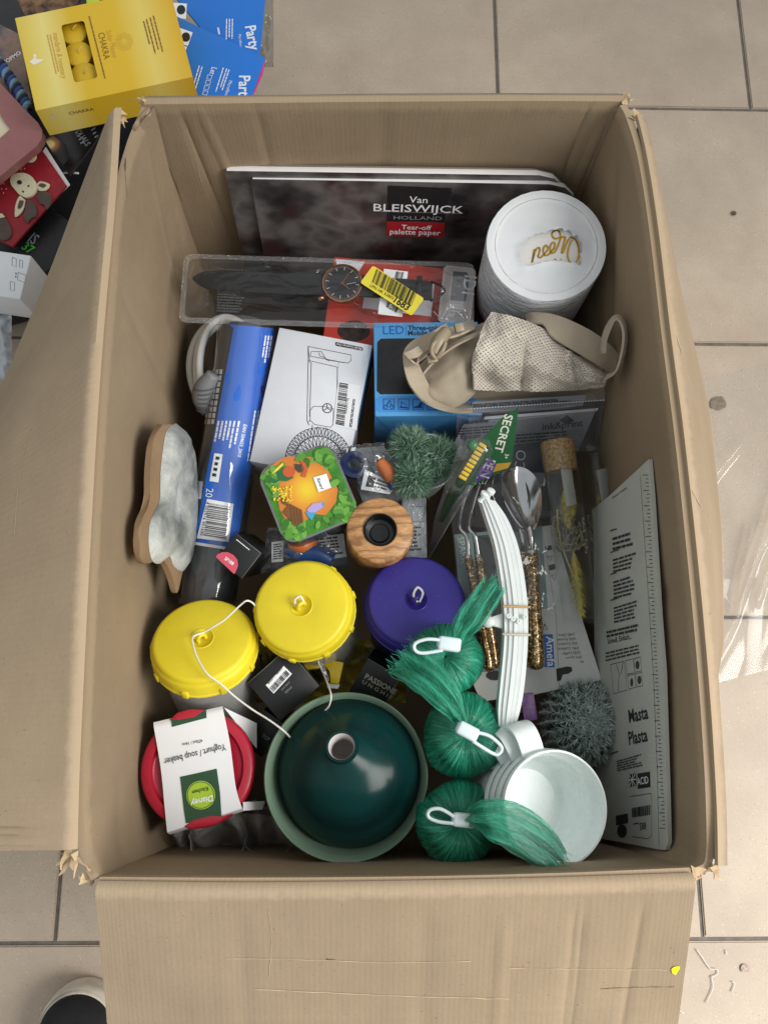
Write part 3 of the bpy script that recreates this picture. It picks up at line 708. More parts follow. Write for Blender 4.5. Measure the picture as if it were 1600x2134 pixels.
ink('key_picture', t, mat((200, 202, 204), .5, var=0), *[g_quad(cy, [(q + 3, 770 + 13 * k), (q + 9, 770 + 13 * k), (q + 7.6, 780 + 13 * k), (q + 1.6, 780 + 13 * k)], 2, 1, .0006) for k in range(9) for q in (440 - 2.1 * k, 448 - 2.1 * k, 456 - 2.1 * k)])
ink('lettering', lab, PRW, g_text(cy, 'EAN 504653_2410', (507, 884), (494, 952), 1.2, .015, h=.001), g_text(cy, '20', (432, 1018), (429, 1036), 1.2, h=.001),
    *[g_vp(cy, x, 878, x - .19 * L_, 878 + L_, 4, i, 5) for i, (x, L_) in enumerate(((500, 62), (491, 60), (483, 52), (475, 44), (467, 40), (459, 52)))],
    *[g_vp(cy, x, 700, x - 9, 760, 3, i + 20, 6) for i, x in enumerate((566, 560, 554))], *[g_vp(cy, x, 856, x - 16, 965, 3, i + 30, 9) for i, x in enumerate((545, 539, 532))])
wl = ink('white_sticker', lab, PRW, g_quad(cy, [(448, 945), (465, 947), (456, 1006), (438, 1003)], 6, 4, .0012), g_quad(cy, [(433, 1040), (486, 1050), (476, 1130), (412, 1122)], 12, 6, .0012))
def rot4(c): return [c[3], c[0], c[1], c[2]]
ink('bars', lab, INK, g_bars(cy, [(478, 1056), (470, 1124), (426, 1117), (437, 1049)], 30, 4, .0018), g_text(cy, '4 052916 451690', (432, 1046), (419, 1116), 1.0, h=.0018), g_print(cy, [(452, 952), (460, 953), (452, 1000), (443, 998)], 4, 3, h=.0018, words=2))
ink('round_mark', lab, mat((26, 50, 110), .4, var=0), g_poly(cy, circ(547, 815, 5, 12, 16, rot=-8), .001))
def filmf(u, v):
    a = 2 * math.pi * u; x, y, z = axes(cy.ax)
    r = rr * 1.03 + .0011 * noise.fractal(V((math.cos(a) * 1.4, math.sin(a) * 1.4, v * 5)), 1, 2, 3) + .0016 * max(0, v - .82) * 6 * noise.noise(V((math.cos(a) * 5, math.sin(a) * 5, v * 22)))
    return A_ + cy.ax * (-.006 + v * (cy.L + .012)) + (x * math.cos(a) + y * math.sin(a)) * r
sheet('clear_film', filmf, 64, 60, clear((.96, .97, .98), .025, .05, .045, .25, 30, (1, .3, 1)), t)

# ================================================================ white fan carton
f = Face(P(582, 682, .281), P(776, 719, .279), P(556, 968, .272))
t = thing('fan_carton', 'white carton with line drawing of a handheld fan and barcode label', 'carton', f.q(f.W / 2, f.H / 2, -.09))
WCARD = mat((222, 226, 232), .42, var=.015)
box('body', f, 0, f.W, 0, f.H, -.085, 0, WCARD, t, .0012)
c4 = lambda pts: [(x / 2.5 + 360, y / 2.5 + 500) for x, y in pts]
lw = .0006
S = [[(705, 555), (930, 600), (928, 630), (912, 642), (865, 636), (862, 664), (706, 628), (705, 555)], [(716, 606), (722, 582), (775, 582), (800, 625), (900, 640)], [(716, 606), (864, 634)], [(760, 588), (768, 606), (790, 612), (815, 632)],
     [(706, 628), (700, 940), (708, 962)], [(722, 636), (714, 920)], [(706, 560), (714, 640)], [(858, 664), (856, 860)], [(716, 925), (716, 890), (732, 868), (790, 868), (838, 880), (836, 960), (824, 976), (740, 962), (716, 940), (716, 925)],
     [(728, 964), (724, 996)], [(755, 972), (752, 992)], [(800, 978), (798, 1000)], [(716, 940), (704, 952), (712, 966)]]
gs = [g_line(f, c4(s), lw) for s in S] + [g_line(f, c4(circ(805, 877, 24, 24, 20)), lw * 1.6, closed=True)] + [g_line(f, c4([(805, 877), (805 + 20 * math.cos(a), 877 + 20 * math.sin(a))]), lw * 1.3) for a in (-1.6, .5, 2.6)]
fc = (758, 1150)
for a in range(-178, 0, 7):
    ca_, sa_ = math.cos(math.radians(a)), math.sin(math.radians(a))
    gs.append(g_line(f, c4(circ(fc[0] + 150 * ca_, fc[1] + 150 * sa_, 20, 6.5, 12, rot=a)), lw * 1.1, closed=True))
for a in range(-174, 0, 12):
    ca_, sa_ = math.cos(math.radians(a)), math.sin(math.radians(a))
    gs.append(g_line(f, c4(circ(fc[0] + 92 * ca_, fc[1] + 92 * sa_, 28, 6.5, 14, rot=a)), lw * 1.2, closed=True))
for r in (128, 124, 172): gs.append(g_line(f, c4(circ(fc[0], fc[1], r, r, 40, -180, 0)), lw))
ink('line_drawing', t, mat((60, 62, 66), .5, var=0), *gs)
pill = ink('model_pill', t, INK, g_poly(f, c4([(850, 532), (985, 560), (992, 568), (988, 578), (852, 552), (846, 542)])))
ink('lettering', pill, PRW, g_text(f, 'Model Cosmos One', (754.0, 726), (702, 715.5), 1.1, .005, h=.0009))
ls = ink('label_sticker', t, mat((238, 239, 242), .35, var=0), g_quad(f, c4([(862, 735), (976, 758), (958, 992), (836, 966)]), h=.0006))
ink('bars', ls, INK, g_bars(f, [c4([(914, 752)])[0], c4([(893, 972)])[0], c4([(848, 962)])[0], c4([(868, 744)])[0]], 34, 12, .001),
    g_text(f, 'X002A17XJ', c4([(906, 908)])[0], c4([(917, 826)])[0], 1.0, .0, h=.001), g_print(f, [c4([(920, 975)])[0], c4([(942, 815)])[0], c4([(955, 818)])[0], c4([(935, 980)])[0]], 2, 3, h=.001, words=6))

# ================================================================ blue light carton
f = Face(P(778, 672, .289), P(995, 670, .289), P(774, 868, .288))
t = thing('lamp_carton', 'sky blue carton with black window and activity icons', 'carton', f.q(f.W / 2, f.H / 2, -.09))
SKY = mat((92, 172, 232), .35, var=.02)
box('body', f, 0, f.W, 0, f.H, -.1, 0, SKY, t, .0012)
ink('dark_window', t, mat((30, 29, 31), .3, var=.25, vs=80), g_poly(f, [(794, 706), (985, 704), (992, 712), (992, 812), (984, 820), (793, 822), (785, 815), (786, 713)]))
ink('icon_band', t, mat((70, 148, 222), .35, var=0), g_poly(f, [(790, 827), (985, 825), (990, 832), (990, 852), (985, 857), (789, 859), (782, 853), (782, 834)]))
DB = mat((24, 60, 120), .4, var=0)
gs = []
for x in (810, 841, 871, 901):
    c = [(x - 11, 832), (x + 11, 832), (x + 11, 854), (x - 11, 854)]; gs.append(g_line(f, c, .0007, .0008, True))
gs += [g_line(f, circ(804, 848, 4, 4, 12), .0006, .0008, True), g_line(f, circ(816, 848, 4, 4, 12), .0006, .0008, True), g_line(f, [(804, 848), (808, 841), (815, 841), (816, 848)], .0007, .0008), g_line(f, [(808, 841), (811, 835), (815, 838)], .001, .0008),
       g_poly(f, [(833, 851), (833, 847), (850, 849), (850, 852)], .0008), g_line(f, [(836, 836), (836, 847)], .0008, .0008), g_line(f, [(836, 838), (848, 846)], .0006, .0008), g_poly(f, [(862, 851), (862, 848), (870, 846), (876, 838), (880, 840), (878, 848), (881, 851)], .0008), g_poly(f, [(895, 850), (895, 842), (902, 838), (907, 842), (907, 850)], .0008)]
ink('icon', t, DB, *gs)
ink('lettering', t, mat((22, 96, 184), .4, var=0), g_text(f, 'LED', (798, 697), (842, 696), 1.0, .0), g_line(f, [(846, 681), (846, 699)], .0005))
ink('small_lettering', t, mat((28, 40, 70), .4, var=0), g_text(f, 'Three-color', (850, 688.5), (925, 687), 1.0, .02), g_text(f, 'Mobile Power', (850, 699), (935, 697.5), 1.0, .02))
fe = Face(f.q(0, f.H, -.001), f.q(f.W, f.H, -.001), f.q(0, f.H, -.09))
ink('seam_line', t, DB, g_line(fe, [(778, 864), (812, 896), (872, 908)], .0005), g_line(fe, [(872, 908), (960, 908)], .0005))
# ================================================================ beige carrier with mesh panel and webbing straps
def weave_mat(name, col, sc, dark=.45, dots=False):
    m, t, N, L, b = nt(name); uv = coord(N, L, (sc, sc, sc), 'UV')
    c = lin(col); d = tuple(x * dark for x in c[:3]) + (1,)
    if dots:
        sx = N.new('ShaderNodeSeparateXYZ'); L.new(uv, sx.inputs[0])
        def sn(o, k=1.0):
            q = N.new('ShaderNodeMath'); q.operation = 'SINE'; L.new(o, q.inputs[0]); return q.outputs[0]
        a1 = N.new('ShaderNodeMath'); a1.operation = 'ADD'; L.new(sx.outputs[0], a1.inputs[0]); L.new(sx.outputs[1], a1.inputs[1])
        a2 = N.new('ShaderNodeMath'); a2.operation = 'SUBTRACT'; L.new(sx.outputs[0], a2.inputs[0]); L.new(sx.outputs[1], a2.inputs[1])
        mu = N.new('ShaderNodeMath'); mu.operation = 'ADD'; L.new(sn(a1.outputs[0]), mu.inputs[0]); L.new(sn(a2.outputs[0]), mu.inputs[1])
        h = N.new('ShaderNodeMapRange'); L.new(mu.outputs[0], h.inputs['Value']); h.inputs['From Min'].default_value = -2; h.inputs['From Max'].default_value = 2; fac = h.outputs[0]
        col_ = ramp(N, L, fac, [(.55, c), (.82, d)])
    else:
        br = N.new('ShaderNodeTexBrick'); br.inputs['Scale'].default_value = 1; br.inputs['Mortar Size'].default_value = .08; br.inputs['Mortar Smooth'].default_value = .6; br.offset = .5
        br.inputs['Brick Width'].default_value = 1.0; br.inputs['Row Height'].default_value = .5
        L.new(uv, br.inputs['Vector']); fac = br.outputs['Fac']; col_ = ramp(N, L, fac, [(.1, c), (.9, d)])
    v = noi(N, L, coord(N, L), 30, 3); col_ = mixc(N, L, ramp(N, L, v, [(.35, (.25, .25, .25, 1)), (.65, (0, 0, 0, 1))]), col_, d)
    L.new(col_, b.inputs['Base Color']); setp(b, Roughness=.9, Specular_IOR_Level=.2, Sheen_Weight=.2)
    iv = N.new('ShaderNodeMath'); iv.operation = 'SUBTRACT'; iv.inputs[0].default_value = 1; L.new(fac, iv.inputs[1]); bump(N, L, iv.outputs[0], .5, .0008, b); return m
MESHF = weave_mat('mesh_fabric', (224, 214, 198), 6.2832 * 1.0, .34, True)
WEB = weave_mat('webbing', (208, 192, 168), 420, .45)
FAB = mat((178, 164, 142), .85, var=.06, vs=40, bp=.5, bs=900, sheen=.2)
cr = thing('baby_carrier', 'crumpled beige mesh carrier with webbing straps and buckle', 'carrier', P(1080, 760, .25))
tp = cmr([V((1022, 651, .345)), V((1060, 660, .352)), V((1105, 676, .352)), V((1150, 700, .348)), V((1192, 738, .34)), V((1235, 764, .33)), V((1263, 782, .318))], 8)
bt = cmr([V((986, 812, .318)), V((1030, 814, .325)), V((1080, 815, .328)), V((1130, 814, .326)), V((1180, 811, .322)), V((1225, 808, .316)), V((1258, 803, .312))], 8)
def meshp(u, v):
    a, b = at(tp, u), at(bt, u); s = a.lerp(b, v)
    bow = -14 * math.sin(math.pi * v) * (1 - u) ** 2
    h = .012 * math.sin(math.pi * v) + .004 * math.sin(u * 13 + 2 * v) * v + .006 * noise.fractal(V((u * 5, v * 3.5, 2)), 1, 2, 3)
    h += .006 * math.exp(-((u - .32 - .05 * v) / .03) ** 2) * -v + .004 * math.exp(-((u - .68 - .1 * (v - .5)) / .02) ** 2)
    h -= .010 * math.exp(-(((u - .12) / .07) ** 2 + ((v - .84) / .14) ** 2)) + .011 * math.exp(-(((u - .36) / .06) ** 2 + ((v - .82) / .15) ** 2))
    return P(s.x + bow, s.y, s.z + h)
o = sheet('mesh_panel', meshp, 90, 44, MESHF, cr, .002)
# scale the UVs to the cloth's real size so the holes stay square
uvl = o.data.uv_layers[0].data; W_, H_ = (at(tp, 1).x - at(tp, 0).x) / 7.5, 150 / 7.5
for l in uvl: l.uv = (l.uv[0] * W_ , l.uv[1] * H_)
tp2 = cmr([V((868, 772, .302)), V((895, 745, .31)), V((930, 715, .318)), V((965, 690, .324)), V((1008, 672, .33)), V((1030, 665, .33))], 8)
bt2 = cmr([V((884, 822, .30)), V((905, 842, .302)), V((935, 850, .303)), V((965, 838, .304)), V((990, 815, .302)), V((1002, 800, .3))], 8)
def bodyp(u, v):
    s = at(tp2, u).lerp(at(bt2, u), v); h = .016 * math.sin(math.pi * v) * math.sin(math.pi * min(1, u + .15)) + .007 * noise.fractal(V((u * 2.2, v * 2.6, 7)), 1, 2, 2)
    h += .006 * math.sin(v * 9 + u * 5) * (1 - v) * u
    return P(s.x, s.y, s.z + h)
sheet('cloth_body', bodyp, 50, 40, FAB, cr, .002)
def und(u, v):
    p = V((880, 790, 0)).lerp(V((1290, 790, 0)), u); p.y += (v - .5) * 90; return P(p.x, p.y, .285 + .01 * math.sin(u * 3.1) * math.sin(v * 3.1))
sheet('lining', und, 20, 12, FAB, cr, .002)
def strap3(name, pts, mt=WEB, th=.0022):
    """pts: (u, v, z, du, dv, dz) centre and half width vector in pixels / metres"""
    c = [P(a[0], a[1], a[2]) for a in pts]; h = [P(a[0] + a[3], a[1] + a[4], a[2] + a[5]) - P(a[0], a[1], a[2]) for a in pts]
    return ribbon(name, c, h, th, mt, cr, 8, 3)
strap3('strap', [(988, 676, .325, 2, 8, .01), (950, 690, .335, 4, 9, .008), (912, 700, .34, 6, 9, .006), (874, 716, .338, 9, 8, .004), (855, 735, .334, 13, 3, .002), (858, 765, .328, 16, -3, 0), (872, 800, .32, 15, -8, -.004), (900, 833, .312, 8, -9, -.008), (945, 850, .306, 3, -8, -.01), (985, 852, .30, 1, -7, -.01)])
strap3('strap', [(862, 742, .34, 8, 5, .003), (885, 722, .345, 8, 8, .003), (910, 700, .347, 7, 9, .003), (935, 684, .345, 5, 9, .003)])
strap3('strap', [(1098, 668, .335, 4, 10, .01), (1118, 664, .345, 12, 12, .008), (1150, 678, .352, -2, 22, .004), (1190, 698, .352, -10, 24, .0), (1232, 722, .346, -14, 22, 0), (1268, 750, .335, -16, 16, -.004), (1284, 778, .318, -14, 6, -.01)])
strap3('strap', [(1262, 786, .345, -3, 5, .008), (1284, 772, .36, -3, 3, .012), (1298, 735, .374, -4, 1, .012), (1302, 695, .380, -4, 1, .012), (1294, 668, .382, -3, 3, .012), (1281, 662, .382, 0, 4, .012), (1268, 680, .378, 4, 2, .012), (1258, 708, .370, 4, 1, .012), (1256, 736, .360, 4, 0, .012)], FAB)
strap3('binding', [(874, 785, .318, 1, 3, .002), (902, 752, .328, 2, 3, .002), (940, 722, .336, 2, 3, .002), (985, 700, .34, 1, 3, .002), (1012, 692, .342, 1, 3, .002)], FAB)
BUCK = mat((150, 136, 112), .4, var=.03)
bc = [P(930, 690, .356), P(914, 712, .358), P(903, 738, .355)]
tube('buckle', bc, [.006, .0075, .006], BUCK, cr, 10, 5)
tube('buckle_prong', [P(912, 708, .362), P(902, 718, .364), P(899, 735, .36), P(908, 748, .357)], .0022, BUCK, cr, 8, 5)
tube('buckle_prong', [P(928, 714, .362), P(922, 730, .362), P(910, 746, .357)], .0022, BUCK, cr, 8, 5)
box('buckle_slider', Face(P(888, 742, .352), P(908, 738, .352), P(891, 758, .35)), 0, .010, 0, .008, -.004, .003, BUCK, cr, .0012)
box('buckle_slider', Face(P(945, 676, .352), P(962, 672, .352), P(950, 690, .35)), 0, .009, 0, .009, -.004, .003, BUCK, cr, .0012)
strap3('strap', [(846, 740, .346, 5, 5, .002), (858, 760, .34, 10, -2, .004), (872, 748, .338, 4, -8, .006), (890, 736, .34, 3, -6, .006)], WEB)
strap3('pull_tab', [(876, 728, .352, 6, 6, 0), (862, 738, .352, 7, 7, 0), (846, 728 + 14, .35, 5, 6, 0)])

# ================================================================ clear clamshell with printed insert
f = Face(P(952, 836, .302), P(1262, 816, .302), P(914, 962, .245))
t = thing('ink_blister_pack', 'clear plastic clamshell pack with grey printed insert', 'blister pack', f.q(f.W / 2, f.H, -.04))
CLAM = clear((.90, .91, .93), .10, .06, .05, .12, 18, hcol=(.62, .63, .68))
def clam(u, v):
    e = min(u, 1 - u) * f.W; g = min(v, 1 - v) * f.H; k = min(1, max(0, (min(e, g) - .007) / .006))
    ridge = .003 * math.exp(-((v - .22) / .03) ** 2)
    return f.q(u * f.W, v * f.H, .009 * k ** .7 - ridge)
sheet('shell', clam, 60, 40, CLAM, t)
sheet('shell', lambda u, v: f.q(u * f.W, v * f.H, -.001 - .018 * min(1, 9 * min(u, 1 - u)) * min(1, 9 * min(v, 1 - v))), 40, 30, CLAM, t)
gi = f.up(.002); ins = [(968, 880), (1240, 857), (1204, 940), (926, 962)]
ink('insert_card', t, mat((150, 152, 158), .45, var=.05, vs=40), g_quad(gi, ins, h=0), g_quad(gi, [(985, 838), (1222, 823), (1214, 846), (976, 862)], h=-.0005))
ink('white_bar', t, PRW, g_quad(gi, [(1010, 868), (1246, 850), (1243, 856), (1008, 874)]))
ink('lettering', t, mat((56, 58, 70), .5, var=0), g_text(gi, 'ink&print', (1129, 896), (1213, 887), 1.0, .02), g_text(gi, 'Epson', (960, 915), (1000, 912), 1.0, .02), g_print(gi, [(985, 842), (1215, 828), (1212, 838), (983, 853)], 4, 6, words=12), g_print(gi, [(955, 892), (1085, 882), (1080, 900), (950, 908)], 3, 7, words=9), g_print(gi, [(1075, 905), (1200, 896), (1192, 915), (1070, 925)], 3, 9, words=9))
ink('colour_dot', t, mat((40, 42, 60), .5, var=.8, vs=150), *[g_poly(gi, circ(972 + 10 * k, 881 - .8 * k, 5.5, 3)) for k in range(5)], g_poly(gi, [(1180, 864), (1195, 876), (1180, 884), (1165, 876)]))
ws = [f.q(.006 + i * (f.W - .012) / 46, .004, .0105) for i in range(47)]
ink('weld_dot', t, mat((225, 228, 232), .3, var=0), *[g_tube([p, p + f.x * .0018], .0006, 5) for p in ws[::1]])['kind'] = 'stuff'

# ================================================================ potted plant with three fuzzy green balls
def fuzz(name, c, r, n, ln, wd, mt, parent, rnd, curl=.6, up=V((0, 0, 1)), cap=-.5, th=1.0):
    vs, fs = [], []
    while n > 0:
        d = V((rnd.gauss(0, 1), rnd.gauss(0, 1), rnd.gauss(0, 1))).normalized()
        if d.dot(up) < cap: continue
        n -= 1
        p = c + d * r * (.55 + .45 * rnd.random()); s = V((rnd.gauss(0, 1), rnd.gauss(0, 1), rnd.gauss(0, 1)))
        g = (d + s * .55 * curl).normalized(); g2 = (g + V((rnd.gauss(0, 1), rnd.gauss(0, 1), rnd.gauss(0, 1))) * .5 * curl).normalized()
        w = g.cross(s).normalized() * wd * .5; L = ln * (.5 + rnd.random())
        k = len(vs); m = p + g * L * .5; vs += [p - w, p + w, m + w * .8, m - w * .8, m + g2 * L * .5]
        fs += [(k, k + 1, k + 2, k + 3), (k + 3, k + 2, k + 4)]
    return make(name, vs, fs, mt, parent, False, None, 'stuff')
def leafmat(c1, c2, c3):
    m, t, N, L, b = nt('fuzzy_leaf'); g = N.new('ShaderNodeNewGeometry')
    L.new(ramp(N, L, g.outputs['Random Per Island'], [(0, lin(c1)), (.55, lin(c2)), (1, lin(c3))]), b.inputs['Base Color']); setp(b, Roughness=.7, Specular_IOR_Level=.3); return m
LEAF = leafmat((52, 92, 68), (108, 150, 118), (186, 208, 190))
rn = random.Random(5)
t = thing('potted_plant', 'artificial plant of three fuzzy green balls in a white pot', 'plant', P(882, 960, .2))
lathe('pot', P(890, 962, .275), V((0, 0, 1)), [(.0, -.07), (.022, -.07), (.030, .0), (.0305, .002), (.029, .002), (.027, -.004), (0, -.006)], WHITE, t, 40)
for (u, v, z, r) in ((855, 930, .298, 34), (909, 955, .294, 40), (862, 998, .296, 33), (886, 975, .285, 30)):
    c = P(u, v, z); R_ = M(u, v, z, r)
    lathe('ball_core', c, V((0, 0, 1)), [(R_ * .72 * math.sin(math.radians(a)), -R_ * .72 * math.cos(math.radians(a))) for a in range(0, 181, 15)], mat((52, 84, 62), .8), t, 20)
    fuzz('foliage', c, R_ * .95, 4200, .0095, .0005, LEAF, t, rn)

# ================================================================ toy pen on a green card
CARDG = mat((34, 92, 52), .4, var=.1, vs=30)
pA, pB, pC = P(1078, 852, .372), P(1066, 968, .325), P(990, 1006, .302)
f = Face(pA, pB, pC)      # local x runs down the card's outer edge
t = thing('toy_pen', 'toy pen in a blister on a green and purple card, sticking up', 'toy pen', P(960, 1080, .2))
outl = [(1080, 849), (1066, 965), (1058, 976), (985, 1012), (950, 1068), (915, 1125), (893, 1165), (905, 1110), (950, 1010), (1000, 920), (1050, 872)]
if f.z.dot(CAM - f.o) < 0: f = Face(pA, pC, pB)
prism('card', [f.hit(*q) for q in outl[:4] + [(968, 1010), (1000, 920), (1045, 872)]], f.z, .0007, CARDG, t)
ink('purple_patch', t, mat((98, 66, 148), .4, var=.05), g_poly(f, [(1020, 952), (1034, 968), (1022, 992), (988, 1006), (1000, 975)]))
ink('gold_tab', t, mat((190, 150, 56), .35, var=.05), g_poly(f, [(1034, 966), (1065, 963), (1058, 975), (1026, 984)]))
ink('green_tip', t, mat((80, 180, 110), .4, var=0), g_poly(f, [(988, 1006), (994, 998), (990, 1010), (985, 1011)]))
ink('lettering', t, mat((222, 224, 206), .4, var=0), g_text(f, 'SECRET', (1052, 862), (1030, 940), .9, .02), g_text(f, 'PEN', (1014, 955), (1000, 992), 1.0, .02), g_text(f, '3+', (1052, 945), (1050, 955), 1.0, .02))
CARDE = clear((.85, .87, .86), .12, .05, .1, .3, 60)
make('clear_backing', [f.hit(*q) for q in ((985, 1012), (1000, 920), (955, 930), (905, 1080), (890, 1168))], [(0, 1, 2, 3, 4)], CARDE, t)
tube('backing_edge', [f.hit(985, 1012) , f.hit(948, 1070), f.hit(920, 1118), f.hit(891, 1168)], .0008, mat((170, 172, 168), .4), t, 6, 5)
pa, pb = P(1008, 925, .335), P(957, 1008, .318)
tube('pen_body', [pa, pa.lerp(pb, .3), pa.lerp(pb, .7), pb, P(935, 1048, .30), P(918, 1085, .285)], [.006, .0075, .0075, .0075, .005, .003], mat((36, 60, 40), .35, var=.1), t, 14, 5)
for k in range(9):
    c = pa.lerp(pb, .04 + k * .1); a = (pb - pa).normalized(); x, y, z = axes(a, V((0, 0, 1)))
    box('yellow_bead', Face(c + x * .0078 - y * .004 - a * .002, c + x * .0078 + y * .004 - a * .002, c + x * .0078 - y * .004 + a * .002), 0, .008, 0, .0036, -.002, .0012, mat((226, 190, 50), .35, var=.05), t, .001)
lathe('pen_bead', P(985, 928, .338), V((0, 0, 1)), [(.006 * math.sin(math.radians(a)), -.006 * math.cos(math.radians(a))) for a in range(0, 181, 20)], mat((70, 120, 84), .25), t, 16)
def pblist(u, v):
    a = pa.lerp(P(940, 1035, .305), v * 1.12 - .1); ang = math.pi * (u - .08) * 1.15; x, y, z = axes((pb - pa), V((0, 0, 1)))
    return a + (y * math.cos(ang) * .013 + x * math.sin(ang) * .0125) * min(1, .35 + 5 * min(v, 1 - v)) 
sheet('blister', pblist, 18, 22, clear((.95, .97, .96), .03, .05, .05, .2, 40), t)

# ================================================================ square picture tin
f = Face(P(532, 980, .322), P(688, 918, .324), P(584, 1136, .318))
f.H = f.W * 1.04
t = thing('picture_tin', 'small rounded square tin with green jungle and treasure picture on its lid', 'tin', f.q(f.W / 2, f.H / 2, -.04))
TIN = mat((150, 152, 150), .2, metal=.9, var=.05); TINS = mat((60, 84, 92), .25, metal=.5, var=.7, vs=70)
prism('body', [f.q(a, b, -.006) for a, b in rrect(.001, f.W - .001, .001, f.H - .001, .014, 7)], f.z, .034, TINS, t, .001)
lid = prism('lid', [f.q(a, b, 0) for a, b in rrect(0, f.W, 0, f.H, .0145, 7)], f.z, .010, TIN, t, .0016, 3)
ins = .0022
gpt = [f.q(a, b, .0002) for a, b in rrect(ins, f.W - ins, ins, f.H - ins, .0125, 7)]
make('green_print', gpt, [tuple(range(len(gpt)))[::-1]], mat((62, 128, 38), .3, var=.15, vs=120), lid)
def tq(pts): return [(x / 3.3333 + 280, y / 3.3333 + 840) for x, y in pts]
def glow_mat():
    m, t_, N, L, b = nt('orange_print'); vec = coord(N, L); c = f.hit(*tq([(1200, 600)])[0])
    mp = N.new('ShaderNodeVectorMath'); mp.operation = 'DISTANCE'; L.new(vec, mp.inputs[0]); mp.inputs[1].default_value = c
    mr = N.new('ShaderNodeMapRange'); mr.inputs['From Max'].default_value = .03; L.new(mp.outputs['Value'], mr.inputs['Value'])
    L.new(ramp(N, L, mr.outputs[0], [(.1, lin((230, 200, 50))), (.55, lin((222, 152, 52))), (1, lin((206, 122, 52)))]), b.inputs['Base Color']); setp(b, Roughness=.3); return m
ink('orange_print', lid, glow_mat(), g_poly(f, tq([(1000, 400), (1060, 372), (1180, 372), (1235, 376), (1290, 395), (1330, 440), (1372, 520), (1415, 600), (1400, 690), (1330, 780), (1240, 770), (1180, 830), (1060, 830), (1010, 740), (985, 600), (985, 560), (930, 540), (900, 480)]), .0006))
rn = random.Random(8); leaf = [[], [], []]
def leafq(u, v, r, a):
    pts = []
    for k in range(10):
        th = 2 * math.pi * k / 10; x = r * math.cos(th) * (1.25 if math.cos(th) > 0 else 1); y = r * .62 * math.sin(th)
        pts.append((u + x * math.cos(a) - y * math.sin(a), v + x * math.sin(a) + y * math.cos(a)))
    return pts
rim_pts = rrect(.08, .92, .08, .92, .16, 6); cen = tq([(1185, 620)])[0]
for k in range(130):
    a, b = rim_pts[k % len(rim_pts)]; a2, b2 = rim_pts[(k + 1) % len(rim_pts)]; tt = rn.random(); ra = .80 + .27 * rn.random()
    a = .5 + ((a + (a2 - a) * tt) - .5) * ra * 1.0; b = .5 + ((b + (b2 - b) * tt) - .5) * ra
    p = f.q(a * f.W, b * f.H); q = RW.transposed() @ (p - CAM); u, v = CX + F * q.x / -q.z, CY - F * q.y / -q.z
    leaf[k % 3].append(g_poly(f, leafq(u, v, 7.5 + 5 * rn.random(), math.atan2(cen[1] - v, cen[0] - u) + rn.gauss(0, .7)), 0.0007 + .000008 * k))
for k, c in enumerate(((84, 146, 52), (58, 112, 40), (108, 164, 66))): ink('leaf_print', lid, mat(c, .3, var=.05), *leaf[k])['kind'] = 'stuff'
HH = .0018
BR = mat((120, 78, 40), .35, var=.1); PB = mat((96, 60, 32), .35, var=0)
ink('chest_print', lid, BR, g_poly(f, tq([(1030, 760), (1080, 700), (1165, 745), (1175, 830), (1110, 858), (1090, 820)]), HH), g_poly(f, tq([(1008, 640), (1050, 650), (1075, 720), (1030, 700)]), HH))
ink('chest_line', lid, PB, *[g_line(f, tq([(1085 + 22 * k, 715 + 9 * k), (1100 + 20 * k, 850 - 5 * k)]), .0005, HH + .0003) for k in range(4)])
ink('gold_print', lid, mat((236, 206, 60), .3, var=.2, vs=400), *[g_poly(f, tq(circ(960 + rn.random() * 140, 585 + rn.random() * 100, 7, 7, 6)), HH + .0002 + .00001 * k) for k in range(70)])['kind'] = 'stuff'
ink('figure_print', lid, mat((46, 104, 60), .35, var=0), g_poly(f, tq([(985, 480), (1040, 470), (1110, 520), (1060, 545), (1000, 540)]), HH), g_poly(f, tq([(930, 550), (960, 525), (1010, 540), (980, 560)]), HH))
ink('figure_print', lid, mat((196, 92, 48), .35, var=0), g_poly(f, tq(circ(1075, 480, 42, 38)), HH + .0002), g_poly(f, tq([(1150, 400), (1190, 420), (1205, 460), (1190, 520), (1160, 510), (1180, 460)]), HH + .0002))
ink('figure_print', lid, mat((70, 66, 62), .35, var=0), g_poly(f, tq([(1115, 425), (1160, 430), (1170, 470), (1150, 490), (1120, 460)]), HH + .0003))
ink('blade_print', lid, mat((232, 216, 70), .3, var=0), g_poly(f, tq([(1030, 418), (1040, 430), (1000, 470), (950, 500), (990, 455)]), HH + .0003))
ink('bird_print', lid, mat((176, 160, 214), .35, var=0), g_poly(f, tq([(1200, 740), (1240, 700), (1310, 690), (1320, 720), (1260, 760), (1210, 770)]), HH))
ink('bird_print', lid, mat((72, 160, 196), .35, var=0), g_poly(f, tq([(1190, 760), (1262, 762), (1235, 815), (1215, 800)]), HH + .0002), g_poly(f, tq([(1300, 700), (1322, 690), (1318, 730)]), HH + .0002))
nt_ = ink('note_print', lid, PRW, g_poly(f, tq([(1243, 520), (1335, 492), (1368, 590), (1280, 622)]), HH))
ink('note_lettering', lid, INK, g_text(f, 'Reward', tq([(1268, 528)])[0], tq([(1300, 606)])[0], 1.1, .01, .3, HH + .0003))

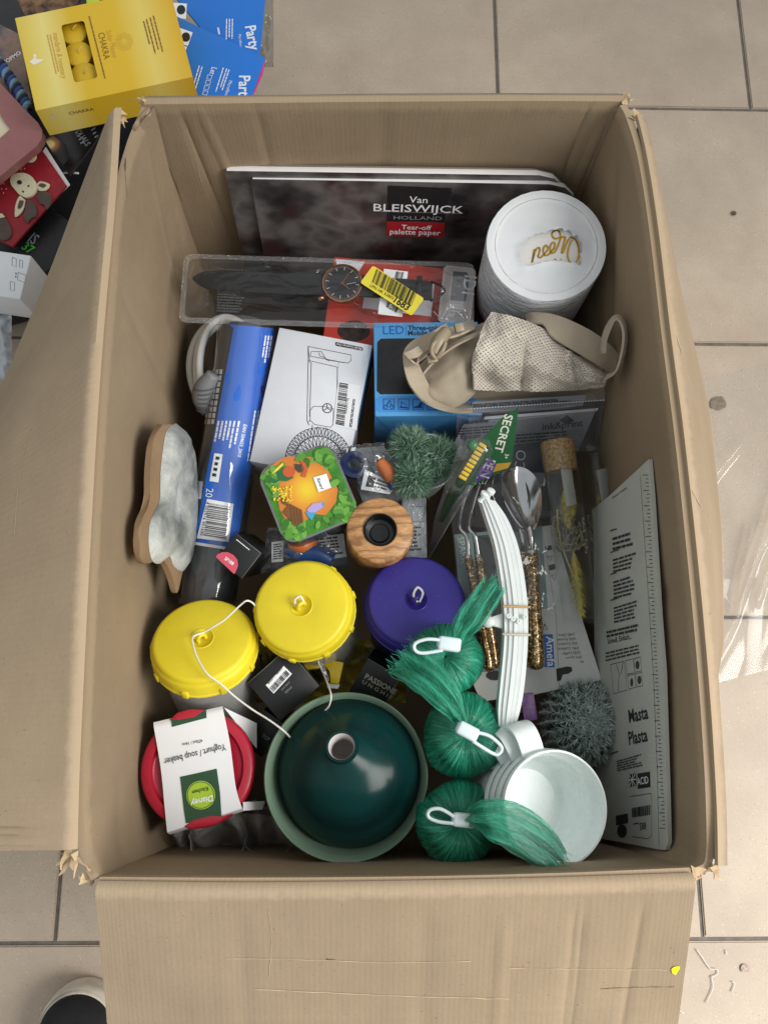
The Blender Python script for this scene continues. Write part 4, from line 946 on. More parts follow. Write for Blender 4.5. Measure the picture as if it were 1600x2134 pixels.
# ================================================================ wooden tealight holder
def wood_mat(c1, c2, vec_scale, rot=0.0):
    m, t, N, L, b = nt('wood'); tc = N.new('ShaderNodeTexCoord'); mp = N.new('ShaderNodeMapping'); mp.inputs['Rotation'].default_value = (0, 0, rot); mp.inputs['Scale'].default_value = vec_scale
    L.new(tc.outputs['Object'], mp.inputs['Vector'])
    w = N.new('ShaderNodeTexWave'); w.bands_direction = 'Y'; w.inputs['Scale'].default_value = 19; w.inputs['Distortion'].default_value = 14; w.inputs['Detail'].default_value = 4; w.inputs['Detail Scale'].default_value = .9; w.inputs['Detail Roughness'].default_value = .65; L.new(mp.outputs[0], w.inputs['Vector'])
    g = noi(N, L, mp.outputs[0], 300, 3)
    c = ramp(N, L, w.outputs['Fac'], [(.0, lin(c2)), (.25, lin(c1)), (.8, lin(c1)), (1, lin(tuple(min(255, x * 1.1) for x in c1)))])
    c = mixc(N, L, ramp(N, L, g, [(.4, (.4, .4, .4, 1)), (.6, (0, 0, 0, 1))]), c, lin(c2)); L.new(c, b.inputs['Base Color']); setp(b, Roughness=.5); bump(N, L, g, .2, .001, b); return m
WOOD = wood_mat((186, 140, 92), (142, 100, 60), (.5, 1.5, 1), -.18)
zt = .322; c0 = P(792, 1104, zt); R = M(792, 1104, zt, 70); ax = V((.02, .03, 1)).normalized()
t = thing('tealight_holder', 'round wooden tealight holder with black metal cup', 'candle holder', c0 - ax * .05)
lathe('wood_block', c0, ax, [(R * .49, -.03), (R * .49, -.0008), (R * .51, 0), (R * .95, 0), (R, -.0018), (R * 1.0, -.045), (R * .95, -.047), (0, -.047)], WOOD, t, 56)
MB_ = mat((26, 27, 29), .32, metal=.3, var=0, coat=.3)
lathe('metal_cup', c0, ax, [(R * .50, .0012), (R * .49, .0018), (R * .46, .0012), (R * .43, -.004), (R * .41, -.014), (R * .30, -.015), (R * .27, -.0135), (0, -.0135)], MB_, t, 48)

# ================================================================ small clear bags of hardware
CR = clear((.93, .95, .96), .06, .04, .05, .55, 55)
def crumple(fn0, amp, sd): 
    def fn(u, v):
        p, n_ = fn0(u, v); return p + n_ * amp * (noise.fractal(V((u * 4 + sd, v * 4, sd)), 1, 2, 4) + .5 * abs(noise.noise(V((u * 7, v * 5, sd)))))
    return fn
def bag(label, q, zs, seed, dep=.02):
    """q: 4 pixel corners TL TR BR BL ; zs heights"""
    c = [P(u, v, z) for (u, v), z in zip(q, zs)]
    def fn0(u, v):
        p = c[0].lerp(c[1], u).lerp(c[3].lerp(c[2], u), v); k = min(1, 4 * min(u, 1 - u, v, 1 - v)); return p + V((0, 0, .012 * k ** .5)), V((0, 0, 1))
    t = thing('clear_bag', label, 'plastic bag', sum(c, V()) / 4 - V((0, 0, dep)))
    sheet('film', crumple(fn0, .006, seed), 46, 46, CR, t)
    return t, Face(c[0], c[1], c[3]), c
t, f, c = bag('crumpled clear bag with blue ring and orange part beside the fuzzy plant', [(712, 930), (800, 922), (880, 1040), (760, 1050)], [.285, .29, .27, .275], 3.3)
sheet('bag_back', lambda u, v: c[0].lerp(c[1], u).lerp(c[3].lerp(c[2], u), v) - V((0, 0, .012)), 6, 6, mat((118, 124, 128), .5, var=.35, vs=50), t)
lathe('blue_ring', P(738, 968, .284), V((.1, -.2, 1)), [(.006, 0), (.010, .004), (.014, .003), (.015, -.004), (.008, -.006), (.006, 0)], mat((30, 44, 84), .35), t, 30)
tube('orange_part', [P(790, 962, .292), P(808, 985, .292), P(816, 1002, .29)], [.006, .008, .006], mat((196, 112, 62), .4), t, 10, 5)
tube('blue_part', [P(815, 1002, .288), P(822, 1018, .286)], [.006, .005], mat((50, 74, 120), .4), t, 10, 4)
fp = f.up(.004); ink('paper_slip', t, PRW, g_quad(fp, [(760, 978), (828, 1010), (812, 1030), (752, 1020)]), g_quad(fp, [(722, 935), (742, 932), (738, 945), (722, 950)]))
ink('slip_print', t, INK, g_quad(fp, [(768, 990), (784, 996), (778, 1016), (762, 1014)], h=.0008), g_print(fp, [(788, 998), (822, 1012), (812, 1026), (778, 1018)], 3, 4, h=.0008), g_quad(fp, [(728, 930), (734, 928), (730, 944), (724, 945)], h=.0008))
t, f, c = bag('clear bag with white printed slip between tealight holder and toy pen', [(838, 1040), (888, 1035), (890, 1160), (835, 1165)], [.27, .272, .26, .258], 8.1)
sheet('printed_slip', lambda u, v: c[0].lerp(c[1], u).lerp(c[3].lerp(c[2], u), v) - V((0, 0, .002 - .002 * math.sin(u * 5))), 8, 8, mat((196, 200, 206), .5, var=.1, vs=40), t)
ink('slip_print', t, mat((60, 62, 70), .5, var=0), g_line(f.up(.002), [(860, 1055), (884, 1056), (882, 1088), (858, 1086)], .0006, closed=True), g_print(f.up(.002), [(842, 1100), (880, 1096), (880, 1150), (842, 1152)], 7, 4, words=3))
t, f, c = bag('clear bag with orange and blue parts in front of the picture tin', [(556, 1100), (716, 1085), (726, 1178), (540, 1190)], [.268, .27, .25, .25], 5.7)
sheet('bag_back', lambda u, v: c[0].lerp(c[1], u).lerp(c[3].lerp(c[2], u), v) - V((0, 0, .014)), 6, 6, mat((92, 96, 98), .5, var=.5, vs=60), t)
tube('orange_part', [P(606, 1128, .268), P(630, 1135, .268), P(655, 1122, .266)], [.008, .010, .007], mat((214, 122, 66), .4), t, 10, 5)
tube('blue_part', [P(600, 1140, .262), P(612, 1152, .262), P(660, 1152, .262), P(690, 1168, .258)], [.006, .009, .010, .009], mat((44, 76, 132), .4), t, 10, 5)
fp = f.up(.002); ink('paper_slip', t, PRW, g_quad(fp, [(566, 1130), (592, 1126), (590, 1170), (566, 1172)]), g_quad(fp, [(662, 1118), (716, 1112), (722, 1160), (668, 1168)]))
ink('slip_print', t, INK, g_print(fp, [(664, 1122), (714, 1116), (718, 1156), (670, 1162)], 6, 5, h=.0009, words=4), g_print(fp, [(570, 1134), (590, 1131), (588, 1166), (570, 1168)], 7, 6, h=.0009, words=2), g_quad(fp, [(626, 1132), (654, 1128), (656, 1146), (628, 1150)], h=.0009))

# ================================================================ dark pouch with pale letters behind the spoons
f = Face(P(1018, 934, .262), P(1150, 916, .262), P(1034, 1094, .258))
t = thing('dark_pouch', 'dark grey pouch with thin pale letters behind the spoon bowls', 'pouch', f.q(f.W / 2, f.H / 2, -.01))
box('body', f, 0, f.W, 0, f.H, -.01, 0, mat((70, 74, 78), .4, var=.1, vs=30), t, .002)
ink('lettering', t, mat((190, 194, 196), .4, var=0), g_text(f, 'ECO', (1090, 996), (1096, 940), 1.0, -.01))
# ================================================================ cutlery on printed cards
def glitter_mat():
    m, t, N, L, b = nt('gold_glitter'); vec = coord(N, L)
    v = N.new('ShaderNodeTexVoronoi'); v.inputs['Scale'].default_value = 750; L.new(vec, v.inputs['Vector'])
    sx = N.new('ShaderNodeSeparateColor'); L.new(v.outputs['Color'], sx.inputs[0])
    L.new(ramp(N, L, sx.outputs[0], [(.0, lin((60, 42, 22))), (.5, lin((132, 98, 52))), (.8, lin((186, 150, 90))), (.93, lin((250, 232, 190)))]), b.inputs['Base Color'])
    setp(b, Metallic=.75, Roughness=.28, Coat_Weight=.6, Coat_Roughness=.08)
    nm = N.new('ShaderNodeBump'); nm.inputs['Strength'].default_value = .9; nm.inputs['Distance'].default_value = .002; L.new(sx.outputs[1], nm.inputs['Height']); L.new(nm.outputs[0], b.inputs['Normal']); return m
GLIT = glitter_mat(); STEEL = mat((196, 196, 198), .13, metal=1.0, var=0)
CARDT = mat((118, 142, 140), .45, var=.05); CARDW = mat((204, 204, 200), .5, var=.03)
f = Face(P(946, 1114, .262), P(1172, 1094, .262), P(998, 1446, .262))
t1 = thing('cutlery_card', 'teal grey cutlery card under the glitter handled forks', 'card', f.q(.05, .08))
prism('card', [f.hit(*q) for q in ((946, 1114), (1060, 1104), (1078, 1444), (1000, 1446), (985, 1398), (960, 1260))], f.z, .0008, CARDT, t1)
prism('white_hem', [f.up(.0008).hit(*q) for q in ((975, 1402), (1070, 1398), (1074, 1452), (1002, 1462))], f.z, .0006, CARDW, t1)
ink('lettering', t1, mat((190, 206, 204), .4, var=0), g_text(f, 'SPARK', (952, 1120), (962, 1176), 1.0, .0))
ink('hole_dark_patch', t1, INK, g_poly(f.up(.0012), circ(1030, 1408, 17, 10)))  # dark of the hole painted as a flat black patch
ink('dark_panel', t1, mat((46, 50, 50), .4, var=.1), g_quad(f, [(985, 1118), (1060, 1110), (1066, 1390), (1010, 1395)], h=.0006))
f2 = f.up(.004)
t2 = thing('cutlery_card', 'white cutlery card with blue logo and hanging slot under the spoons', 'card', f2.q(.12, .1))
prism('card', [f2.hit(*q) for q in ((1060, 1106), (1151, 1094), (1180, 1190), (1212, 1290), (1253, 1417), (1165, 1436), (1092, 1452), (1078, 1446))], f2.z, .0008, CARDW, t2)
ink('teal_panel', t2, CARDT, g_quad(f2, [(1062, 1106), (1128, 1098), (1141, 1268), (1072, 1275)]))
blp = ink('blue_logo_panel', t2, mat((30, 104, 182), .4, var=0), g_quad(f2, [(1131, 1322), (1151, 1322), (1155, 1391), (1133, 1390)]))
ink('fold_line', t2, mat((150, 150, 148), .5, var=0), g_line(f2, [(1128, 1098), (1158, 1284), (1165, 1436)], .0006))
ink('logo_lettering', blp, PRW, g_text(f2, 'Amefa', (1137, 1326), (1140, 1389), 1.0, .01, h=.0008))
SMT = mat((70, 72, 72), .5, var=0)
lines = ['4x', '(EN) Spoon', '(DE) Loffel', '(FR) Cuillere', '(ES) Cuchara', '(GR) Koutali', '(HR) Zlica']
ink('lettering', t2, SMT, *[g_text(f2, s, (1214 - 3 * i, 1376 - 9.5 * i), (1214 - 3 * i - len(s) * 3.3, 1379 - 9.5 * i), .95, .005) for i, s in enumerate(lines)])
ink('symbol', t2, SMT, g_quad(f2, [(1134, 1138), (1148, 1136), (1150, 1146), (1136, 1148)]), g_line(f2, [(1140, 1160), (1150, 1158), (1146, 1170)], .0007, closed=True), g_quad(f2, [(1142, 1178), (1156, 1175), (1158, 1186), (1144, 1189)]), g_line(f2, [(1148, 1200), (1158, 1197), (1155, 1210)], .0007, closed=True), g_line(f2, [(1134, 1300), (1140, 1312), (1131, 1312)], .0008, closed=True))
ink('slot_dark_patch', t2, INK, g_poly(f2, [(1158, 1394), (1180, 1389), (1190, 1390), (1192, 1398), (1184, 1404), (1172, 1406), (1168, 1418), (1160, 1420)]))  # slot is not cut, its dark is painted on as a black shape
GR = 'glitter handled cutlery'
def handle(p0, p1, r, t):
    d = (p1 - p0).normalized(); L = (p1 - p0).length; pr = [(0, 0), (r * .75, .0), (r * .82, .001), (r * .8, .02), (r * .95, L * .5), (r * 1.08, L * .85), (r * 1.05, L * .95), (r * .8, L * .985), (r * .4, L), (0, L)]
    lathe('handle', p0, d, pr, GLIT, t, 20)
    lathe('collar', p0 - d * .004, d, [(r * .5, 0), (r * .72, .001), (r * .74, .0045)], STEEL, t, 16)
def fork(label, pth, h0, h1):
    t = thing('fork', label, 'fork', P(h1[0], h1[1], h1[2] - .01), GR)
    handle(P(*h0), P(*h1), M(1000, 1250, .28, 11.5), t)
    q = [P(*a) for a in pth]
    tube('neck', q, [.0028, .0022, .002, .0024, .003][:len(q)] if len(q) <= 5 else .0022, STEEL, t, 8, 6)
    e = q[-1]; d = (q[-1] - q[-2]).normalized(); s = V((1, 0, 0))
    hd = [e, e + d * .012]
    for k in (-1.5, -.5, .5, 1.5):
        tube('tine', [e + s * k * .003, e + d * .015 + s * k * .0055, e + d * .05 + s * k * .0055 - V((0, 0, .004))], [.0012, .0014, .0006], STEEL, t, 6, 4)
    return t
fork('left fork with brown glitter handle lying beside the purple lid', [(976, 1166, .286), (973, 1120, .29), (958, 1098, .288), (966, 1050, .278), (985, 1000, .268)], (976, 1164, .286), (1021, 1400, .284))
fork('right fork with brown glitter handle beside the white strips', [(997, 1162, .284), (990, 1118, .29), (977, 1100, .29), (985, 1060, .28), (1000, 1010, .268)], (997, 1162, .284), (1032, 1392, .278))
def spoon(label, bow, h0, h1, r, zb, tilt):
    t = thing('spoon', label, 'spoon', P(h1[0], h1[1], h1[2] - .01), GR)
    handle(P(*h0), P(*h1), M(1110, 1250, .28, r), t)
    (u0, v0), (u1, v1), wpx = bow   # tip and neck end of the bowl, half width
    a, b = P(u0, v0, zb[0]), P(u1, v1, zb[1]); d = b - a; s = d.cross(V(tilt)).normalized(); up = s.cross(d).normalized() ; W = M(u0, v0, zb[0], wpx)
    def fn(u, v):
        x = v; w = W * (math.sin(math.pi * min(1, x ** .8 * .995 + .003)) ** .62) * (1 - .30 * x) * 1.12 + .0022 * x; k = (u - .5) * 2
        dep = -.011 * math.sin(math.pi * min(1, x * 1.02)) ** .8 * (1 - k * k)
        return a + d * x + s * k * w + up * dep
    o = sheet('bowl', fn, 26, 36, STEEL, t, .0012)
    tube('neck', [b - d * .06, b, b.lerp(P(*h0), .5) + V((0, 0, .004)), P(*h0)], [.003, .0036, .003, .0034], STEEL, t, 8, 6)
    return t
spoon('front steel spoon with thick gold glitter handle right of the white strips', ((1076, 972), (1104, 1106), 40), (1107, 1154, .292), (1116, 1396, .29), 17.5, (.286, .30), (.12, 0, 1))
spoon('second steel spoon tucked under the first, its handle behind the white strips', ((1050, 976), (1086, 1108), 34), (1091, 1154, .276), (1094, 1390, .274), 14, (.276, .286), (-.2, 0, 1))
sheet('clear_sleeve', lambda u, v: P(930 + 245 * u + 30 * v, 985 + 300 * v, .302 + .004 * noise.fractal(V((u * 4, v * 5, 3)), 1, 2, 3) - .02 * abs(u - .5)), 30, 40, clear((.96, .97, .97), .025, .01, .06, .2, 30), t2)

# ================================================================ bundle of curved white strips
STRIP = mat((226, 231, 229), .38, var=.015)
t = thing('strip_bundle', 'bundle of curved white plastic strips held with rubber bands', 'plastic strips', P(1060, 1300, .29))
Lft = cmr([V((1000, 1036)).to_3d(), V((1014, 1080, 0)), V((1031, 1135, 0)), V((1044, 1210, 0)), V((1050, 1270, 0)), V((1050, 1340, 0)), V((1043, 1420, 0)), V((1038, 1480, 0)), V((1040, 1545, 0))], 6)
Rgt = cmr([V((1032, 1044, 0)), V((1058, 1082, 0)), V((1080, 1138, 0)), V((1094, 1210, 0)), V((1100, 1270, 0)), V((1100, 1340, 0)), V((1094, 1420, 0)), V((1084, 1480, 0)), V((1066, 1540, 0))], 6)
for k in range(5):
    a0, a1 = k / 5, (k + .94) / 5; zz_ = .352 - .002 * abs(k - 2)
    m_ = len(Lft); vs, fs = [], []
    jit = random.Random(k).uniform(-.02, .02)
    for i in range(m_):
        l, r_ = Lft[i], Rgt[i]; e = .006 * math.sin(math.pi * i / (m_ - 1))
        pa_, pb_ = P(*(l.lerp(r_, a0)).to_2d(), zz_ + e), P(*(l.lerp(r_, a1)).to_2d(), zz_ + e + .0006 * (k % 2))
        vs += [pa_, pb_, pb_ - V((0, 0, .016)), pa_ - V((0, 0, .016))]
    for i in range(m_ - 1):
        for q in range(4): fs.append((4 * i + q, 4 * i + (q + 1) % 4, 4 * i + 4 + (q + 1) % 4, 4 * i + 4 + q))
    fs += [(0, 3, 2, 1), (4 * m_ - 4, 4 * m_ - 3, 4 * m_ - 2, 4 * m_ - 1)]
    o = make('strip', vs, fs, STRIP, t, True); o.data.set_sharp_from_angle(angle=math.radians(40))
    if k in (0, 1):
        c = P(*(Lft[0].lerp(Rgt[0], a0 + .1 + .2 * k)).to_2d(), zz_ + .002)
        lathe('peg', c + V((.001, .004 * k, 0)), V((.3, .5, .7)), [(.0035, -.004), (.0022, -.002), (.0022, .002), (.004, .003), (.0042, .006), (.003, .007), (0, .0072)], STRIP, t, 14)
for (v0, z0, col_) in ((1263, .3597, (196, 160, 104)), (1321, .3592, (206, 196, 176))):
    pts = [P(1047, v0, z0 - .02), P(1047, v0, z0 - .001), P(1052, v0 + .5, z0 + .001), P(1075, v0 + 1, z0 + .0016), P(1098, v0 + 2, z0 + .001), P(1103, v0 + 2, z0 - .001), P(1103, v0 + 2, z0 - .02)]
    tube('rubber_band', pts, .0011, mat(col_, .6), t, 6, 4)
for u_, v_ in ((1059, 1284), (1068, 1290), (1080, 1295), (1093, 1286)):
    lathe('rivet', P(u_, v_, .3595), V((0, 0, 1)), [(.0022, 0), (.0022, .0016), (.0012, .002), (.0010, .0008), (0, .0008)], STRIP, t, 12)
prism('side_tab', [P(1048, 1276, .350), P(1048, 1312, .350), P(1030, 1304, .348), P(1016, 1300, .348), P(1014, 1290, .348), P(1028, 1286, .348)], V((0, 0, 1)), .004, STRIP, t, .0008)
lathe('side_peg', P(1018, 1296, .345), V((-.4, 0, .9)), [(.003, -.004), (.0055, -.002), (.0055, .003), (.003, .005), (0, .0055)], STRIP, t, 14)
for u_, v_ in ((1062, 1550), (1048, 1556), (1036, 1568)):
    tube('end_hook', [P(u_, v_ - 12, .344), P(u_ + 2, v_, .342), P(u_ + 8, v_ + 8, .338), P(u_ + 2, v_ + 16, .332)], [.003, .0032, .003, .0022], STRIP, t, 8, 4)

# ================================================================ two corked glass tubes with dried flowers
CORK = mat((150, 122, 82), .6, var=.35, vs=420, bp=.6, bs=500); FEATH = mat((236, 222, 110), .8, var=.12, vs=200); TWIG = mat((150, 142, 112), .7, var=.1)
GLT = clear((.97, .98, .98), .0, .0, .04, .05, 15)
def tubeglass(label, a, b, rpx, seed, cork=True):
    A, B = P(*a), P(*b); cyt = Cyl(A, B, M(a[0], a[1], a[2], rpx)); r = cyt.r; L = cyt.L; d = cyt.ax
    t = thing('flower_tube', label, 'glass tube', (A + B) / 2 - V((0, 0, r)), 'glass tubes with dried flowers')
    lathe('glass', A, d, [(r * .97, L * .06), (r, L * .08), (r, L * .96), (r * .93, L * .99), (r * .6, L), (0, L)], GLT, t, 36)
    if cork: lathe('cork', A, d, [(0, 0), (r * .92, 0), (r * .97, .002), (r * .93, L * .17), (0, L * .175)], CORK, t, 30)
    x, y, z = axes(d, V((0, 0, 1))); rn = random.Random(seed)
    def feather(k0, k1, off, wid):
        gs = []
        for i in range(1100):
            k = rn.random(); c = A + d * L * (k0 + (k1 - k0) * k) + y * off * r; w = wid * r * math.sin(math.pi * min(1, k * .9 + .08)) ** .7
            s = (y * rn.gauss(0, 1) + x * rn.gauss(0, 1)); s = s.normalized() if s.length else y
            e = c + s * w * rn.uniform(.5, 1.0) - d * L * .05 * rn.random() * (1 if k1 > k0 else -1); m = d.cross(s) * .0008; gs.append(([c - m, c + m, e], [(0, 1, 2)]))
        return gs
    make('feather', *cat_g(feather(.40, .16, -.35, .6)), FEATH, t, kind='stuff'); make('feather', *cat_g(feather(.46, .28, .0, .62)), FEATH, t, kind='stuff')
    make('feather', *cat_g(feather(.96, .62, -.12, .8)), FEATH, t, kind='stuff')
    la = Cyl(A, B, r * .8); make('paper_label', *g_quad(la, [(a[0] + 6, a[1] + 50), (a[0] + rpx * .8, a[1] + 45), (a[0] + rpx * .8 + 12, a[1] + 130), (a[0] + 20, a[1] + 136)], 5, 5, 0), mat((150, 150, 142), .6), t)
    tw = []
    for i in range(26):
        k = .42 + .3 * rn.random(); p = A + d * L * .62 + y * rn.uniform(-.2, .5) * r; q = [p + V((0, 0, 0))]
        g = (-d * rn.uniform(.2, 1) + y * rn.gauss(0, .8) + x * rn.gauss(0, .5)).normalized()
        for j in range(5):
            g = (g + V((rn.gauss(0, .35), rn.gauss(0, .35), rn.gauss(0, .35)))).normalized(); n_ = q[-1] + g * .008
            rel = n_ - A; rad = rel - d * rel.dot(d)
            if rad.length > r * .85: n_ -= rad * (1 - r * .85 / rad.length)
            q.append(n_)
        tw.append(g_tube(q, .00045, 4)); tw += [g_tube([w_, w_ + V((.001, 0, .001))], .0012, 5) for w_ in q[2:]]
    make('dried_twig', *cat_g(tw), TWIG, t, kind='stuff')
    tube('stem', [A + d * L * .38 + y * .5 * r, A + d * L * .55 + y * .55 * r, A + d * L * .75 + y * .1 * r, A + d * L * .93 - y * .3 * r], .0009, mat((190, 178, 96), .6), t, 6, 6)
    return t
tubeglass('left corked glass tube with yellow dried flowers next to the spoons', (1160, 920, .297), (1208, 1292, .278), 36, 3)
tubeglass('right glass tube with yellow dried flowers against the printed card', (1236, 930, .262), (1278, 1280, .25), 34, 9, False)
wr = sheet('wrapping_film', lambda u, v: P(1130 + 150 * u + 40 * v, 905 + 395 * v, .32 - .05 * u + .006 * noise.fractal(V((u * 4, v * 6, 8)), 1, 2, 3) - .03 * (2 * u - .7) ** 2), 26, 50, clear((.97, .975, .975), .008, .0, .05, .4, 40))
tag(wr, 'thin clear wrapping film over the two flower-filled glass tubes', 'plastic film')

# ================================================================ repair patch card on the right wall
f = Face(P(1262, 1040, .235), P(1354, 955, .325), P(1262, 1765, .225))
CARDB = mat((188, 190, 180), .5, var=.03, vs=20)
pA, pB, pC, pD = P(1352, 957, .398), P(1391, 1772, .390), P(1252, 1752, .26), P(1238, 1058, .27)
f = Face(pA, pB, pD)  # x runs down the right edge
if f.z.dot(CAM - f.o) < 0: f.z = -f.z
t = thing('patch_card_pack', 'tall pale printed pack with ruler edge leaning on the right wall', 'pack', f.q(f.W / 2, f.H))
prism('pack', [f.hit(*q) for q in ((1351, 957), (1357, 1030), (1372, 1280), (1381, 1400), (1388, 1640), (1391, 1755), (1386, 1771), (1376, 1771), (1240, 1745), (1236, 1060), (1268, 1034))], f.z, .0035, CARDB, t)
PT = mat((62, 64, 66), .5, var=0)
ink('ruler_line', t, PT, g_line(f, [(1334, 992), (1350, 1230), (1362, 1420), (1369, 1600), (1373, 1765)], .0005), *[g_line(f, [(1348 + .0485 * (v - 980) - (10 if k % 4 == 0 else 5 if k % 2 == 0 else 3), v), (1350 + .0485 * (v - 980), v)], .0006) for k, v in enumerate(range(990, 1730, 8))])
tx = lambda s, a, b, asp=1.0, bo=.01: g_text(f, s, a, b, asp, bo)
ink('brand_lettering', t, mat((40, 42, 44), .5, var=0), g_text(f, 'Masta', (1311, 1506), (1351, 1497), .95, .02), g_text(f, 'Plasta', (1311, 1552), (1350, 1544), .95, .02))
for i, (v0, v1, rws) in enumerate(((1105, 1140, 3), (1150, 1185, 4), (1196, 1240, 5), (1250, 1290, 5), (1570, 1598, 5))):
    ink('small_print', t, PT, g_print(f, [(1276 + .02 * (v0 - 1100), v0 + 16), (1326 + .03 * (v0 - 1100), v0), (1326 + .03 * (v1 - 1100), v1), (1276 + .02 * (v1 - 1100), v1 + 12)], rws, i, .5, words=5), g_print(f, [(1272, v0), (1290, v0 - 6), (1290, v0 - 1), (1272, v0 + 5)], 1, i))
ink('lettering', t, PT, g_text(f, '8 inches x 4 inches', (1276, 1040), (1306, 1018), .8, .01), g_text(f, 'Schnell, Einfach...', (1266, 1342), (1316, 1331), .9, .01), g_print(f, [(1264, 1316), (1330, 1300), (1331, 1318), (1264, 1332)], 2, 31, .6, words=7), g_print(f, [(1262, 1360), (1346, 1340), (1346, 1362), (1262, 1382)], 3, 33, .5, words=9))
ink('picture_frame', t, PT, *[g_line(f, c, .0006, closed=True) for c in ([(1272, 1385), (1300, 1378), (1306, 1438), (1278, 1446)], [(1303, 1377), (1319, 1373), (1322, 1402), (1306, 1405)], [(1320, 1373), (1334, 1369), (1337, 1398), (1323, 1401)], [(1307, 1408), (1322, 1405), (1325, 1432), (1310, 1436)], [(1324, 1404), (1337, 1401), (1339, 1429), (1326, 1432)])],
    g_line(f, [(1284, 1384), (1290, 1404), (1288, 1440)], .0008), g_line(f, [(1298, 1380), (1294, 1404)], .0008), g_poly(f, circ(1332, 1417, 4, 9, 10)), g_poly(f, circ(1316, 1422, 3, 9, 10)), g_poly(f, circ(1328, 1386, 4, 9, 10)))
bdg = ink('badge', t, mat((48, 50, 52), .5, var=0), g_quad(f, [(1328, 1612), (1354, 1608), (1355, 1640), (1329, 1644)]), g_quad(f, [(1311, 1614), (1325, 1611), (1326, 1637), (1312, 1640)]), g_quad(f, [(1283, 1700), (1308, 1695), (1309, 1715), (1284, 1720)]), g_poly(f, circ(1296, 1732, 10, 14, 16)))
ink('badge_lettering', bdg, PRW, g_text(f, 'ACID', (1330, 1636), (1353, 1632), .9, .01, h=.001), g_line(f, [(1312, 1615), (1325, 1637)], .0008, .0008), g_line(f, [(1312, 1638), (1325, 1612)], .0008, .0008), g_line(f, [(1318.5, 1612), (1319, 1639)], .001, .0008), g_line(f, [(1311, 1626), (1326, 1624)], .001, .0008))
ink('label_frame', t, PT, g_line(f, [(1313, 1660), (1357, 1653), (1358, 1740), (1350, 1748), (1316, 1743)], .0005))
ink('bars', t, INK, g_bars(f, [(1316, 1684), (1356, 1677), (1356, 1698), (1317, 1704)], 24, 8), g_text(f, '5769', (1334, 1730), (1347, 1727), 1.2, .02), g_print(f, [(1320, 1716), (1334, 1713), (1334, 1718), (1320, 1721)], 1, 5))

# ================================================================ grey woolly cactus ball
c0 = P(1214, 1505, .262); R = M(1214, 1505, .262, 84)
t = thing('woolly_cactus', 'round artificial cactus covered in grey woolly hairs', 'cactus', c0 - V((0, 0, R)))
nrib = 26; axc = V((.12, .05, 1)).normalized(); X, Y, Z = axes(axc)
lathe('body', c0, axc, [(R * .9 * math.sin(math.radians(a)), -R * .9 * math.cos(math.radians(a))) for a in range(0, 181, 9)], mat((58, 80, 62), .7, var=.2, vs=100), t, 208, wob=lambda r, z, th, j: (r * (1 + .06 * math.cos(nrib * th)), z))
HAIR = leafmat((104, 122, 116), (168, 184, 178), (222, 230, 226)); vs, fs = [], []
rn = random.Random(21)
for i in range(nrib):
    th0 = 2 * math.pi * i / nrib
    for j in range(30):
        ph = math.radians(4 + j * 3.7 + rn.uniform(-1.5, 1.5)); th = th0 + rn.uniform(-.03, .03)
        d = (X * math.cos(th) + Y * math.sin(th)) * math.sin(ph) + Z * math.cos(ph); p = c0 + d * R * .95
        for k in range(9):
            s = V((rn.gauss(0, 1), rn.gauss(0, 1), rn.gauss(0, 1))); g = (d * .6 + s * .5).normalized(); w = g.cross(s).normalized() * .0003; L = .0085 * rn.uniform(.5, 1.15); m = p + g * L * .55; g2 = (g - d * .5 + s * .2).normalized()
            q = len(vs); vs += [p - w, p + w, m + w, m - w, m + g2 * L * .5]; fs += [(q, q + 1, q + 2, q + 3), (q + 3, q + 2, q + 4)]
make('wool', vs, fs, HAIR, t, kind='stuff')
pk = ink('pack_face', None, mat((140, 96, 160), .35, var=.25, vs=120), g_quad(Face(P(1084, 1450, .262), P(1110, 1446, .262), P(1078, 1505, .262)), [(1086, 1450), (1110, 1446), (1104, 1502), (1080, 1504)], h=0))
bpy.data.objects.remove(pk)
fpk = Face(P(1084, 1448, .27), P(1112, 1444, .27), P(1078, 1506, .266))
tp_ = thing('purple_packet', 'small glittery purple packet sticking out behind the woolly cactus', 'packet', fpk.q(.01, .02, -.03))
box('body', fpk, 0, fpk.W, 0, fpk.H, -.03, 0, mat((150, 108, 168), .3, var=.25, vs=160), tp_, .0006)
ink('lettering', tp_, INK, g_text(fpk, 'F', (1088, 1484), (1088, 1474), 1.0, .03))

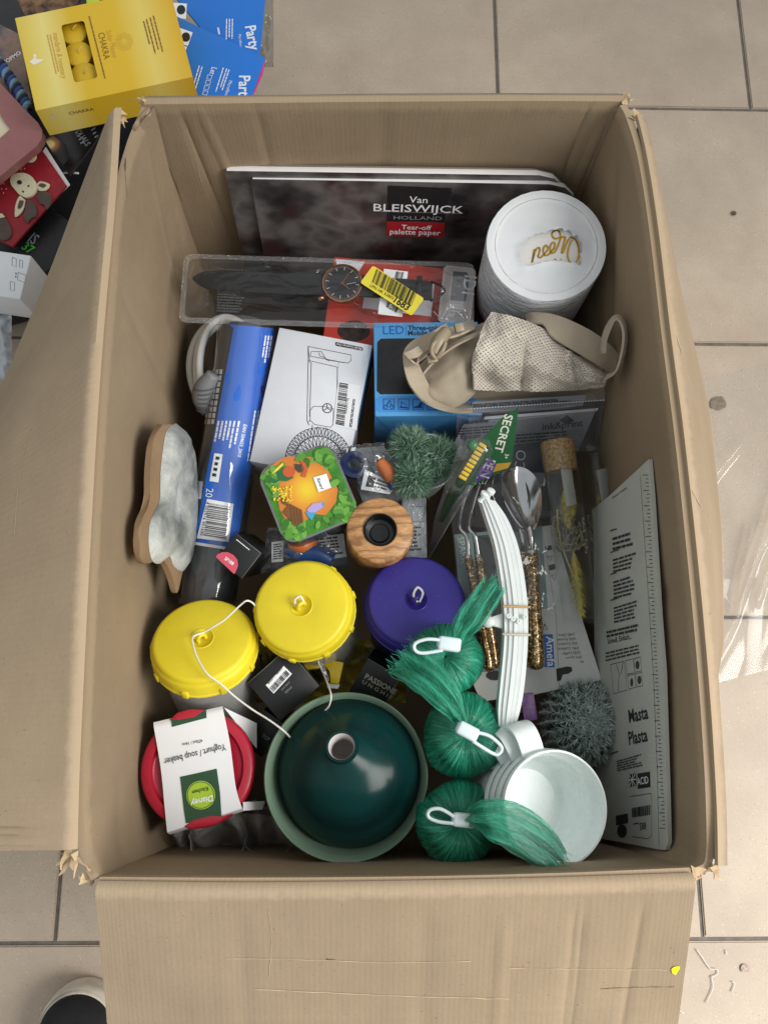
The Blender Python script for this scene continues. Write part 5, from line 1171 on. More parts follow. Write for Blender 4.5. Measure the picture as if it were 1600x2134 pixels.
# ================================================================ nested white cups
CUP = mat((232, 240, 238), .28, var=.01, sss=.0); cx, cyp, zt = 1157, 1684, .378
c0 = P(cx, cyp, zt); R = M(cx, cyp, zt, 114); ax = V((.24, .0, 1)).normalized()
for k in range(4):
    c = c0 - ax * (.013 * k)
    t = thing('white_cup', ['topmost white plastic cup, open, green net tail hanging into it', 'second white cup of the nested stack, just below the top one', 'third white cup down in the nested stack', 'lowest white cup of the nested stack'][k], 'cup', c - ax * .075, 'nested white cups')
    pr = [(R * .965, -.001), (R * .985, .0016), (R * 1.02, .0014), (R * 1.035, -.002), (R * 1.0, -.003), (R * .97, -.012), (R * .965, -.015), (R * .93, -.05), (R * .88, -.068), (R * .8, -.072), (0, -.072)]
    inn = [(0, -.058), (R * .60, -.058), (R * .615, -.057), (R * .74, -.056), (R * .80, -.052), (R * .885, -.02), (R * .91, -.012), (R * .945, -.0105), (R * .965, -.001)]
    lathe('bowl', c, ax, inn + pr[1:], CUP, t, 72)
    # handle: broad C toward the upper left
    X_, Y_, Z_ = axes(ax); hd = (P(1108, 1548, zt) - P(cx, cyp, zt)); hd.z = 0; hd.normalize(); sd = ax.cross(hd).normalized() * .0105
    hd = (hd + sd.normalized() * .13 * k).normalized(); sd = ax.cross(hd).normalized() * .0105
    b0 = c + hd * R * .99 - ax * .006
    pts = [b0, b0 + hd * .014 + ax * .001, b0 + hd * .022 - ax * .003, b0 + hd * .025 - ax * .013, b0 + hd * .021 - ax * .03, b0 - hd * .002 - ax * .042]
    ribbon('handle', pts, [sd] * len(pts), .0028, CUP, t, 6, 3, .0008)

# ================================================================ green net bundles
def net_mat(name, c1, c2, c3):
    m, t, N, L, b = nt(name); uv = coord(N, L, (1, 1, 1), 'UV')
    st_ = noi(N, L, coord(N, L, (70, 2.6, 1), 'UV'), 1.0, 4, .65)
    big = noi(N, L, coord(N, L), 26, 3, .5)
    def diag(a):
        w = N.new('ShaderNodeTexWave'); w.bands_direction = 'X'; w.inputs['Scale'].default_value = 26; w.inputs['Distortion'].default_value = 2.2; w.inputs['Detail'].default_value = 2
        mp = N.new('ShaderNodeMapping'); mp.inputs['Rotation'].default_value = (0, 0, a); L.new(uv, mp.inputs['Vector']); L.new(mp.outputs[0], w.inputs['Vector']); return w.outputs['Fac']
    mx = N.new('ShaderNodeMath'); mx.operation = 'MAXIMUM'; L.new(diag(.28), mx.inputs[0]); L.new(diag(-.28), mx.inputs[1])
    col_ = ramp(N, L, st_, [(.32, lin(c1)), (.5, lin(c2)), (.68, lin(c3))])  # satin highlight streaks painted into the colour, dark to light
    col_ = mixc(N, L, ramp(N, L, mx.outputs[0], [(.55, (.45, .45, .45, 1)), (.85, (0, 0, 0, 1))]), col_, lin(c1))
    col_ = mixc(N, L, ramp(N, L, big, [(.4, (.5, .5, .5, 1)), (.6, (0, 0, 0, 1))]), col_, lin(c1))
    L.new(col_, b.inputs['Base Color']); setp(b, Roughness=.3, Specular_IOR_Level=.6)
    p = bump(N, L, st_, .7, .004, b); bump(N, L, mx.outputs[0], .35, .001, b, p); return m
NETB = net_mat('net_bundle', (10, 84, 66), (32, 146, 114), (92, 206, 170)); NETS = mat((64, 176, 142), .45, var=.2, vs=120)
CLIP = mat((212, 226, 228), .3, var=.01, sss=.0)
def net_ball(label, u, v, z, rpx, ax, seed, sq=.92):
    c = P(u, v, z); R = M(u, v, z, rpx); ax = V(ax).normalized(); X, Y, Z = axes(ax)
    t = thing('net_bundle', label, 'net bundle', c - V((0, 0, R)), 'green net bundles')
    def rad(th, ph):   # ph 0 at the pinch
        pin = 1 - .34 * math.exp(-(ph / .33) ** 2)
        return R * pin * (1 + .035 * math.sin(3 * th + seed) * math.sin(ph) + .02 * math.sin(17 * th + 2 * seed) * math.exp(-ph * 1.3) + .10 * noise.noise(V((math.cos(th) * 1.6, math.sin(th) * 1.6, ph * 1.6 + seed))) + .02 * noise.noise(V((math.cos(th) * 6, math.sin(th) * 6, ph * 3 + seed))))
    def sp(th, ph, o=0.0):
        r = rad(th, ph) + o; return c + (X * math.cos(th) + Y * math.sin(th)) * r * math.sin(ph) + Z * r * math.cos(ph) * sq
    sheet('core', lambda a, b: sp(2 * math.pi * a, .02 + (math.pi - .04) * b), 96, 48, NETB, t)
    gs = []; rn = random.Random(int(seed * 10)); NS = 34
    for k in range(NS):
        for dr in (1, -1):
            th = 2 * math.pi * (k + rn.uniform(-.2, .2)) / NS; tw = dr * rn.uniform(.35, .65)
            gs.append(g_tube([sp(th + tw * q / 16, .06 + 2.5 * q / 16, .0003 + .0003 * (k % 3)) for q in range(17)], .00018, 3, caps=False))
    make('net', *cat_g(gs), NETS, t, True, kind='stuff')
    return t, c, R, Z
def tail(t, path, wid, seed, n=20, fray=.009):
    """path (u,v,z); wid half widths in px with direction handled by the camera plane"""
    c = cmr([P(*a) for a in path], 7); w = [q.x for q in cmr([(a, 0, 0) for a in wid], 7)]; m = len(c); rn = random.Random(seed)
    S_ = []
    for i in range(m):
        tg = (c[min(i + 1, m - 1)] - c[max(i - 1, 0)]).normalized(); s = tg.cross(V((0, 0, 1))).normalized(); S_.append((s, s.cross(tg).normalized()))
    def pt(i, k, lay): 
        i0 = min(int(i), m - 2); fr = i - i0; cc = c[i0].lerp(c[i0 + 1], fr); s = S_[i0][0]; up = S_[i0][1]
        ww = (w[i0] * (1 - fr) + w[i0 + 1] * fr) / F * .76
        return cc + s * k * ww + up * (.0022 * math.sin(k * 7 + seed + i * .15) + .0016 * lay + .003 * (1 - k * k) + .0015 * math.sin(i * .5 + k * 3))
    gs = []
    for lay in (0, 1):
        for j in range(n):
            k0 = -1 + 2 * j / (n - 1); ph = rn.random() * 6; k1 = max(-1.05, min(1.05, k0 + rn.uniform(-.12, .12)))
            pts = [pt(i, k0 + (k1 - k0) * i / m + .035 * math.sin(i * .8 + ph), lay) for i in range(m)]
            e = pts[-1] - pts[-2]; e = e.normalized() if e.length else V((1, 0, 0))
            pts.append(pts[-1] + (e + V((rn.gauss(0, .3), rn.gauss(0, .3), rn.gauss(0, .3)))) * fray * rn.random())
            gs.append(g_tube(pts, .00022, 3, caps=False))
        for j in range(26):
            i0 = rn.uniform(0, m - 6); L = rn.uniform(4, 9); k0 = rn.uniform(-1, .6); dk = rn.choice((-1, 1)) * rn.uniform(.3, .7)
            gs.append(g_tube([pt(min(m - 1.01, i0 + L * q / 6), max(-1, min(1, k0 + dk * q / 6)), lay + .5) for q in range(7)], .00022, 3, caps=False))
    make('tail_net', *cat_g(gs), NETS, t, True, kind='stuff')
    for ly in (-.8, .6):
        def fp(a, b, ly=ly):
            k = (2 * a - 1) * (1 - .05 * abs(ly)); p = pt(min(b * (m - 1), m - 1.01), k, ly); i0 = min(int(b * (m - 1)), m - 1)
            return p + S_[i0][1] * (.0022 * math.sin(k * 11 + ly * 5 + b * 3) * min(1, 3 * b) + .0016 * noise.noise(V((k * 4, b * 5, seed + ly)))) + (c[-1] - c[-2]).normalized() * (.006 * noise.noise(V((k * 9, 0, seed)))) * (b ** 8)
        sheet('tail_fold', fp, 44, 2 * m, NETF, t)
def netf():
    m, t, N, L, b = nt('net_fold'); setp(b, Roughness=.38, Specular_IOR_Level=.5)
    uv = coord(N, L, (1, 1, 1), 'UV')
    def diag(a, sc):
        w = N.new('ShaderNodeTexWave'); w.bands_direction = 'X'; w.inputs['Scale'].default_value = sc; w.inputs['Distortion'].default_value = 1.5; w.inputs['Detail'].default_value = 1
        mp = N.new('ShaderNodeMapping'); mp.inputs['Rotation'].default_value = (0, 0, a); L.new(uv, mp.inputs['Vector']); L.new(mp.outputs[0], w.inputs['Vector']); return w.outputs['Fac']
    mx = N.new('ShaderNodeMath'); mx.operation = 'MAXIMUM'; L.new(diag(.75, 11), mx.inputs[0]); L.new(diag(-.75, 11), mx.inputs[1])
    n_ = noi(N, L, coord(N, L, (9, 2, 1), 'UV'), 1.0, 3, .6)
    L.new(ramp(N, L, n_, [(.3, lin((40, 146, 116))), (.6, lin((70, 178, 146)))]), b.inputs['Base Color'])
    ad = N.new('ShaderNodeMath'); ad.operation = 'MULTIPLY_ADD'; L.new(n_, ad.inputs[0]); ad.inputs[1].default_value = .7; L.new(mx.outputs[0], ad.inputs[2])
    L.new(ramp(N, L, ad.outputs[0], [(.95, (.06, .06, .06, 1)), (1.35, (.66, .66, .66, 1))]), b.inputs['Alpha']); bump(N, L, mx.outputs[0], .3, .001, b); return m
NETF = netf()
def clip(t, u, v, z, a, loop):
    """white crimp at pixel (u,v) turned by angle a (deg, image); loop: pixel path of the wire loop"""
    ca, sa = math.cos(math.radians(a)), math.sin(math.radians(a)); hw, hh = 24, 15
    q = lambda x, y: P(u + x * ca - y * sa, v + x * sa + y * ca, z)
    f = Face(q(-hw, -hh), q(hw, -hh), q(-hw, hh)); cl = box('clip', f, 0, f.W, 0, f.H, -.008, .003, CLIP, t, .0028, 3)
    box('clip_slot', f, -.0012, .003, f.H * .2, f.H * .8, -.005, .0014, mat((120, 130, 132), .4), cl, .0005)
    tube('loop', [P(*p) for p in loop], .0016, CLIP, cl, 8, 6)
t, c, R, Z = net_ball('back green net bundle beside the purple lid, tail pointing up', 926, 1376, .328, 77, (-.05, .1, 1), 1.3)
tail(t, [(952, 1336, .372), (962, 1312, .378), (984, 1282, .378), (1006, 1252, .374), (1028, 1220, .368)], [10, 22, 28, 27, 26], 5)
clip(t, 936, 1342, .381, 8, [(918, 1334, .382), (890, 1332, .382), (866, 1340, .38), (864, 1354, .379), (880, 1361, .379), (922, 1355, .381)])
t, c, R, Z = net_ball('middle green net bundle, tail laid over the black carton', 966, 1532, .328, 86, (0, .05, 1), 2.7)
tail(t, [(958, 1500, .372), (938, 1464, .382), (900, 1420, .382), (866, 1392, .374), (838, 1372, .364)], [12, 26, 34, 36, 40], 9)
clip(t, 974, 1524, .380, 28, [(992, 1526, .381), (1020, 1534, .38), (1044, 1556, .378), (1040, 1570, .377), (1026, 1570, .377), (984, 1544, .380)])
t, c, R, Z = net_ball('front green net bundle, tail draped into the white cup', 952, 1712, .326, 84, (.05, 0, 1), 4.1)
tail(t, [(980, 1702, .380), (1020, 1704, .400), (1070, 1722, .400), (1118, 1756, .396), (1162, 1798, .392)], [16, 34, 40, 38, 26], 13)
clip(t, 966, 1710, .378, 6, [(946, 1702, .379), (918, 1686, .378), (896, 1688, .376), (892, 1702, .375), (912, 1712, .376), (944, 1716, .379)])

# ================================================================ pale green bowl and teal vase in it
def glaze(c1, c2, ax_o, name):
    m, t, N, L, b = nt(name); vec = coord(N, L)
    g = N.new('ShaderNodeSeparateXYZ'); L.new(vec, g.inputs[0])
    n_ = noi(N, L, coord(N, L, (8, 8, 90)), 1.0, 4); L.new(ramp(N, L, n_, [(.3, lin(c1)), (.7, lin(c2))]), b.inputs['Base Color'])
    setp(b, Roughness=.2, Specular_IOR_Level=.2); bump(N, L, n_, .12, .002, b); return m
c0 = P(721, 1617, .328); R = M(721, 1617, .328, 171); ax = V((.0, .02, 1)).normalized()
t = thing('green_bowl', 'large pale green glazed bowl with a teal vase sitting in it', 'bowl', c0 - ax * .1)
lathe('bowl', c0, ax, [(0, -.085), (R * .45, -.082), (R * .72, -.06), (R * .88, -.03), (R * .965, -.002), (R * .985, .001), (R, -.001), (R * .93, -.03), (R * .78, -.064), (R * .5, -.09), (0, -.092)], glaze((112, 138, 118), (134, 158, 136), 0, 'sage_glaze'), t, 80)
va = thing('teal_vase', 'round teal glazed vase with narrow open neck inside the bowl', 'vase', c0 - ax * .08)
vt = P(712, 1557, .360); vb = P(742, 1632, .237); vax = (vt - vb).normalized(); L = (vt - vb).length; R2 = M(735, 1612, .30, 155)
TEAL = glaze((9, 40, 40), (14, 56, 54), 0, 'teal_glaze'); rn_ = M(712, 1557, .36, 33)
out = [(0, -.02), (R2 * .6, -.018), (R2 * .9, .01), (R2 * .985, .035), (R2, .052), (R2 * .98, .066), (R2 * .9, .084), (R2 * .76, .0985), (R2 * .58, .1085), (R2 * .40, .115), (R2 * .29, .119), (rn_ * .92, .1235), (rn_ * .93, L - .004), (rn_ * 1.05, L - .002), (rn_ * 1.08, L), (rn_ * 1.0, L + .0022), (rn_ * .84, L + .0018)]
lathe('body', vb, vax, out, TEAL, va, 80)
lathe('neck_lining', vb, vax, [(rn_ * .84, L + .0018), (rn_ * .76, L - .001), (rn_ * .74, L - .012), (rn_ * .9, L - .02), (rn_ * 1.1, L - .03), (0, L - .06)], mat((196, 190, 186), .3, var=.02), va, 48)

# ================================================================ beaker with red lid and paper sleeve
c0 = P(411, 1602, .315); R = M(411, 1602, .315, 119); bot = P(452, 1600, .21); ax = (c0 - bot).normalized()
t = thing('soup_beaker', 'clear beaker with red lid and white green paper sleeve', 'beaker', bot)
REDL = mat((176, 30, 52), .32, var=.02)
lathe('lid', c0, ax, [(0, -.004), (R * .76, -.004), (R * .80, -.003), (R * .815, 0), (R * .95, 0), (R * .99, -.0015), (R, -.005), (R * 1.0, -.014), (R * .96, -.015)], REDL, t, 72)
lathe('cup', c0, ax, [(R * .93, -.012), (R * .90, -.05), (R * .82, -.1), (R * .5, -.104), (0, -.104)], clear((.86, .88, .88), .14, .05, .12, .1, 20), t, 48)
fz = Face(c0 - axes(ax)[0] * .1 + axes(ax)[1] * .1 + ax * .0015, c0 + axes(ax)[0] * .1 + axes(ax)[1] * .1 + ax * .0015, c0 - axes(ax)[0] * .1 - axes(ax)[1] * .1 + ax * .0015)
slv = cmr([V((*fz.loc(*q), 0)) for q in ((320, 1506), (336, 1600), (345, 1690), (350, 1740))], 8), cmr([V((*fz.loc(*q), 0)) for q in ((464, 1472), (480, 1550), (492, 1640), (507, 1690))], 8)
SLEEVE = mat((232, 233, 234), .5, var=.01)
def slf(u, v):
    p = at(slv[0], v).lerp(at(slv[1], v), u); e = max(0, v - .93) / .07; s_ = max(0, .05 - v) / .05
    return fz.q(p.x, p.y, .0008 + .001 * math.sin(math.pi * u) - .012 * e ** 1.5 - .002 * s_)
sheet('sleeve', slf, 16, 44, SLEEVE, t, .0005)
def fold(u, v):   # sleeve end turned down over the side
    a, b = slf(u, 1), slf(u, 1) + V((.004, .004, -.05)); return a.lerp(b, v)
sheet('sleeve_end', fold, 10, 6, SLEEVE, t, .0005)
sheet('sleeve_side', lambda u, v: fz.hit(505 + 34 * u, 1690 - 0 * v) .lerp(fz.hit(505 + 40 * u, 1672), 1 - v) - ax * (.004 + .022 * u), 8, 4, SLEEVE, t, .0005)
sheet('sleeve_top', lambda u, v: fz.hit(466 + 60 * v, 1474 + 30 * v + 55 * u * v) - ax * (.003 + .03 * v), 8, 8, SLEEVE, t, .0005)
fz2 = fz.up(.0025); GRN = mat((40, 76, 48), .45, var=.04)
ink('green_panel', t, GRN, g_poly(fz2, [(376, 1619), (452, 1602), (459, 1652), (462, 1702), (388, 1716), (384, 1690)], .0002), g_quad(fz2, [(357, 1497), (430, 1479), (431, 1496), (359, 1515)], 1, 1, .0002))
ink('logo_disc', t, mat((164, 196, 46), .4, var=.03), g_poly(fz2, circ(419, 1657, 30, 30, 32), .0006)); ink('logo_ring', t, GRN, g_line(fz2, circ(419, 1657, 27.5, 27.5, 32), .0005, .0009, True))
ink('lettering', t, PRW, g_text(fz2, 'Disney', (444, 1657), (397, 1669), 1.0, .02, .15, h=.0011))
ink('lettering', t, mat((40, 60, 34), .5, var=0), g_text(fz2, 'Kitchen', (434, 1639), (401, 1648), 1.05, .01, h=.0011))
ink('lettering', t, mat((64, 66, 68), .5, var=0), g_text(fz2, 'Yoghurt / soup beaker', (470, 1550), (342, 1582), 1.35, .005, h=.0004), g_text(fz2, '470ml / 16oz', (422, 1540), (380, 1549), 1.2, .002, h=.0004))
lips = [[(354, 1500), (370, 1485), (395, 1478), (428, 1479), (405, 1495), (372, 1500)], [(384, 1722), (405, 1708), (440, 1700), (470, 1702), (452, 1716), (420, 1722), (395, 1727)]]
for q in lips: prism('lid_edge', [fz2.hit(*p) + ax * .0004 for p in q], ax, .003, REDL, t, .0006)

# ================================================================ jars with screw lids and a hanging tab
def jar(label, name_mat, top, botpx, rpx, name='lidded_jar', col=None, cupm=None, nub=True, dim=True):
    c0 = P(*top); b = P(*botpx); ax = (c0 - b).normalized(); R = M(*top, rpx); L = (c0 - b).length; X, Y, Z = axes(ax)
    t = thing('lidded_jar', label, 'jar', b, 'jars with coloured screw lids')
    pr = [(R * .22, -.0002), (R * .24, 0), (R * .9, 0), (R * .955, -.0008), (R * .985, -.003), (R * .99, -.0055), (R * 1.02, -.0065), (R * 1.04, -.009), (R * 1.045, -.02), (R * 1.06, -.0205), (R * 1.06, -.0225), (R * .98, -.023)]
    ld = lathe('lid', c0, ax, pr, col, t, 96, wob=(lambda r, z, th, j: (r * (1 + .006 * max(0, math.cos(40 * th)) * (1 if 7 <= j <= 10 else 0)), z)) if nub else None)
    lathe('lid_dimple', c0, ax, [(R * .24, -.0001), (R * .225, .0004), (R * .21, -.0005), (R * .15, -.003), (R * .10, -.0042), (0, -.0042)], col, ld, 40)
    if nub:
        for k in range(9):
            th = 2 * math.pi * k / 9 + .3; d = X * math.cos(th) + Y * math.sin(th); s = Z.cross(d); p = c0 + d * R * 1.05 - ax * .0205
            box('grip_nub', Face(p - s * .003 + ax * .0, p + s * .003, p - s * .003 - ax * .005), 0, .006, -.006, .003, -.001, .0022, col, ld, .001)
    # hanging tab: an arch standing in the dimple
    s = (X * .75 + Y * .66).normalized(); arch = [c0 - s * R * .08 - ax * .004, c0 - s * R * .085 + ax * .002, c0 - s * R * .02 + ax * .0052, c0 + s * R * .06 + ax * .003, c0 + s * R * .08 - ax * .004]
    tube('hanging_tab', arch, .0021, col, ld, 8, 6)
    lathe('body', c0, ax, [(R * .95, -.02), (R * .95, -.03), (R * .93, -.05), (R * .86, -L * .97), (R * .6, -L), (0, -L)], cupm, t, 56)
    return t, c0, ax, R
def lid_mat(col, rough):
    m, t, N, L, b = nt('moulded_lid'); vec = coord(N, L); c = lin(col)
    base = ramp(N, L, noi(N, L, vec, 22, 5, .65), [(.3, tuple(x * .93 for x in c[:3]) + (1,)), (.7, tuple(min(1, x * 1.05) for x in c[:3]) + (1,))])
    dust = ramp(N, L, noi(N, L, vec, 520, 2, .5), [(.70, (0, 0, 0, 1)), (.76, (.5, .5, .5, 1))]); base = mixc(N, L, dust, base, tuple(x * .5 + .25 for x in c[:3]) + (1,))
    sc_ = ramp(N, L, noi(N, L, coord(N, L, (260, 18, 40)), 1.0, 3, .7), [(.68, (0, 0, 0, 1)), (.74, (.22, .22, .22, 1))]); base = mixc(N, L, sc_, base, tuple(min(1, x * 1.15 + .04) for x in c[:3]) + (1,))
    L.new(base, b.inputs['Base Color']); r = N.new('ShaderNodeMapRange'); L.new(noi(N, L, vec, 40, 5, .7), r.inputs['Value']); r.inputs['To Min'].default_value = rough - .14; r.inputs['To Max'].default_value = rough + .18; L.new(r.outputs[0], b.inputs['Roughness'])
    bump(N, L, noi(N, L, vec, 700, 3), .10, .0008, b); return m
YEL = lid_mat((228, 208, 40), .46); PUR = lid_mat((50, 42, 134), .42)
CUPM = clear((.86, .88, .86), .34, .04, .2, .08, 20, hcol=(.85, .87, .84))
t_a, ca_, axa, Ra = jar('left jar with bright yellow screw lid and white string through its tab', None, (421, 1330, .320), (462, 1478, .205), 106, col=YEL, cupm=CUPM)
t_b, cb_, axb, Rb = jar('middle jar with bright yellow screw lid next to the purple one', None, (628, 1262, .330), (676, 1330, .21), 102, col=YEL, cupm=CUPM)
t_c, cc_, axc_, Rc = jar('jar with dark purple screw lid below the wooden tealight holder', None, (867, 1250, .310), (850, 1330, .20), 102, col=PUR, cupm=mat((34, 34, 60), .4), nub=False)
STR = mat((224, 222, 214), .8, var=.05, bp=.5, bs=900)
st_ = tube('string', [P(534, 1266, .318), P(526, 1256, .326), P(514, 1252, .336), P(500, 1262, .334), P(470, 1290, .334), P(445, 1306, .333), P(424, 1318, .330), P(404, 1326, .336), P(402, 1340, .340), P(412, 1372, .346), P(432, 1404, .350), P(460, 1425, .346), P(490, 1452, .335), P(528, 1480, .332), P(560, 1500, .335), P(590, 1522, .336), P(604, 1536, .32)], .0009, STR, None, 8, 6)
tag(st_, 'thin white string running from the yellow lid tab into the bowl', 'string')
st2 = tube('string', [P(660, 1372, .285), P(672, 1400, .29), P(684, 1428, .32), P(690, 1450, .337), P(686, 1470, .330), P(676, 1482, .318)], .0008, STR, None, 8, 6)
tag(st2, 'short white string end hanging over the back rim of the green bowl', 'string')
tube('string_loop', [cc_ + V((.001, -.002, 0)), cc_ + V((-.003, .004, .006)), cc_ + V((.001, .011, .008)), cc_ + V((.006, .006, .006)), cc_ + V((.003, -.002, 0))], .0012, STR, t_c, 8, 6)
tube('string_loop', [cb_ + V((-.004, -.002, .001)), cb_ + V((-.006, .004, .005)), cb_ + V((-.001, .008, .006)), cb_ + V((.003, .002, .003))], .0011, STR, t_b, 8, 6)

# ================================================================ small black cartons
BLK = mat((26, 27, 29), .42, var=.08, vs=80, bp=.08); EDG = mat((120, 120, 118), .6, var=0)
def carton(label, TL, TR, BL, depth, name='black_carton'):
    f = Face(TL, TR, BL); t = thing(name, label, 'carton', f.q(f.W / 2, f.H / 2, -depth), 'small black cartons')
    box('body', f, 0, f.W, 0, f.H, -depth, 0, BLK, t, .0006)
    for a, b in (((0, 0), (f.W, 0)), ((f.W, 0), (f.W, f.H))):
        tube('worn_edge', [f.q(*a, .0), f.q(*b, .0)], .0003, EDG, t, 5, 1)
    return f, t
f, t = carton('small black carton with pink half round mark beside the blue roll', P(492, 1112, .318), P(544, 1153, .316), P(447, 1161, .312), .085)
ink('pink_mark', t, mat((206, 84, 104), .4, var=.02), g_poly(f, tq([(568, 1070), (580, 1050), (610, 1036), (650, 1036), (690, 1055), (718, 1090), (722, 1130), (706, 1172), (694, 1188)])))
ink('lettering', t, PRW, g_text(f, 'SP188', tq([(625, 1085)])[0], tq([(685, 1128)])[0], 1.1, .02, h=.0008), g_print(f, [tq([(712, 945)])[0], tq([(812, 1025)])[0], tq([(806, 1034)])[0], tq([(706, 954)])[0]], 1, 4))
f, t = carton('black carton with white barcode in front of the middle yellow jar', P(516, 1424, .300), P(598, 1352, .302), P(587, 1500, .296), .09)
c5 = lambda pts: [(x / 3.8095 + 480, y / 3.8095 + 1340) for x, y in pts]
bl = ink('barcode_label', t, PRW, g_quad(f, c5([(425, 182), (490, 245), (345, 402), (282, 335)])))
ink('bars', bl, INK, g_bars(f, c5([(345, 388), (476, 244), (444, 212), (313, 356)]), 26, 3, .0008), g_text(f, '8050717 980505', c5([(306, 328)])[0], c5([(416, 204)])[0], 1.0, .01, h=.0008))
ink('lettering', t, LGREY, g_text(f, 'smalti', c5([(484, 342)])[0], c5([(430, 390)])[0], 1.0), g_text(f, 'ONE.INC', c5([(466, 302)])[0], c5([(400, 372)])[0], .9))
f, t = carton('black carton with pale brand lettering behind the bowl, near the green nets', P(766, 1372, .278), P(834, 1412, .278), P(722, 1450, .262), .08)
ink('lettering', t, mat((176, 172, 160), .4, var=0), g_text(f, 'PASSIONE', (759, 1413), (823, 1448), 1.0, .015), g_text(f, 'U N G H I E', (754, 1423), (816, 1458), .8))
f, t = carton('black carton standing between the beaker and the bowl', P(548, 1478, .262), P(592, 1510, .262), P(520, 1560, .255), .07)
ink('lettering', t, LGREY, g_text(f, 'TOP', (545, 1535), (560, 1545), 1.2, .01))

# ================================================================ yellow printed bag and yellow bracket below the jars
yb = sheet('yellow_bag', lambda u, v: P(515 + 330 * u, 1335 + 130 * v, .225 + .012 * noise.fractal(V((u * 5, v * 4, 2)), 1, 2, 3)), 40, 24, mat((150, 132, 30), .35, var=.15, vs=40))
ybt = thing('yellow_bag', 'yellow plastic bag with black letters under the yellow jars', 'plastic bag', P(680, 1400, .22))
_par(yb, ybt); yb.name = 'film'
fy = Face(P(515, 1335, .24), P(845, 1335, .24), P(515, 1465, .24))
ink('lettering', ybt, INK, g_text(fy, 'LEY', (792, 1348), (746, 1352), 1.2, .02), g_text(fy, 'TL', (566, 1362), (532, 1366), 1.4, .02))
br = thing('yellow_bracket', 'small yellow plastic bracket showing under the middle yellow lid', 'bracket', P(690, 1420, .23))
YB = mat((214, 184, 24), .3, var=.04)
for q in ([(622, 1378), (668, 1374), (672, 1392), (640, 1396)], [(676, 1372), (716, 1380), (706, 1426), (686, 1424), (690, 1396), (676, 1392)]):
    prism('bar', [P(u, v, .268) for u, v in q], V((0, 0, 1)), .02, YB, br, .0015)
prism('white_base', [P(u, v, .262) for u, v in ((680, 1424), (708, 1426), (704, 1436), (682, 1434))], V((0, 0, 1)), .01, WHITE, br, .001)
tube('clear_rod', [P(668, 1378, .282), P(676, 1398, .284), P(682, 1420, .28)], .0022, clear((.9, .92, .93), .1, .1), br, 8, 5)

# ================================================================ pleated clear bag in front of the beaker
CS = clear((.95, .96, .96), .20, .06, .05, .3, 30, hcol=(.95, .97, .97))
t = thing('clear_bag', 'pleated clear plastic bag squeezed between the red lid and front wall', 'plastic bag', P(470, 1760, .2))
def pleat(u, v):
    a = V((352 + 270 * u, 1712 - 18 * math.sin(math.pi * u), .292 - .02 * u)); b = V((372 + 255 * u, 1786 - 26 * u, .20))
    s_ = a.lerp(b, v); w = math.sin(u * 30 + 1.2 * math.sin(u * 9) + 2 * noise.noise(V((u * 3, v * 2, 4)))); k = min(1, v * 3)
    return P(s_.x, s_.y + 7 * w * k, s_.z + .012 * math.sin(math.pi * min(1, v * 1.2)) + .007 * w * k + .003 * noise.fractal(V((u * 12, v * 6, 1)), 1, 2, 3))
sheet('film', pleat, 150, 40, CS, t)
sheet('film_back', lambda u, v: pleat(min(1, u * .96 + .03), v) - V((0, .006, .014)), 80, 24, CS, t)
c_ = P(455, 1742, .262); lathe('clear_cup', c_, V((.1, .25, 1)), [(.026, 0), (.027, .001), (.026, -.02), (.022, -.06), (0, -.061)], CS, t, 40, wob=lambda r, z, th, j: (r * (1 + .04 * math.cos(14 * th)), z))
c_ = P(562, 1738, .246); lathe('clear_cup', c_, V((-.05, .25, 1)), [(.024, 0), (.025, .001), (.024, -.02), (.02, -.06), (0, -.061)], CS, t, 40, wob=lambda r, z, th, j: (r * (1 + .04 * math.cos(14 * th)), z))

# ================================================================ fluffy white toy on a wooden board against the left wall
pA, pB, pC = P(322, 905, .37), P(296, 1165, .372), P(408, 960, .265)
f = Face(pA, pC, pB)
if f.z.dot(CAM - f.o) < 0: f = Face(pA, pB, pC)
t = thing('fleece_board', 'wooden cut-out board with white fleece leaning on the left wall', 'board', P(360, 1150, .2))
wo = sm([(340, 884), (322, 915), (314, 980), (312, 1045), (298, 1080), (291, 1110), (294, 1160), (306, 1175), (335, 1165), (350, 1180), (362, 1210), (370, 1236), (378, 1205), (396, 1120), (402, 1000), (392, 925), (370, 884)], 4)
WOODP = mat((142, 116, 86), .7, var=.12, vs=14, bp=.2)
prism('board', [f.hit(*q) for q in wo], f.z, .006, WOODP, t, .0008)
fo = sm([(366, 882), (348, 895), (340, 930), (334, 985), (333, 1040), (322, 1065), (311, 1095), (310, 1140), (318, 1170), (334, 1174), (352, 1158), (362, 1180), (382, 1190), (396, 1160), (402, 1110), (405, 1010), (400, 945), (388, 900)], 4)
def fleece():
    m, t_, N, L, b = nt('fleece'); setp(b, Base_Color=lin((206, 208, 202)), Roughness=.32); vec = coord(N, L)
    n_ = noi(N, L, vec, 120, 5, .7); p = bump(N, L, n_, .6, .004, b); L.new(ramp(N, L, noi(N, L, vec, 25, 3), [(.35, lin((112, 116, 112))), (.66, lin((190, 193, 188)))]), b.inputs['Base Color']); return m
cu, cv_ = 366, 1035; rings = 9; vs, fs = [], []; nn = len(fo)
for j in range(rings + 1):
    k = 1 - j / rings
    for i, (u, v) in enumerate(fo):
        p = f.hit(cu + (u - cu) * k, cv_ + (v - cv_) * k); h = .009 * (1 - k ** 6) ** .5 - (.005 if k < .45 else 0) * math.cos(k / .45 * math.pi / 2) + .002 * noise.fractal(V(p) * 60, 1, 2, 3) * (1 if j else 0)
        vs.append(p + f.z * (h + .0004))
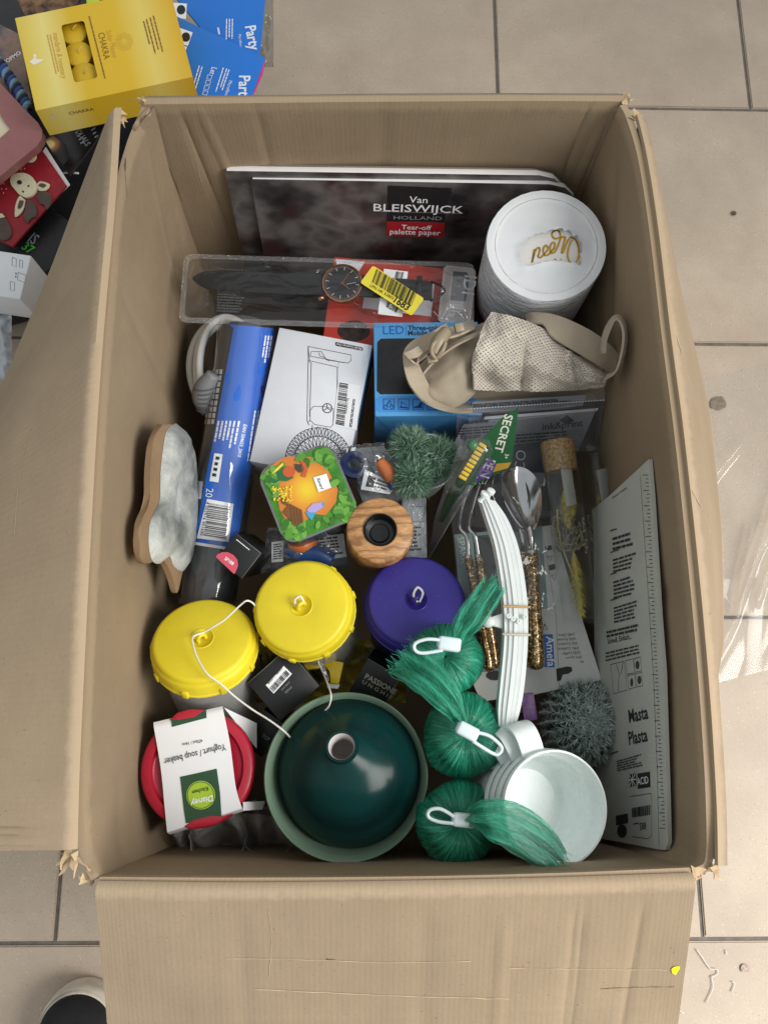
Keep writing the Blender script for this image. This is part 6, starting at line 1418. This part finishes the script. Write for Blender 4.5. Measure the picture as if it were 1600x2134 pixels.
for j in range(rings):
    for i in range(nn): fs.append((j * nn + i, j * nn + (i + 1) % nn, (j + 1) * nn + (i + 1) % nn, (j + 1) * nn + i))
make('fleece_pad', vs, fs, fleece(), t, True)
# ================================================================ yellow candle carton behind the box
def ygrad():
    m, t, N, L, b = nt('yellow_carton'); tc = coord(N, L)
    d = N.new('ShaderNodeVectorMath'); d.operation = 'DOT_PRODUCT'; L.new(tc, d.inputs[0]); ax_ = FY.x; d.inputs[1].default_value = ax_
    r = N.new('ShaderNodeMapRange'); L.new(d.outputs['Value'], r.inputs['Value']); o = FY.o.dot(ax_); r.inputs['From Min'].default_value = o; r.inputs['From Max'].default_value = o + FY.W
    L.new(ramp(N, L, r.outputs[0], [(0, lin((226, 196, 66))), (.16, lin((236, 220, 130))), (.34, lin((222, 184, 36))), (.62, lin((226, 186, 40))), (.78, lin((232, 208, 104))), (1, lin((222, 176, 30)))]), b.inputs['Base Color'])
    setp(b, Roughness=.38); bump(N, L, noi(N, L, tc, 300, 3), .05, .001, b); return m
FY = Face(P(32, 38, .196), P(352, -28, .196), P(78, 230, .19))
f = FY; t = thing('candle_carton', 'yellow tealight carton with cut-out window behind the box', 'carton', f.q(f.W / 2, f.H / 2, -.05))
YC = ygrad()
a0, b0 = f.loc(127, 54); a1, b1 = f.loc(200, 168)
wa0, wa1, wb0, wb1 = f.loc(128, 54)[0], f.loc(186, 100)[0] + .002, f.loc(150, 48)[1], f.loc(176, 168)[1]
# carton built as a front panel with a real opening, and four sides
def ringpanel():
    o_ = [(0, 0), (f.W, 0), (f.W, f.H), (0, f.H)]; i_ = rrect(wa0, wa1, wb0, wb1, .004, 3); vs = [f.q(*q) for q in o_] + [f.q(*q) for q in i_]; n = len(i_)
    fs = []; m = n // 4
    # inner starts at the top right corner going down the right side
    seg = [(1, 0), (2, 1), (3, 2), (0, 3)]
    for c, k in seg:
        for j in range(m - 1): fs.append((c, 4 + k * m + j + 1, 4 + k * m + j))
    for (c, k), (c2, k2) in zip(seg, seg[1:] + seg[:1]): fs.append((c, c2, 4 + k2 * m, 4 + k * m + m - 1))
    return make('front_panel', vs, fs, YC, t)
ringpanel()
D_ = .05
for nm, q in (('side_panel', ((0, 0), (f.W, 0))), ('side_panel', ((f.W, 0), (f.W, f.H))), ('side_panel', ((f.W, f.H), (0, f.H))), ('side_panel', ((0, f.H), (0, 0)))):
    make(nm, [f.q(*q[0]), f.q(*q[1]), f.q(*q[1], -D_), f.q(*q[0], -D_)], [(0, 1, 2, 3)], YC, t)
make('back_panel', [f.q(0, 0, -D_), f.q(f.W, 0, -D_), f.q(f.W, f.H, -D_), f.q(0, f.H, -D_)], [(0, 1, 2, 3)], mat((60, 52, 20), .7), t)
c3 = lambda pts: [(x / 2.6667, y / 2.6667) for x, y in pts]
BRW = mat((150, 104, 24), .5, var=0); OCH = mat((206, 160, 60), .5, var=0)
ink('lettering', t, mat((128, 92, 30), .5, var=0), g_text(f, 'CHAKRA', *c3([(546, 186), (580, 332)]), 1.2, .0), g_vp(f, *c3([(500, 90)])[0], *c3([(590, 440)])[0], 2.6, 4, 20, .0006, .02), *[g_vp(f, (x + 7) / 2.6667, (88 + 10 * i) / 2.6667, (x + 7 + .26 * L_) / 2.6667, (88 + 10 * i + L_) / 2.6667, 2.6, i, 8, .0006, .05) for i, (x, L_) in enumerate(((850, 210), (832, 180), (812, 200), (796, 130)))])
ink('gold_lettering', t, OCH, g_text(f, 'Solar Plexus', *c3([(590, 172), (628, 322)]), 1.2), g_text(f, 'mandarin & rosemary', *c3([(295, 184), (345, 440)]), 1.3, 0, .3), *[g_vp(f, *c3([(x + 6, 194)])[0], *c3([(x + 58, 420)])[0], 2.2, x, 12, .0006, .1) for x in (262, 278)])
ink('emblem', t, mat((222, 190, 70), .4, var=0), *[g_line(f, c3(circ(690, 232, r, r, 26)), .0006, closed=True) for r in (46, 36, 24)], g_line(f, c3([(664, 216), (716, 210), (694, 262)]), .0006, closed=True), *[g_line(f, c3(circ(690 + 38 * math.cos(a * .785), 232 + 38 * math.sin(a * .785), 12, 12, 12)), .0005, closed=True) for a in range(8)])
ink('lotus_mark', t, mat((240, 236, 216), .4, var=0), g_poly(f, c3([(165, 345), (185, 330), (195, 312), (208, 330), (248, 330), (225, 348), (190, 362)])), g_poly(f, c3(circ(196, 312, 10, 10, 12)), .0005))
fe = Face(f.q(0, f.H), f.q(f.W, f.H), f.q(0, f.H, -D_))
ink('side_lettering', t, mat((110, 82, 22), .5, var=0), g_text(fe, 'CHAKRA', *c3([(388, 638), (525, 612)]), 1.0))
ink('side_mark', t, mat((220, 206, 150), .4, var=0), g_poly(fe, c3([(270, 655), (290, 640), (293, 622), (300, 640), (322, 648), (300, 664)])), g_text(fe, 'mandarin', *c3([(716, 562), (810, 546)]), .9, 0, .3))
WAX = mat((226, 186, 34), .45, var=.03, sss=.2)
for k, (u, v, lb) in enumerate(((152, 64, 'upper'), (163, 110, 'middle'), (176, 154, 'lower'))):
    c = f.up(-.009).hit(u, v); Rc = M(u, v, .18, 29)
    ct = thing('tealight_candle', lb + ' yellow tealight seen through the carton window', 'candle', c - f.z * .02, 'tealights in the yellow carton')
    lathe('wax', c, f.z, [(0, 0), (Rc * .9, 0), (Rc, -.0015), (Rc, -.02), (0, -.021)], WAX, ct, 36)
    tube('wick', [c, c + f.z * .004 + f.x * .002, c + f.x * .007 - f.d * .003 + f.z * .005], .0008, mat((220, 196, 90), .7), ct, 6, 3)

# ================================================================ party packs, pink card, dark polybag
PB_ = mat((28, 118, 214), .35, var=.02)
def party(label, q, z, txt, rows_):
    f = Face(P(*q[0], z), P(*q[1], z), P(*q[3], z))
    t = thing('blue_pack', label, 'pack', f.q(f.W / 2, f.H / 2, -.004), 'blue printed packs')
    prism('card', [f.hit(*p) for p in q], f.z, .004, PB_, t, .0006)
    return f, t
f, t = party('upper blue pack with white lettering lying furthest back', [(338, -40), (556, -40), (541, 116), (420, 60)], .135, None, None)
ink('lettering', t, PRW, g_text(f, 'Party', (511, 56), (521, 106), 1.1, .02), g_text(f, 'Microfibre', (497, 72), (500, 98), 1.1), *[g_vp(f, x, 40, x - 1, 84, 2.4, x, 7, .0006) for x in (474, 480, 486)], g_print(f, [(453, 58), (457, 58), (460, 74), (456, 74)], 1, 3, .9, words=2))
ink('white_box', t, PRW, g_quad(f, [(362, 6), (390, 8), (388, 40), (362, 36)]), g_quad(f, [(340, 4), (358, 5), (356, 28), (340, 26)])); ink('dark_mark', t, INK, g_poly(f, circ(378, 21, 9, 10, 14), .0007))
f, t = party('lower blue pack with white lettering beside the yellow carton', [(340, 20), (552, 120), (520, 212), (360, 212)], .150, None, None)
ink('lettering', t, PRW, g_text(f, 'Party', (499, 158), (497, 212), 1.1, .02), g_text(f, 'Microfibre', (478, 168), (468, 200), 1.1), *[g_vp(f, x + 3, 138 + k * 2, x - 14, 196, 2.4, x, 8, .0006) for k, x in enumerate((414, 420, 464, 471, 476))])
ink('symbol', t, PRW, g_text(f, 'Let', (442, 140), (437, 154), 1.2, .01), *[g_line(f, [(434 - 3 * k, 156 + 11 * k), (443 - 3 * k, 158 + 11 * k), (440 - 3 * k, 166 + 11 * k), (431 - 3 * k, 164 + 11 * k)], .0008, closed=True) for k in range(4)], g_quad(f, [(374, 58), (402, 68), (392, 96), (366, 88)]), g_quad(f, [(366, 90), (390, 98), (384, 118), (362, 110)]), g_quad(f, [(350, 45), (372, 56), (364, 82), (356, 78)]))
ink('dark_mark', t, INK, g_poly(f, circ(388, 78, 9, 10, 14), .0007), g_line(f, circ(374, 104, 7, 7, 14), .001, .0007, True))
pk = prism('pink_card', [P(u, v, .128) for u, v in ((552, 128), (548, 150), (520, 215), (480, 215), (520, 110))], V((0, 0, 1)), .003, mat((232, 60, 152), .35, var=.03), None, .0005)
tag(pk, 'bright pink card edge peeking out under the lower blue pack', 'card')
pb = sheet('dark_polybag', lambda u, v: P(500 + 70 * u, -30 + 170 * v, .10 + .012 * noise.fractal(V((u * 4, v * 5, 1)), 1, 2, 3) + .01 * math.sin(3 * u)), 16, 24, clear((.55, .56, .54), .12, .05, .1, .4, 50, hcol=(.3, .3, .28)))
tag(pb, 'greyish clear plastic bag edge behind the upper blue pack', 'plastic bag')
# ================================================================ pile on the floor at the left
PILEB = mat((26, 27, 30), .4, var=.25, vs=30)
bb = prism('dark_filler', [P(u, v, .06) for u, v in ((-60, 20), (120, -60), (330, 60), (300, 280), (180, 420), (60, 620), (-80, 660))], V((0, 0, 1)), .058, PILEB, None, .002)  # black slab added to fill the dark area under the pile
tag(bb, 'flat black folder added on the floor under the pile at left', 'filler')
fm = Face(P(-30, 40, .10), P(60, 72, .10), P(-20, 230, .10))
t = thing('magazine', 'dark glossy magazine with pale lettering at the left edge', 'magazine', fm.q(.02, .04, -.006))
def magm():
    m, t_, N, L, b = nt('magazine_print'); vec = coord(N, L); n_ = noi(N, L, vec, 16, 3); L.new(ramp(N, L, n_, [(.32, lin((28, 26, 30))), (.48, lin((96, 92, 96))), (.58, lin((150, 120, 104))), (.75, lin((64, 44, 38)))]), b.inputs['Base Color']); setp(b, Roughness=.25); return m
prism('cover', [fm.hit(*q) for q in ((-40, 30), (40, 70), (66, 210), (-30, 235))], fm.z, .006, magm(), t, .0005)
ink('lettering', t, PRW, g_text(fm, 'TOPMO', (10, 136), (46, 112), 1.1, .02))
br_ = prism('brown_fur_card', [P(u, v, .09) for u, v in ((20, -30), (190, -30), (150, 20), (60, 45))], V((0, 0, 1)), .004, mat((112, 84, 60), .7, var=.5, vs=90, bp=.6), None, .0005); tag(br_, 'brown furry patterned card at the top left corner', 'card')
gp = prism('lime_card', [P(u, v, .12) for u, v in ((178, -20), (215, -20), (204, 8), (182, 12))], V((0, 0, 1)), .002, mat((196, 220, 66), .4), None); tag(gp, 'tiny lime green card corner above the yellow carton', 'card')
# braided cord
t = thing('braided_cord', 'blue and black braided cord running behind the rose frame', 'cord', P(30, 190, .1))
for k in range(3):
    pts = []
    for i in range(40):
        s = i / 39; b = P(-14 + 72 * s + 6 * math.sin(s * 3), 118 + 112 * s, .128); a = s * 30 + k * 2.094; pts.append(b + V((math.cos(a) * .0042, math.cos(a) * .003, math.sin(a) * .0042)))
    tube('strand', pts, .0042, mat(((38, 74, 150), (20, 30, 58), (120, 160, 190))[k], .5, bp=.6, bs=900), t, 7, 2)
# rose gold photo frame
ROSEF = mat((158, 106, 104), .33, metal=.25, var=.03)
ff = Face(P(-60, 130, .142), P(95, 270, .142), P(-140, 330, .142))
t = thing('photo_frame', 'rose pink photo frame with rounded corner at the left edge', 'frame', P(-40, 270, .12))
FR = [(-150, 190), (-40, 140), (0, 172)] + [(60, 236), (80, 256), (89, 272), (88, 288), (78, 304)] + [(0, 368), (-70, 425), (-200, 300)]
o_ = [ff.hit(*q) for q in FR]; i_ = [ff.hit(*q) for q in ((-70, 235), (-20, 205), (-6, 226), (8, 250), (22, 266), (22, 268), (21, 270), (8, 282), (-8, 294), (-40, 318), (-90, 270))]
n = len(o_); vs = o_ + i_ + [p - ff.z * .012 for p in o_] + [p - ff.z * .006 for p in i_]; fs = []
for k in range(n):
    j = (k + 1) % n; fs += [(k, j, n + j, n + k), (k, 2 * n + k, 2 * n + j, j), (n + k, n + j, 3 * n + j, 3 * n + k)]
o = make('border', vs, fs, ROSEF, t); bm = bmesh.new(); bm.from_mesh(o.data); bmesh.ops.recalc_face_normals(bm, faces=bm.faces[:]); bm.to_mesh(o.data); bm.free()
make('picture', [p - ff.z * .005 for p in i_], [tuple(range(n))], mat((220, 208, 176), .5, var=.02), t)
# red card with felt deer
fr3 = Face(P(84, 306, .115), P(139, 386, .115), P(-40, 420, .112))
t = thing('felt_deer_card', 'red card with white felt deer next to the rose frame', 'card', fr3.q(.03, .03, -.004))
prism('card', [fr3.hit(*q) for q in ((84, 306), (139, 386), (26, 514), (-60, 470), (-60, 400))], fr3.z, .004, mat((152, 24, 38), .55, var=.08, bp=.3, bs=800), t, .0005)
prism('white_liner', [fr3.up(-.005).hit(*q) for q in ((96, 306), (146, 384), (120, 408), (80, 330))], fr3.z, .002, WHITE, t)
d2 = lambda pts: [(x / 3.5575, 200 + y / 3.5575) for x, y in pts]
CRM = mat((222, 214, 178), .9, var=.04, bp=.7, bs=700, sheen=.3); BRF = mat((92, 78, 70), .9, var=.08, bp=.5, bs=700)
def felt(nm, pts, m, th, lv): prism(nm, [fr3.up(lv).hit(*q) for q in d2(pts)], fr3.z, th, m, t, .0006)
felt('deer_head', sm([(85, 660), (78, 610), (110, 575), (180, 570), (230, 590), (268, 640), (275, 690), (245, 735), (190, 750), (135, 720)], 3), CRM, .004, .004)
felt('deer_ear', sm([(265, 665), (300, 630), (372, 655), (340, 700), (290, 700)], 3), CRM, .002, .003); felt('deer_ear', sm([(150, 735), (120, 790), (112, 895), (170, 850), (190, 770)], 3), CRM, .002, .003)
felt('deer_ear_inner', sm([(285, 662), (305, 645), (345, 658), (320, 680)], 3), BRF, .001, .0042); felt('deer_ear_inner', sm([(148, 770), (132, 830), (160, 825), (178, 775)], 3), BRF, .001, .0042)
felt('deer_antler', sm([(270, 745), (290, 710), (340, 705), (385, 745), (375, 800), (345, 840), (330, 800), (300, 800)], 3), BRF, .002, .0035); felt('deer_antler', sm([(200, 775), (240, 775), (270, 820), (270, 890), (235, 900), (205, 940), (175, 890)], 3), BRF, .002, .0035)
felt('deer_nose', circ(145, 637, 18, 16, 12), INK, .0015, .0058)
for q in ((212, 664), (172, 706)): felt('deer_eye', circ(*q, 7, 7, 8), INK, .0015, .0055)
felt('deer_body', sm([(0, 870), (40, 900), (90, 1000), (60, 1060), (0, 1060), (-60, 950)], 3), BRF, .003, .003)
felt('white_tag', [(-10, 870), (18, 870), (40, 895), (0, 905)], CRM, .001, .0045); felt('deer_body', sm([(230, 425), (265, 430), (270, 460), (235, 490), (190, 480)], 3), CRM, .002, .003)
ink('dots', t, PRW, *[g_poly(fr3, d2(circ(x, y, 4, 4, 6))) for x, y in ((60, 580), (90, 560), (120, 545), (40, 610), (30, 650), (150, 520), (180, 515), (15, 690), (50, 690), (20, 620), (75, 600), (110, 580), (160, 545), (185, 540), (30, 720))])
# dark photo card with a lamp glow print
fk = Face(P(92, 292, .10), P(216, 232, .10), P(146, 392, .10))
t = thing('night_photo_card', 'dark printed photo card with bright glow under the yellow carton', 'card', fk.q(.04, .03, -.004))
prism('card', [fk.hit(*q) for q in ((92, 292), (214, 232), (226, 250), (196, 300), (146, 366))], fk.z, .004, mat((30, 26, 26), .3, var=.4, vs=25), t, .0005)
def glowm():
    m, t_, N, L, b = nt('glow_print'); vec = coord(N, L); c = fk.hit(105, 301); mp = N.new('ShaderNodeVectorMath'); mp.operation = 'DISTANCE'; L.new(vec, mp.inputs[0]); mp.inputs[1].default_value = c
    mr = N.new('ShaderNodeMapRange'); mr.inputs['From Max'].default_value = .02; L.new(mp.outputs['Value'], mr.inputs['Value'])
    L.new(ramp(N, L, mr.outputs[0], [(.25, lin((252, 232, 160))), (.4, lin((190, 130, 50))), (.75, lin((66, 42, 26))), (1, lin((30, 26, 26)))]), b.inputs['Base Color']); setp(b, Roughness=.3); return m
ink('glow_print', t, glowm(), g_poly(fk, [(94, 292), (112, 283), (136, 300), (146, 330), (132, 345), (112, 320)]))
ink('lettering', t, LGREY, *[g_print(fk, d2([(x, y), (x + 34, y - 22), (x + 100, y + 108), (x + 66, y + 130)]), 5, x, .4, words=2) for x, y in ((650, 200), (545, 245))], g_text(fk, 'EQUALS', *d2([(548, 245), (640, 375)]), 1.2, .01))
wl = tube('white_edge_strip', [P(122, 362, .085), P(142, 360, .085), P(165, 361, .085)], .0015, WHITE, None, 6, 2); tag(wl, 'thin white paper edge below the dark photo card', 'paper')
# dark game case, white carton and film at the left edge
gc = Face(P(40, 505, .09), P(104, 440, .09), P(70, 560, .085))
t = thing('game_case', 'black case with green lettering between the deer card and flap', 'case', gc.q(.01, .01, -.01))
box('case', gc, -.01, gc.W * 1.1, -.01, gc.H * 1.4, -.012, 0, BLACK, t, .001)
ink('lettering', t, mat((80, 190, 70), .4, var=0), g_text(gc, '37', *d2([(160, 1130), (225, 1175)]), 1.2, .02)); ink('pale_lettering', t, LGREY, g_text(gc, 'IS', *d2([(205, 1075), (250, 1105)]), 1.4, .01))
wf = Face(P(-70, 512, .16), P(66, 532, .16), P(-78, 606, .158))
t = thing('white_carton', 'small white carton with printed symbols at the left edge', 'carton', wf.q(.05, .02, -.05))
box('body', wf, 0, wf.W, 0, wf.H, -.06, 0, WHITE, t, .002)
PTC = mat((120, 124, 126), .5, var=0)
ink('symbol', t, PTC, *[g_line(wf, d2(c), .0006, closed=True) for c in ([(95, 1195), (125, 1210), (122, 1270), (92, 1255)], [(150, 1215), (172, 1222), (170, 1275), (148, 1268)], [(80, 1375), (112, 1385), (110, 1445), (78, 1436)], [(138, 1308), (196, 1330), (190, 1385), (134, 1365)])], g_print(wf, d2([(118, 1310), (130, 1312), (128, 1360), (116, 1358)]), 2, 3, words=1))
wfm = sheet('white_plastic_film', lambda u, v: P(-60 + 85 * u, 640 + 150 * v, .09 + .014 * noise.fractal(V((u * 3, v * 4, 5)), 1, 2, 3)), 20, 26, mat((186, 192, 196), .25, var=.06, bp=.4, bs=40)); tag(wfm, 'crumpled whitish plastic film below the small white carton', 'plastic film')

# ================================================================ shoe, floor film and scraps
sh = thing('shoe', 'black canvas shoe toe with white rubber rim at the bottom left', 'shoe', P(170, 2150, 0))
so = P(164, 2146, .03); r = M(164, 2146, .03, 82); dirn = V((0.03, -1, 0)).normalized(); sx_ = V((0, 0, 1)).cross(dirn)
def shoef(zs):
    out = []
    for k in range(48):
        a = 2 * math.pi * k / 48; x, y = math.cos(a), math.sin(a)
        w = 1.0 if y > 0 else (1 - .18 * abs(y) ** 2); out.append(so.to_2d().to_3d() + sx_ * x * r * w + dirn * (-y * r if y > 0 else -y * .2) )
    return out
base = shoef(0)
def ring(s, z, sl=1.0): 
    c = so.to_2d().to_3d() + dirn * .05; return [c + (p - c) * s + V((0, 0, z)) for p in base]
def loft(nm, rings, m, cap=True):
    n = 48; vs = [p for r_ in rings for p in r_]; fs = [(j * n + i, j * n + (i + 1) % n, (j + 1) * n + (i + 1) % n, (j + 1) * n + i) for j in range(len(rings) - 1) for i in range(n)]
    if cap: fs.append(tuple((len(rings) - 1) * n + i for i in range(n)))
    return make(nm, vs, fs, m, sh, True)
RUB = mat((214, 206, 190), .55, var=.12, vs=40)
loft('sole', [ring(1.0, .0), ring(1.03, .004), ring(1.035, .016), ring(1.02, .021), ring(1.025, .024), ring(1.015, .033), ring(.985, .037)], RUB, False)
loft('toe_rim', [ring(.99, .034), ring(.965, .039), ring(.95, .040), ring(.93, .037)], RUB, False)
loft('upper', [ring(.96, .03), ring(.955, .037), ring(.93, .046), ring(.86, .055), ring(.72, .063), ring(.5, .069), ring(.2, .072)], mat((24, 24, 27), .85, var=.15, bp=.6, bs=900))
def ffn(u, v):
    n1 = noise.fractal(V((u * 2.2 + v, v * 3.0, 3)), 1, 2, 2); h = .003 + .006 * abs(n1)
    for (u0, v0, u1, v1, w, a) in ((.95, .30, .42, .82, .020, .020), (.42, .82, .10, 1.0, .02, .014), (.30, .40, .16, .70, .02, .010), (.60, .50, .45, .75, .018, .012), (.15, .36, .55, .22, .02, .008), (.80, .62, .62, .78, .02, .010), (1.0, .42, .62, .62, .018, .012)):
        h += crease(u, v, [(u0, v0, u1, v1, w, a)])
    return P(1430 + 230 * u, 800 + 640 * v - 60 * u, h)
ff_ = sheet('floor_film', ffn, 110, 150, clear((.975, .975, .975), .03, .01, .10, .10, 14))
tag(ff_, 'crumpled sheet of clear plastic film on the floor right of the box', 'plastic film')
WS = mat((222, 214, 204), .4, var=.03)
for i, (pts, lab) in enumerate((([(1450, 1978), (1462, 1995), (1478, 2018), (1492, 2020), (1494, 2030), (1480, 2036)], 'longest white plastic sliver on the floor at the lower right'), ([(1482, 2036), (1484, 2060), (1470, 2090)], 'pale curved sliver just below the longest white one'), ([(1512, 1980), (1513, 1990)], 'tiny upright white crumb near the floor joint'), ([(1524, 2046), (1530, 2050), (1524, 2068)], 'small hooked white crumb on the lower right tile'), ([(1408, 2102), (1424, 2112)], 'short white sliver close to the front flap edge'))):
    o = tube('plastic_scrap', [P(u, v, .002) for u, v in pts], .0006, WS, None, 5, 4); tag(o, lab, 'scrap', 'white plastic scraps on the floor')
def blot(nm, u, v, r, col, lab, seed):
    rn = random.Random(seed); pts = []
    for k in range(26):
        a = 2 * math.pi * k / 26; rr_ = r * (1 + .25 * noise.noise(V((math.cos(a) * 1.5, math.sin(a) * 1.5, seed)))); pts.append(P(u + rr_ * math.cos(a) * 1.15, v + rr_ * math.sin(a) * .9, .0022))
    o = make(nm, pts + [sum(pts, V()) / 26], [(k, (k + 1) % 26, 26) for k in range(26)], mat(col, .8, var=.25, vs=250)); o.parent = fl; return o
blot('stain', 1496, 841, 15, (128, 112, 92), '', 3); blot('stain', 1528, 444, 5, (84, 72, 62), '', 5); blot('stain', 1552, 2018, 9, (176, 156, 144), '', 8)
fyl = Face(P(1398, 1990, .42), P(1416, 1986, .42), P(1400, 2014, .418))
# yellow sticker scrap, seated on the front flap
ray_p = None
flapo = [o for o in bpy.data.objects if o.name.startswith('flap')]
import mathutils
def seat(u, v, off):
    best = None
    for o in flapo:
        bt_ = mathutils.bvhtree.BVHTree.FromPolygons([w.co for w in o.data.vertices], [p.vertices for p in o.data.polygons]); h = bt_.ray_cast(CAM, ray(u, v))
        if h[0] is not None and (best is None or h[3] < best[1]): best = (h[0] - ray(u, v) * off, h[3])
    return best[0] if best else P(u, v, .4)
stp = [seat(u, v, .0012) for u, v in ((1398, 2020), (1402, 2016), (1408, 2014), (1415, 2014), (1416, 2018), (1412, 2024), (1407, 2032), (1400, 2028))]
o = make('yellow_sticker', stp, [tuple(range(len(stp)))], mat((238, 240, 30), .45, var=.02)); tag(o, 'scrap of bright yellow sticker on the right edge of front flap', 'sticker')
# pale scuffs on the card, and dark strokes painting the shade in creases and tears
allc = [o for o in bpy.data.objects if o.parent == bx and o.type == 'MESH' and o.name.split('.')[0] in ('flap', 'wall')]
trees = [mathutils.bvhtree.BVHTree.FromPolygons([w.co for w in o.data.vertices], [p.vertices for p in o.data.polygons]) for o in allc]
def seat2(u, v, off):
    best = None
    for bt_ in trees:
        h = bt_.ray_cast(CAM, ray(u, v))
        if h[0] is not None and (best is None or h[3] < best[1]): best = (h[0] - ray(u, v) * off, h[3], h[1])
    return best
def score(pts, w, m, seed):
    pp = sm(pts, 8); vs, rn = [], random.Random(seed); L_ = []
    for u, v in pp:
        h = seat2(u + rn.gauss(0, .4), v + rn.gauss(0, .4), .0006)
        if h: L_.append(h)
    for i, h in enumerate(L_):
        t_ = (L_[min(i + 1, len(L_) - 1)][0] - L_[max(i - 1, 0)][0]).normalized(); s_ = h[2].cross(t_).normalized() * w * rn.uniform(.2, 1) * .5; vs += [h[0] - s_, h[0] + s_]
    if len(L_) > 1: make('scuff_and_crease_shade', vs, [(2 * i, 2 * i + 1, 2 * i + 3, 2 * i + 2) for i in range(len(L_) - 1)], m, bx)
PALE = mat((190, 170, 140), .9, var=.1); DARKC = mat((92, 76, 56), .9, var=.1)
for k, (pts, w, m_) in enumerate((([(212, 318), (190, 380), (160, 452), (118, 535)], .0012, PALE), ([(470, 1998), (640, 2000), (800, 2006), (980, 2004)], .0008, PALE), ([(530, 2062), (700, 2070), (900, 2078), (1060, 2082)], .0010, PALE), ([(1060, 2018), (1200, 2020), (1390, 2022)], .0007, PALE),
    ([(1250, 2061), (1320, 2058), (1404, 2057)], .0006, DARKC), ([(680, 2000), (700, 2001)], .0012, DARKC), ([(262, 330), (262, 370), (265, 410)], .0012, DARKC), ([(1410, 700), (1432, 780), (1452, 850)], .0010, PALE), ([(1440, 1020), (1462, 1060), (1480, 1110)], .0010, PALE), ([(300, 250), (345, 330), (380, 420)], .0008, DARKC),
    ([(400, 300), (430, 420), (445, 480)], .0006, PALE), ([(60, 900), (40, 1000), (30, 1130)], .0007, PALE), ([(560, 1900), (566, 1960), (560, 2040)], .0006, PALE))): score(pts, w, m_, k)
# frayed paper at the torn corners of the box
FRAY = mat((198, 172, 136), .9, var=.1, bp=.4)
def fray(u, v, z, n, spread, ln, seed, dirs):
    rn = random.Random(seed); gs = []
    for k in range(n):
        p = P(u + rn.gauss(0, spread), v + rn.gauss(0, spread), z + rn.uniform(-.008, .002)); d = V((rn.gauss(dirs[0], .35), rn.gauss(dirs[1], .35), rn.gauss(dirs[2] - .15, .25))).normalized(); s = d.cross(V((rn.gauss(0, .3), rn.gauss(0, .3), 1))).normalized() * rn.uniform(.0015, .005)
        q = [p]; L_ = ln * rn.uniform(.35, 1)
        for j in range(4): d = (d + V((rn.gauss(0, .3), rn.gauss(0, .3), rn.gauss(0, .35)))).normalized(); q.append(q[-1] + d * L_ / 4)
        vs = []
        for j, w in enumerate(q): e1 = s * (1 - .22 * j) * rn.uniform(.5, 1.2); e2 = s * (1 - .22 * j) * rn.uniform(.5, 1.2); vs += [w - e1, w + e2]
        gs.append((vs, [(2 * j, 2 * j + 1, 2 * j + 3, 2 * j + 2) for j in range(4)]))
    make('torn_paper', *cat_g(gs), FRAY, bx, False, kind='stuff')
fray(250, 240, ZR + .003, 12, 5, .011, 1, (0, -.5, .1)); fray(298, 214, ZR, 8, 5, .009, 2, (-.4, 0, .1)); fray(1300, 206, ZR, 11, 5, .011, 3, (.4, -.3, 0)); fray(1322, 240, ZR, 9, 4, .010, 4, (-.3, .3, .1))
fray(150, 1778, ZR, 11, 6, .020, 5, (-.1, -.9, -.2)); fray(186, 1828, ZR, 7, 6, .009, 6, (-.2, .3, 0)); fray(1448, 1822, ZR, 10, 6, .012, 7, (.4, .3, 0)); fray(1484, 1806, ZR, 9, 4, .012, 8, (0, -.7, -.1))
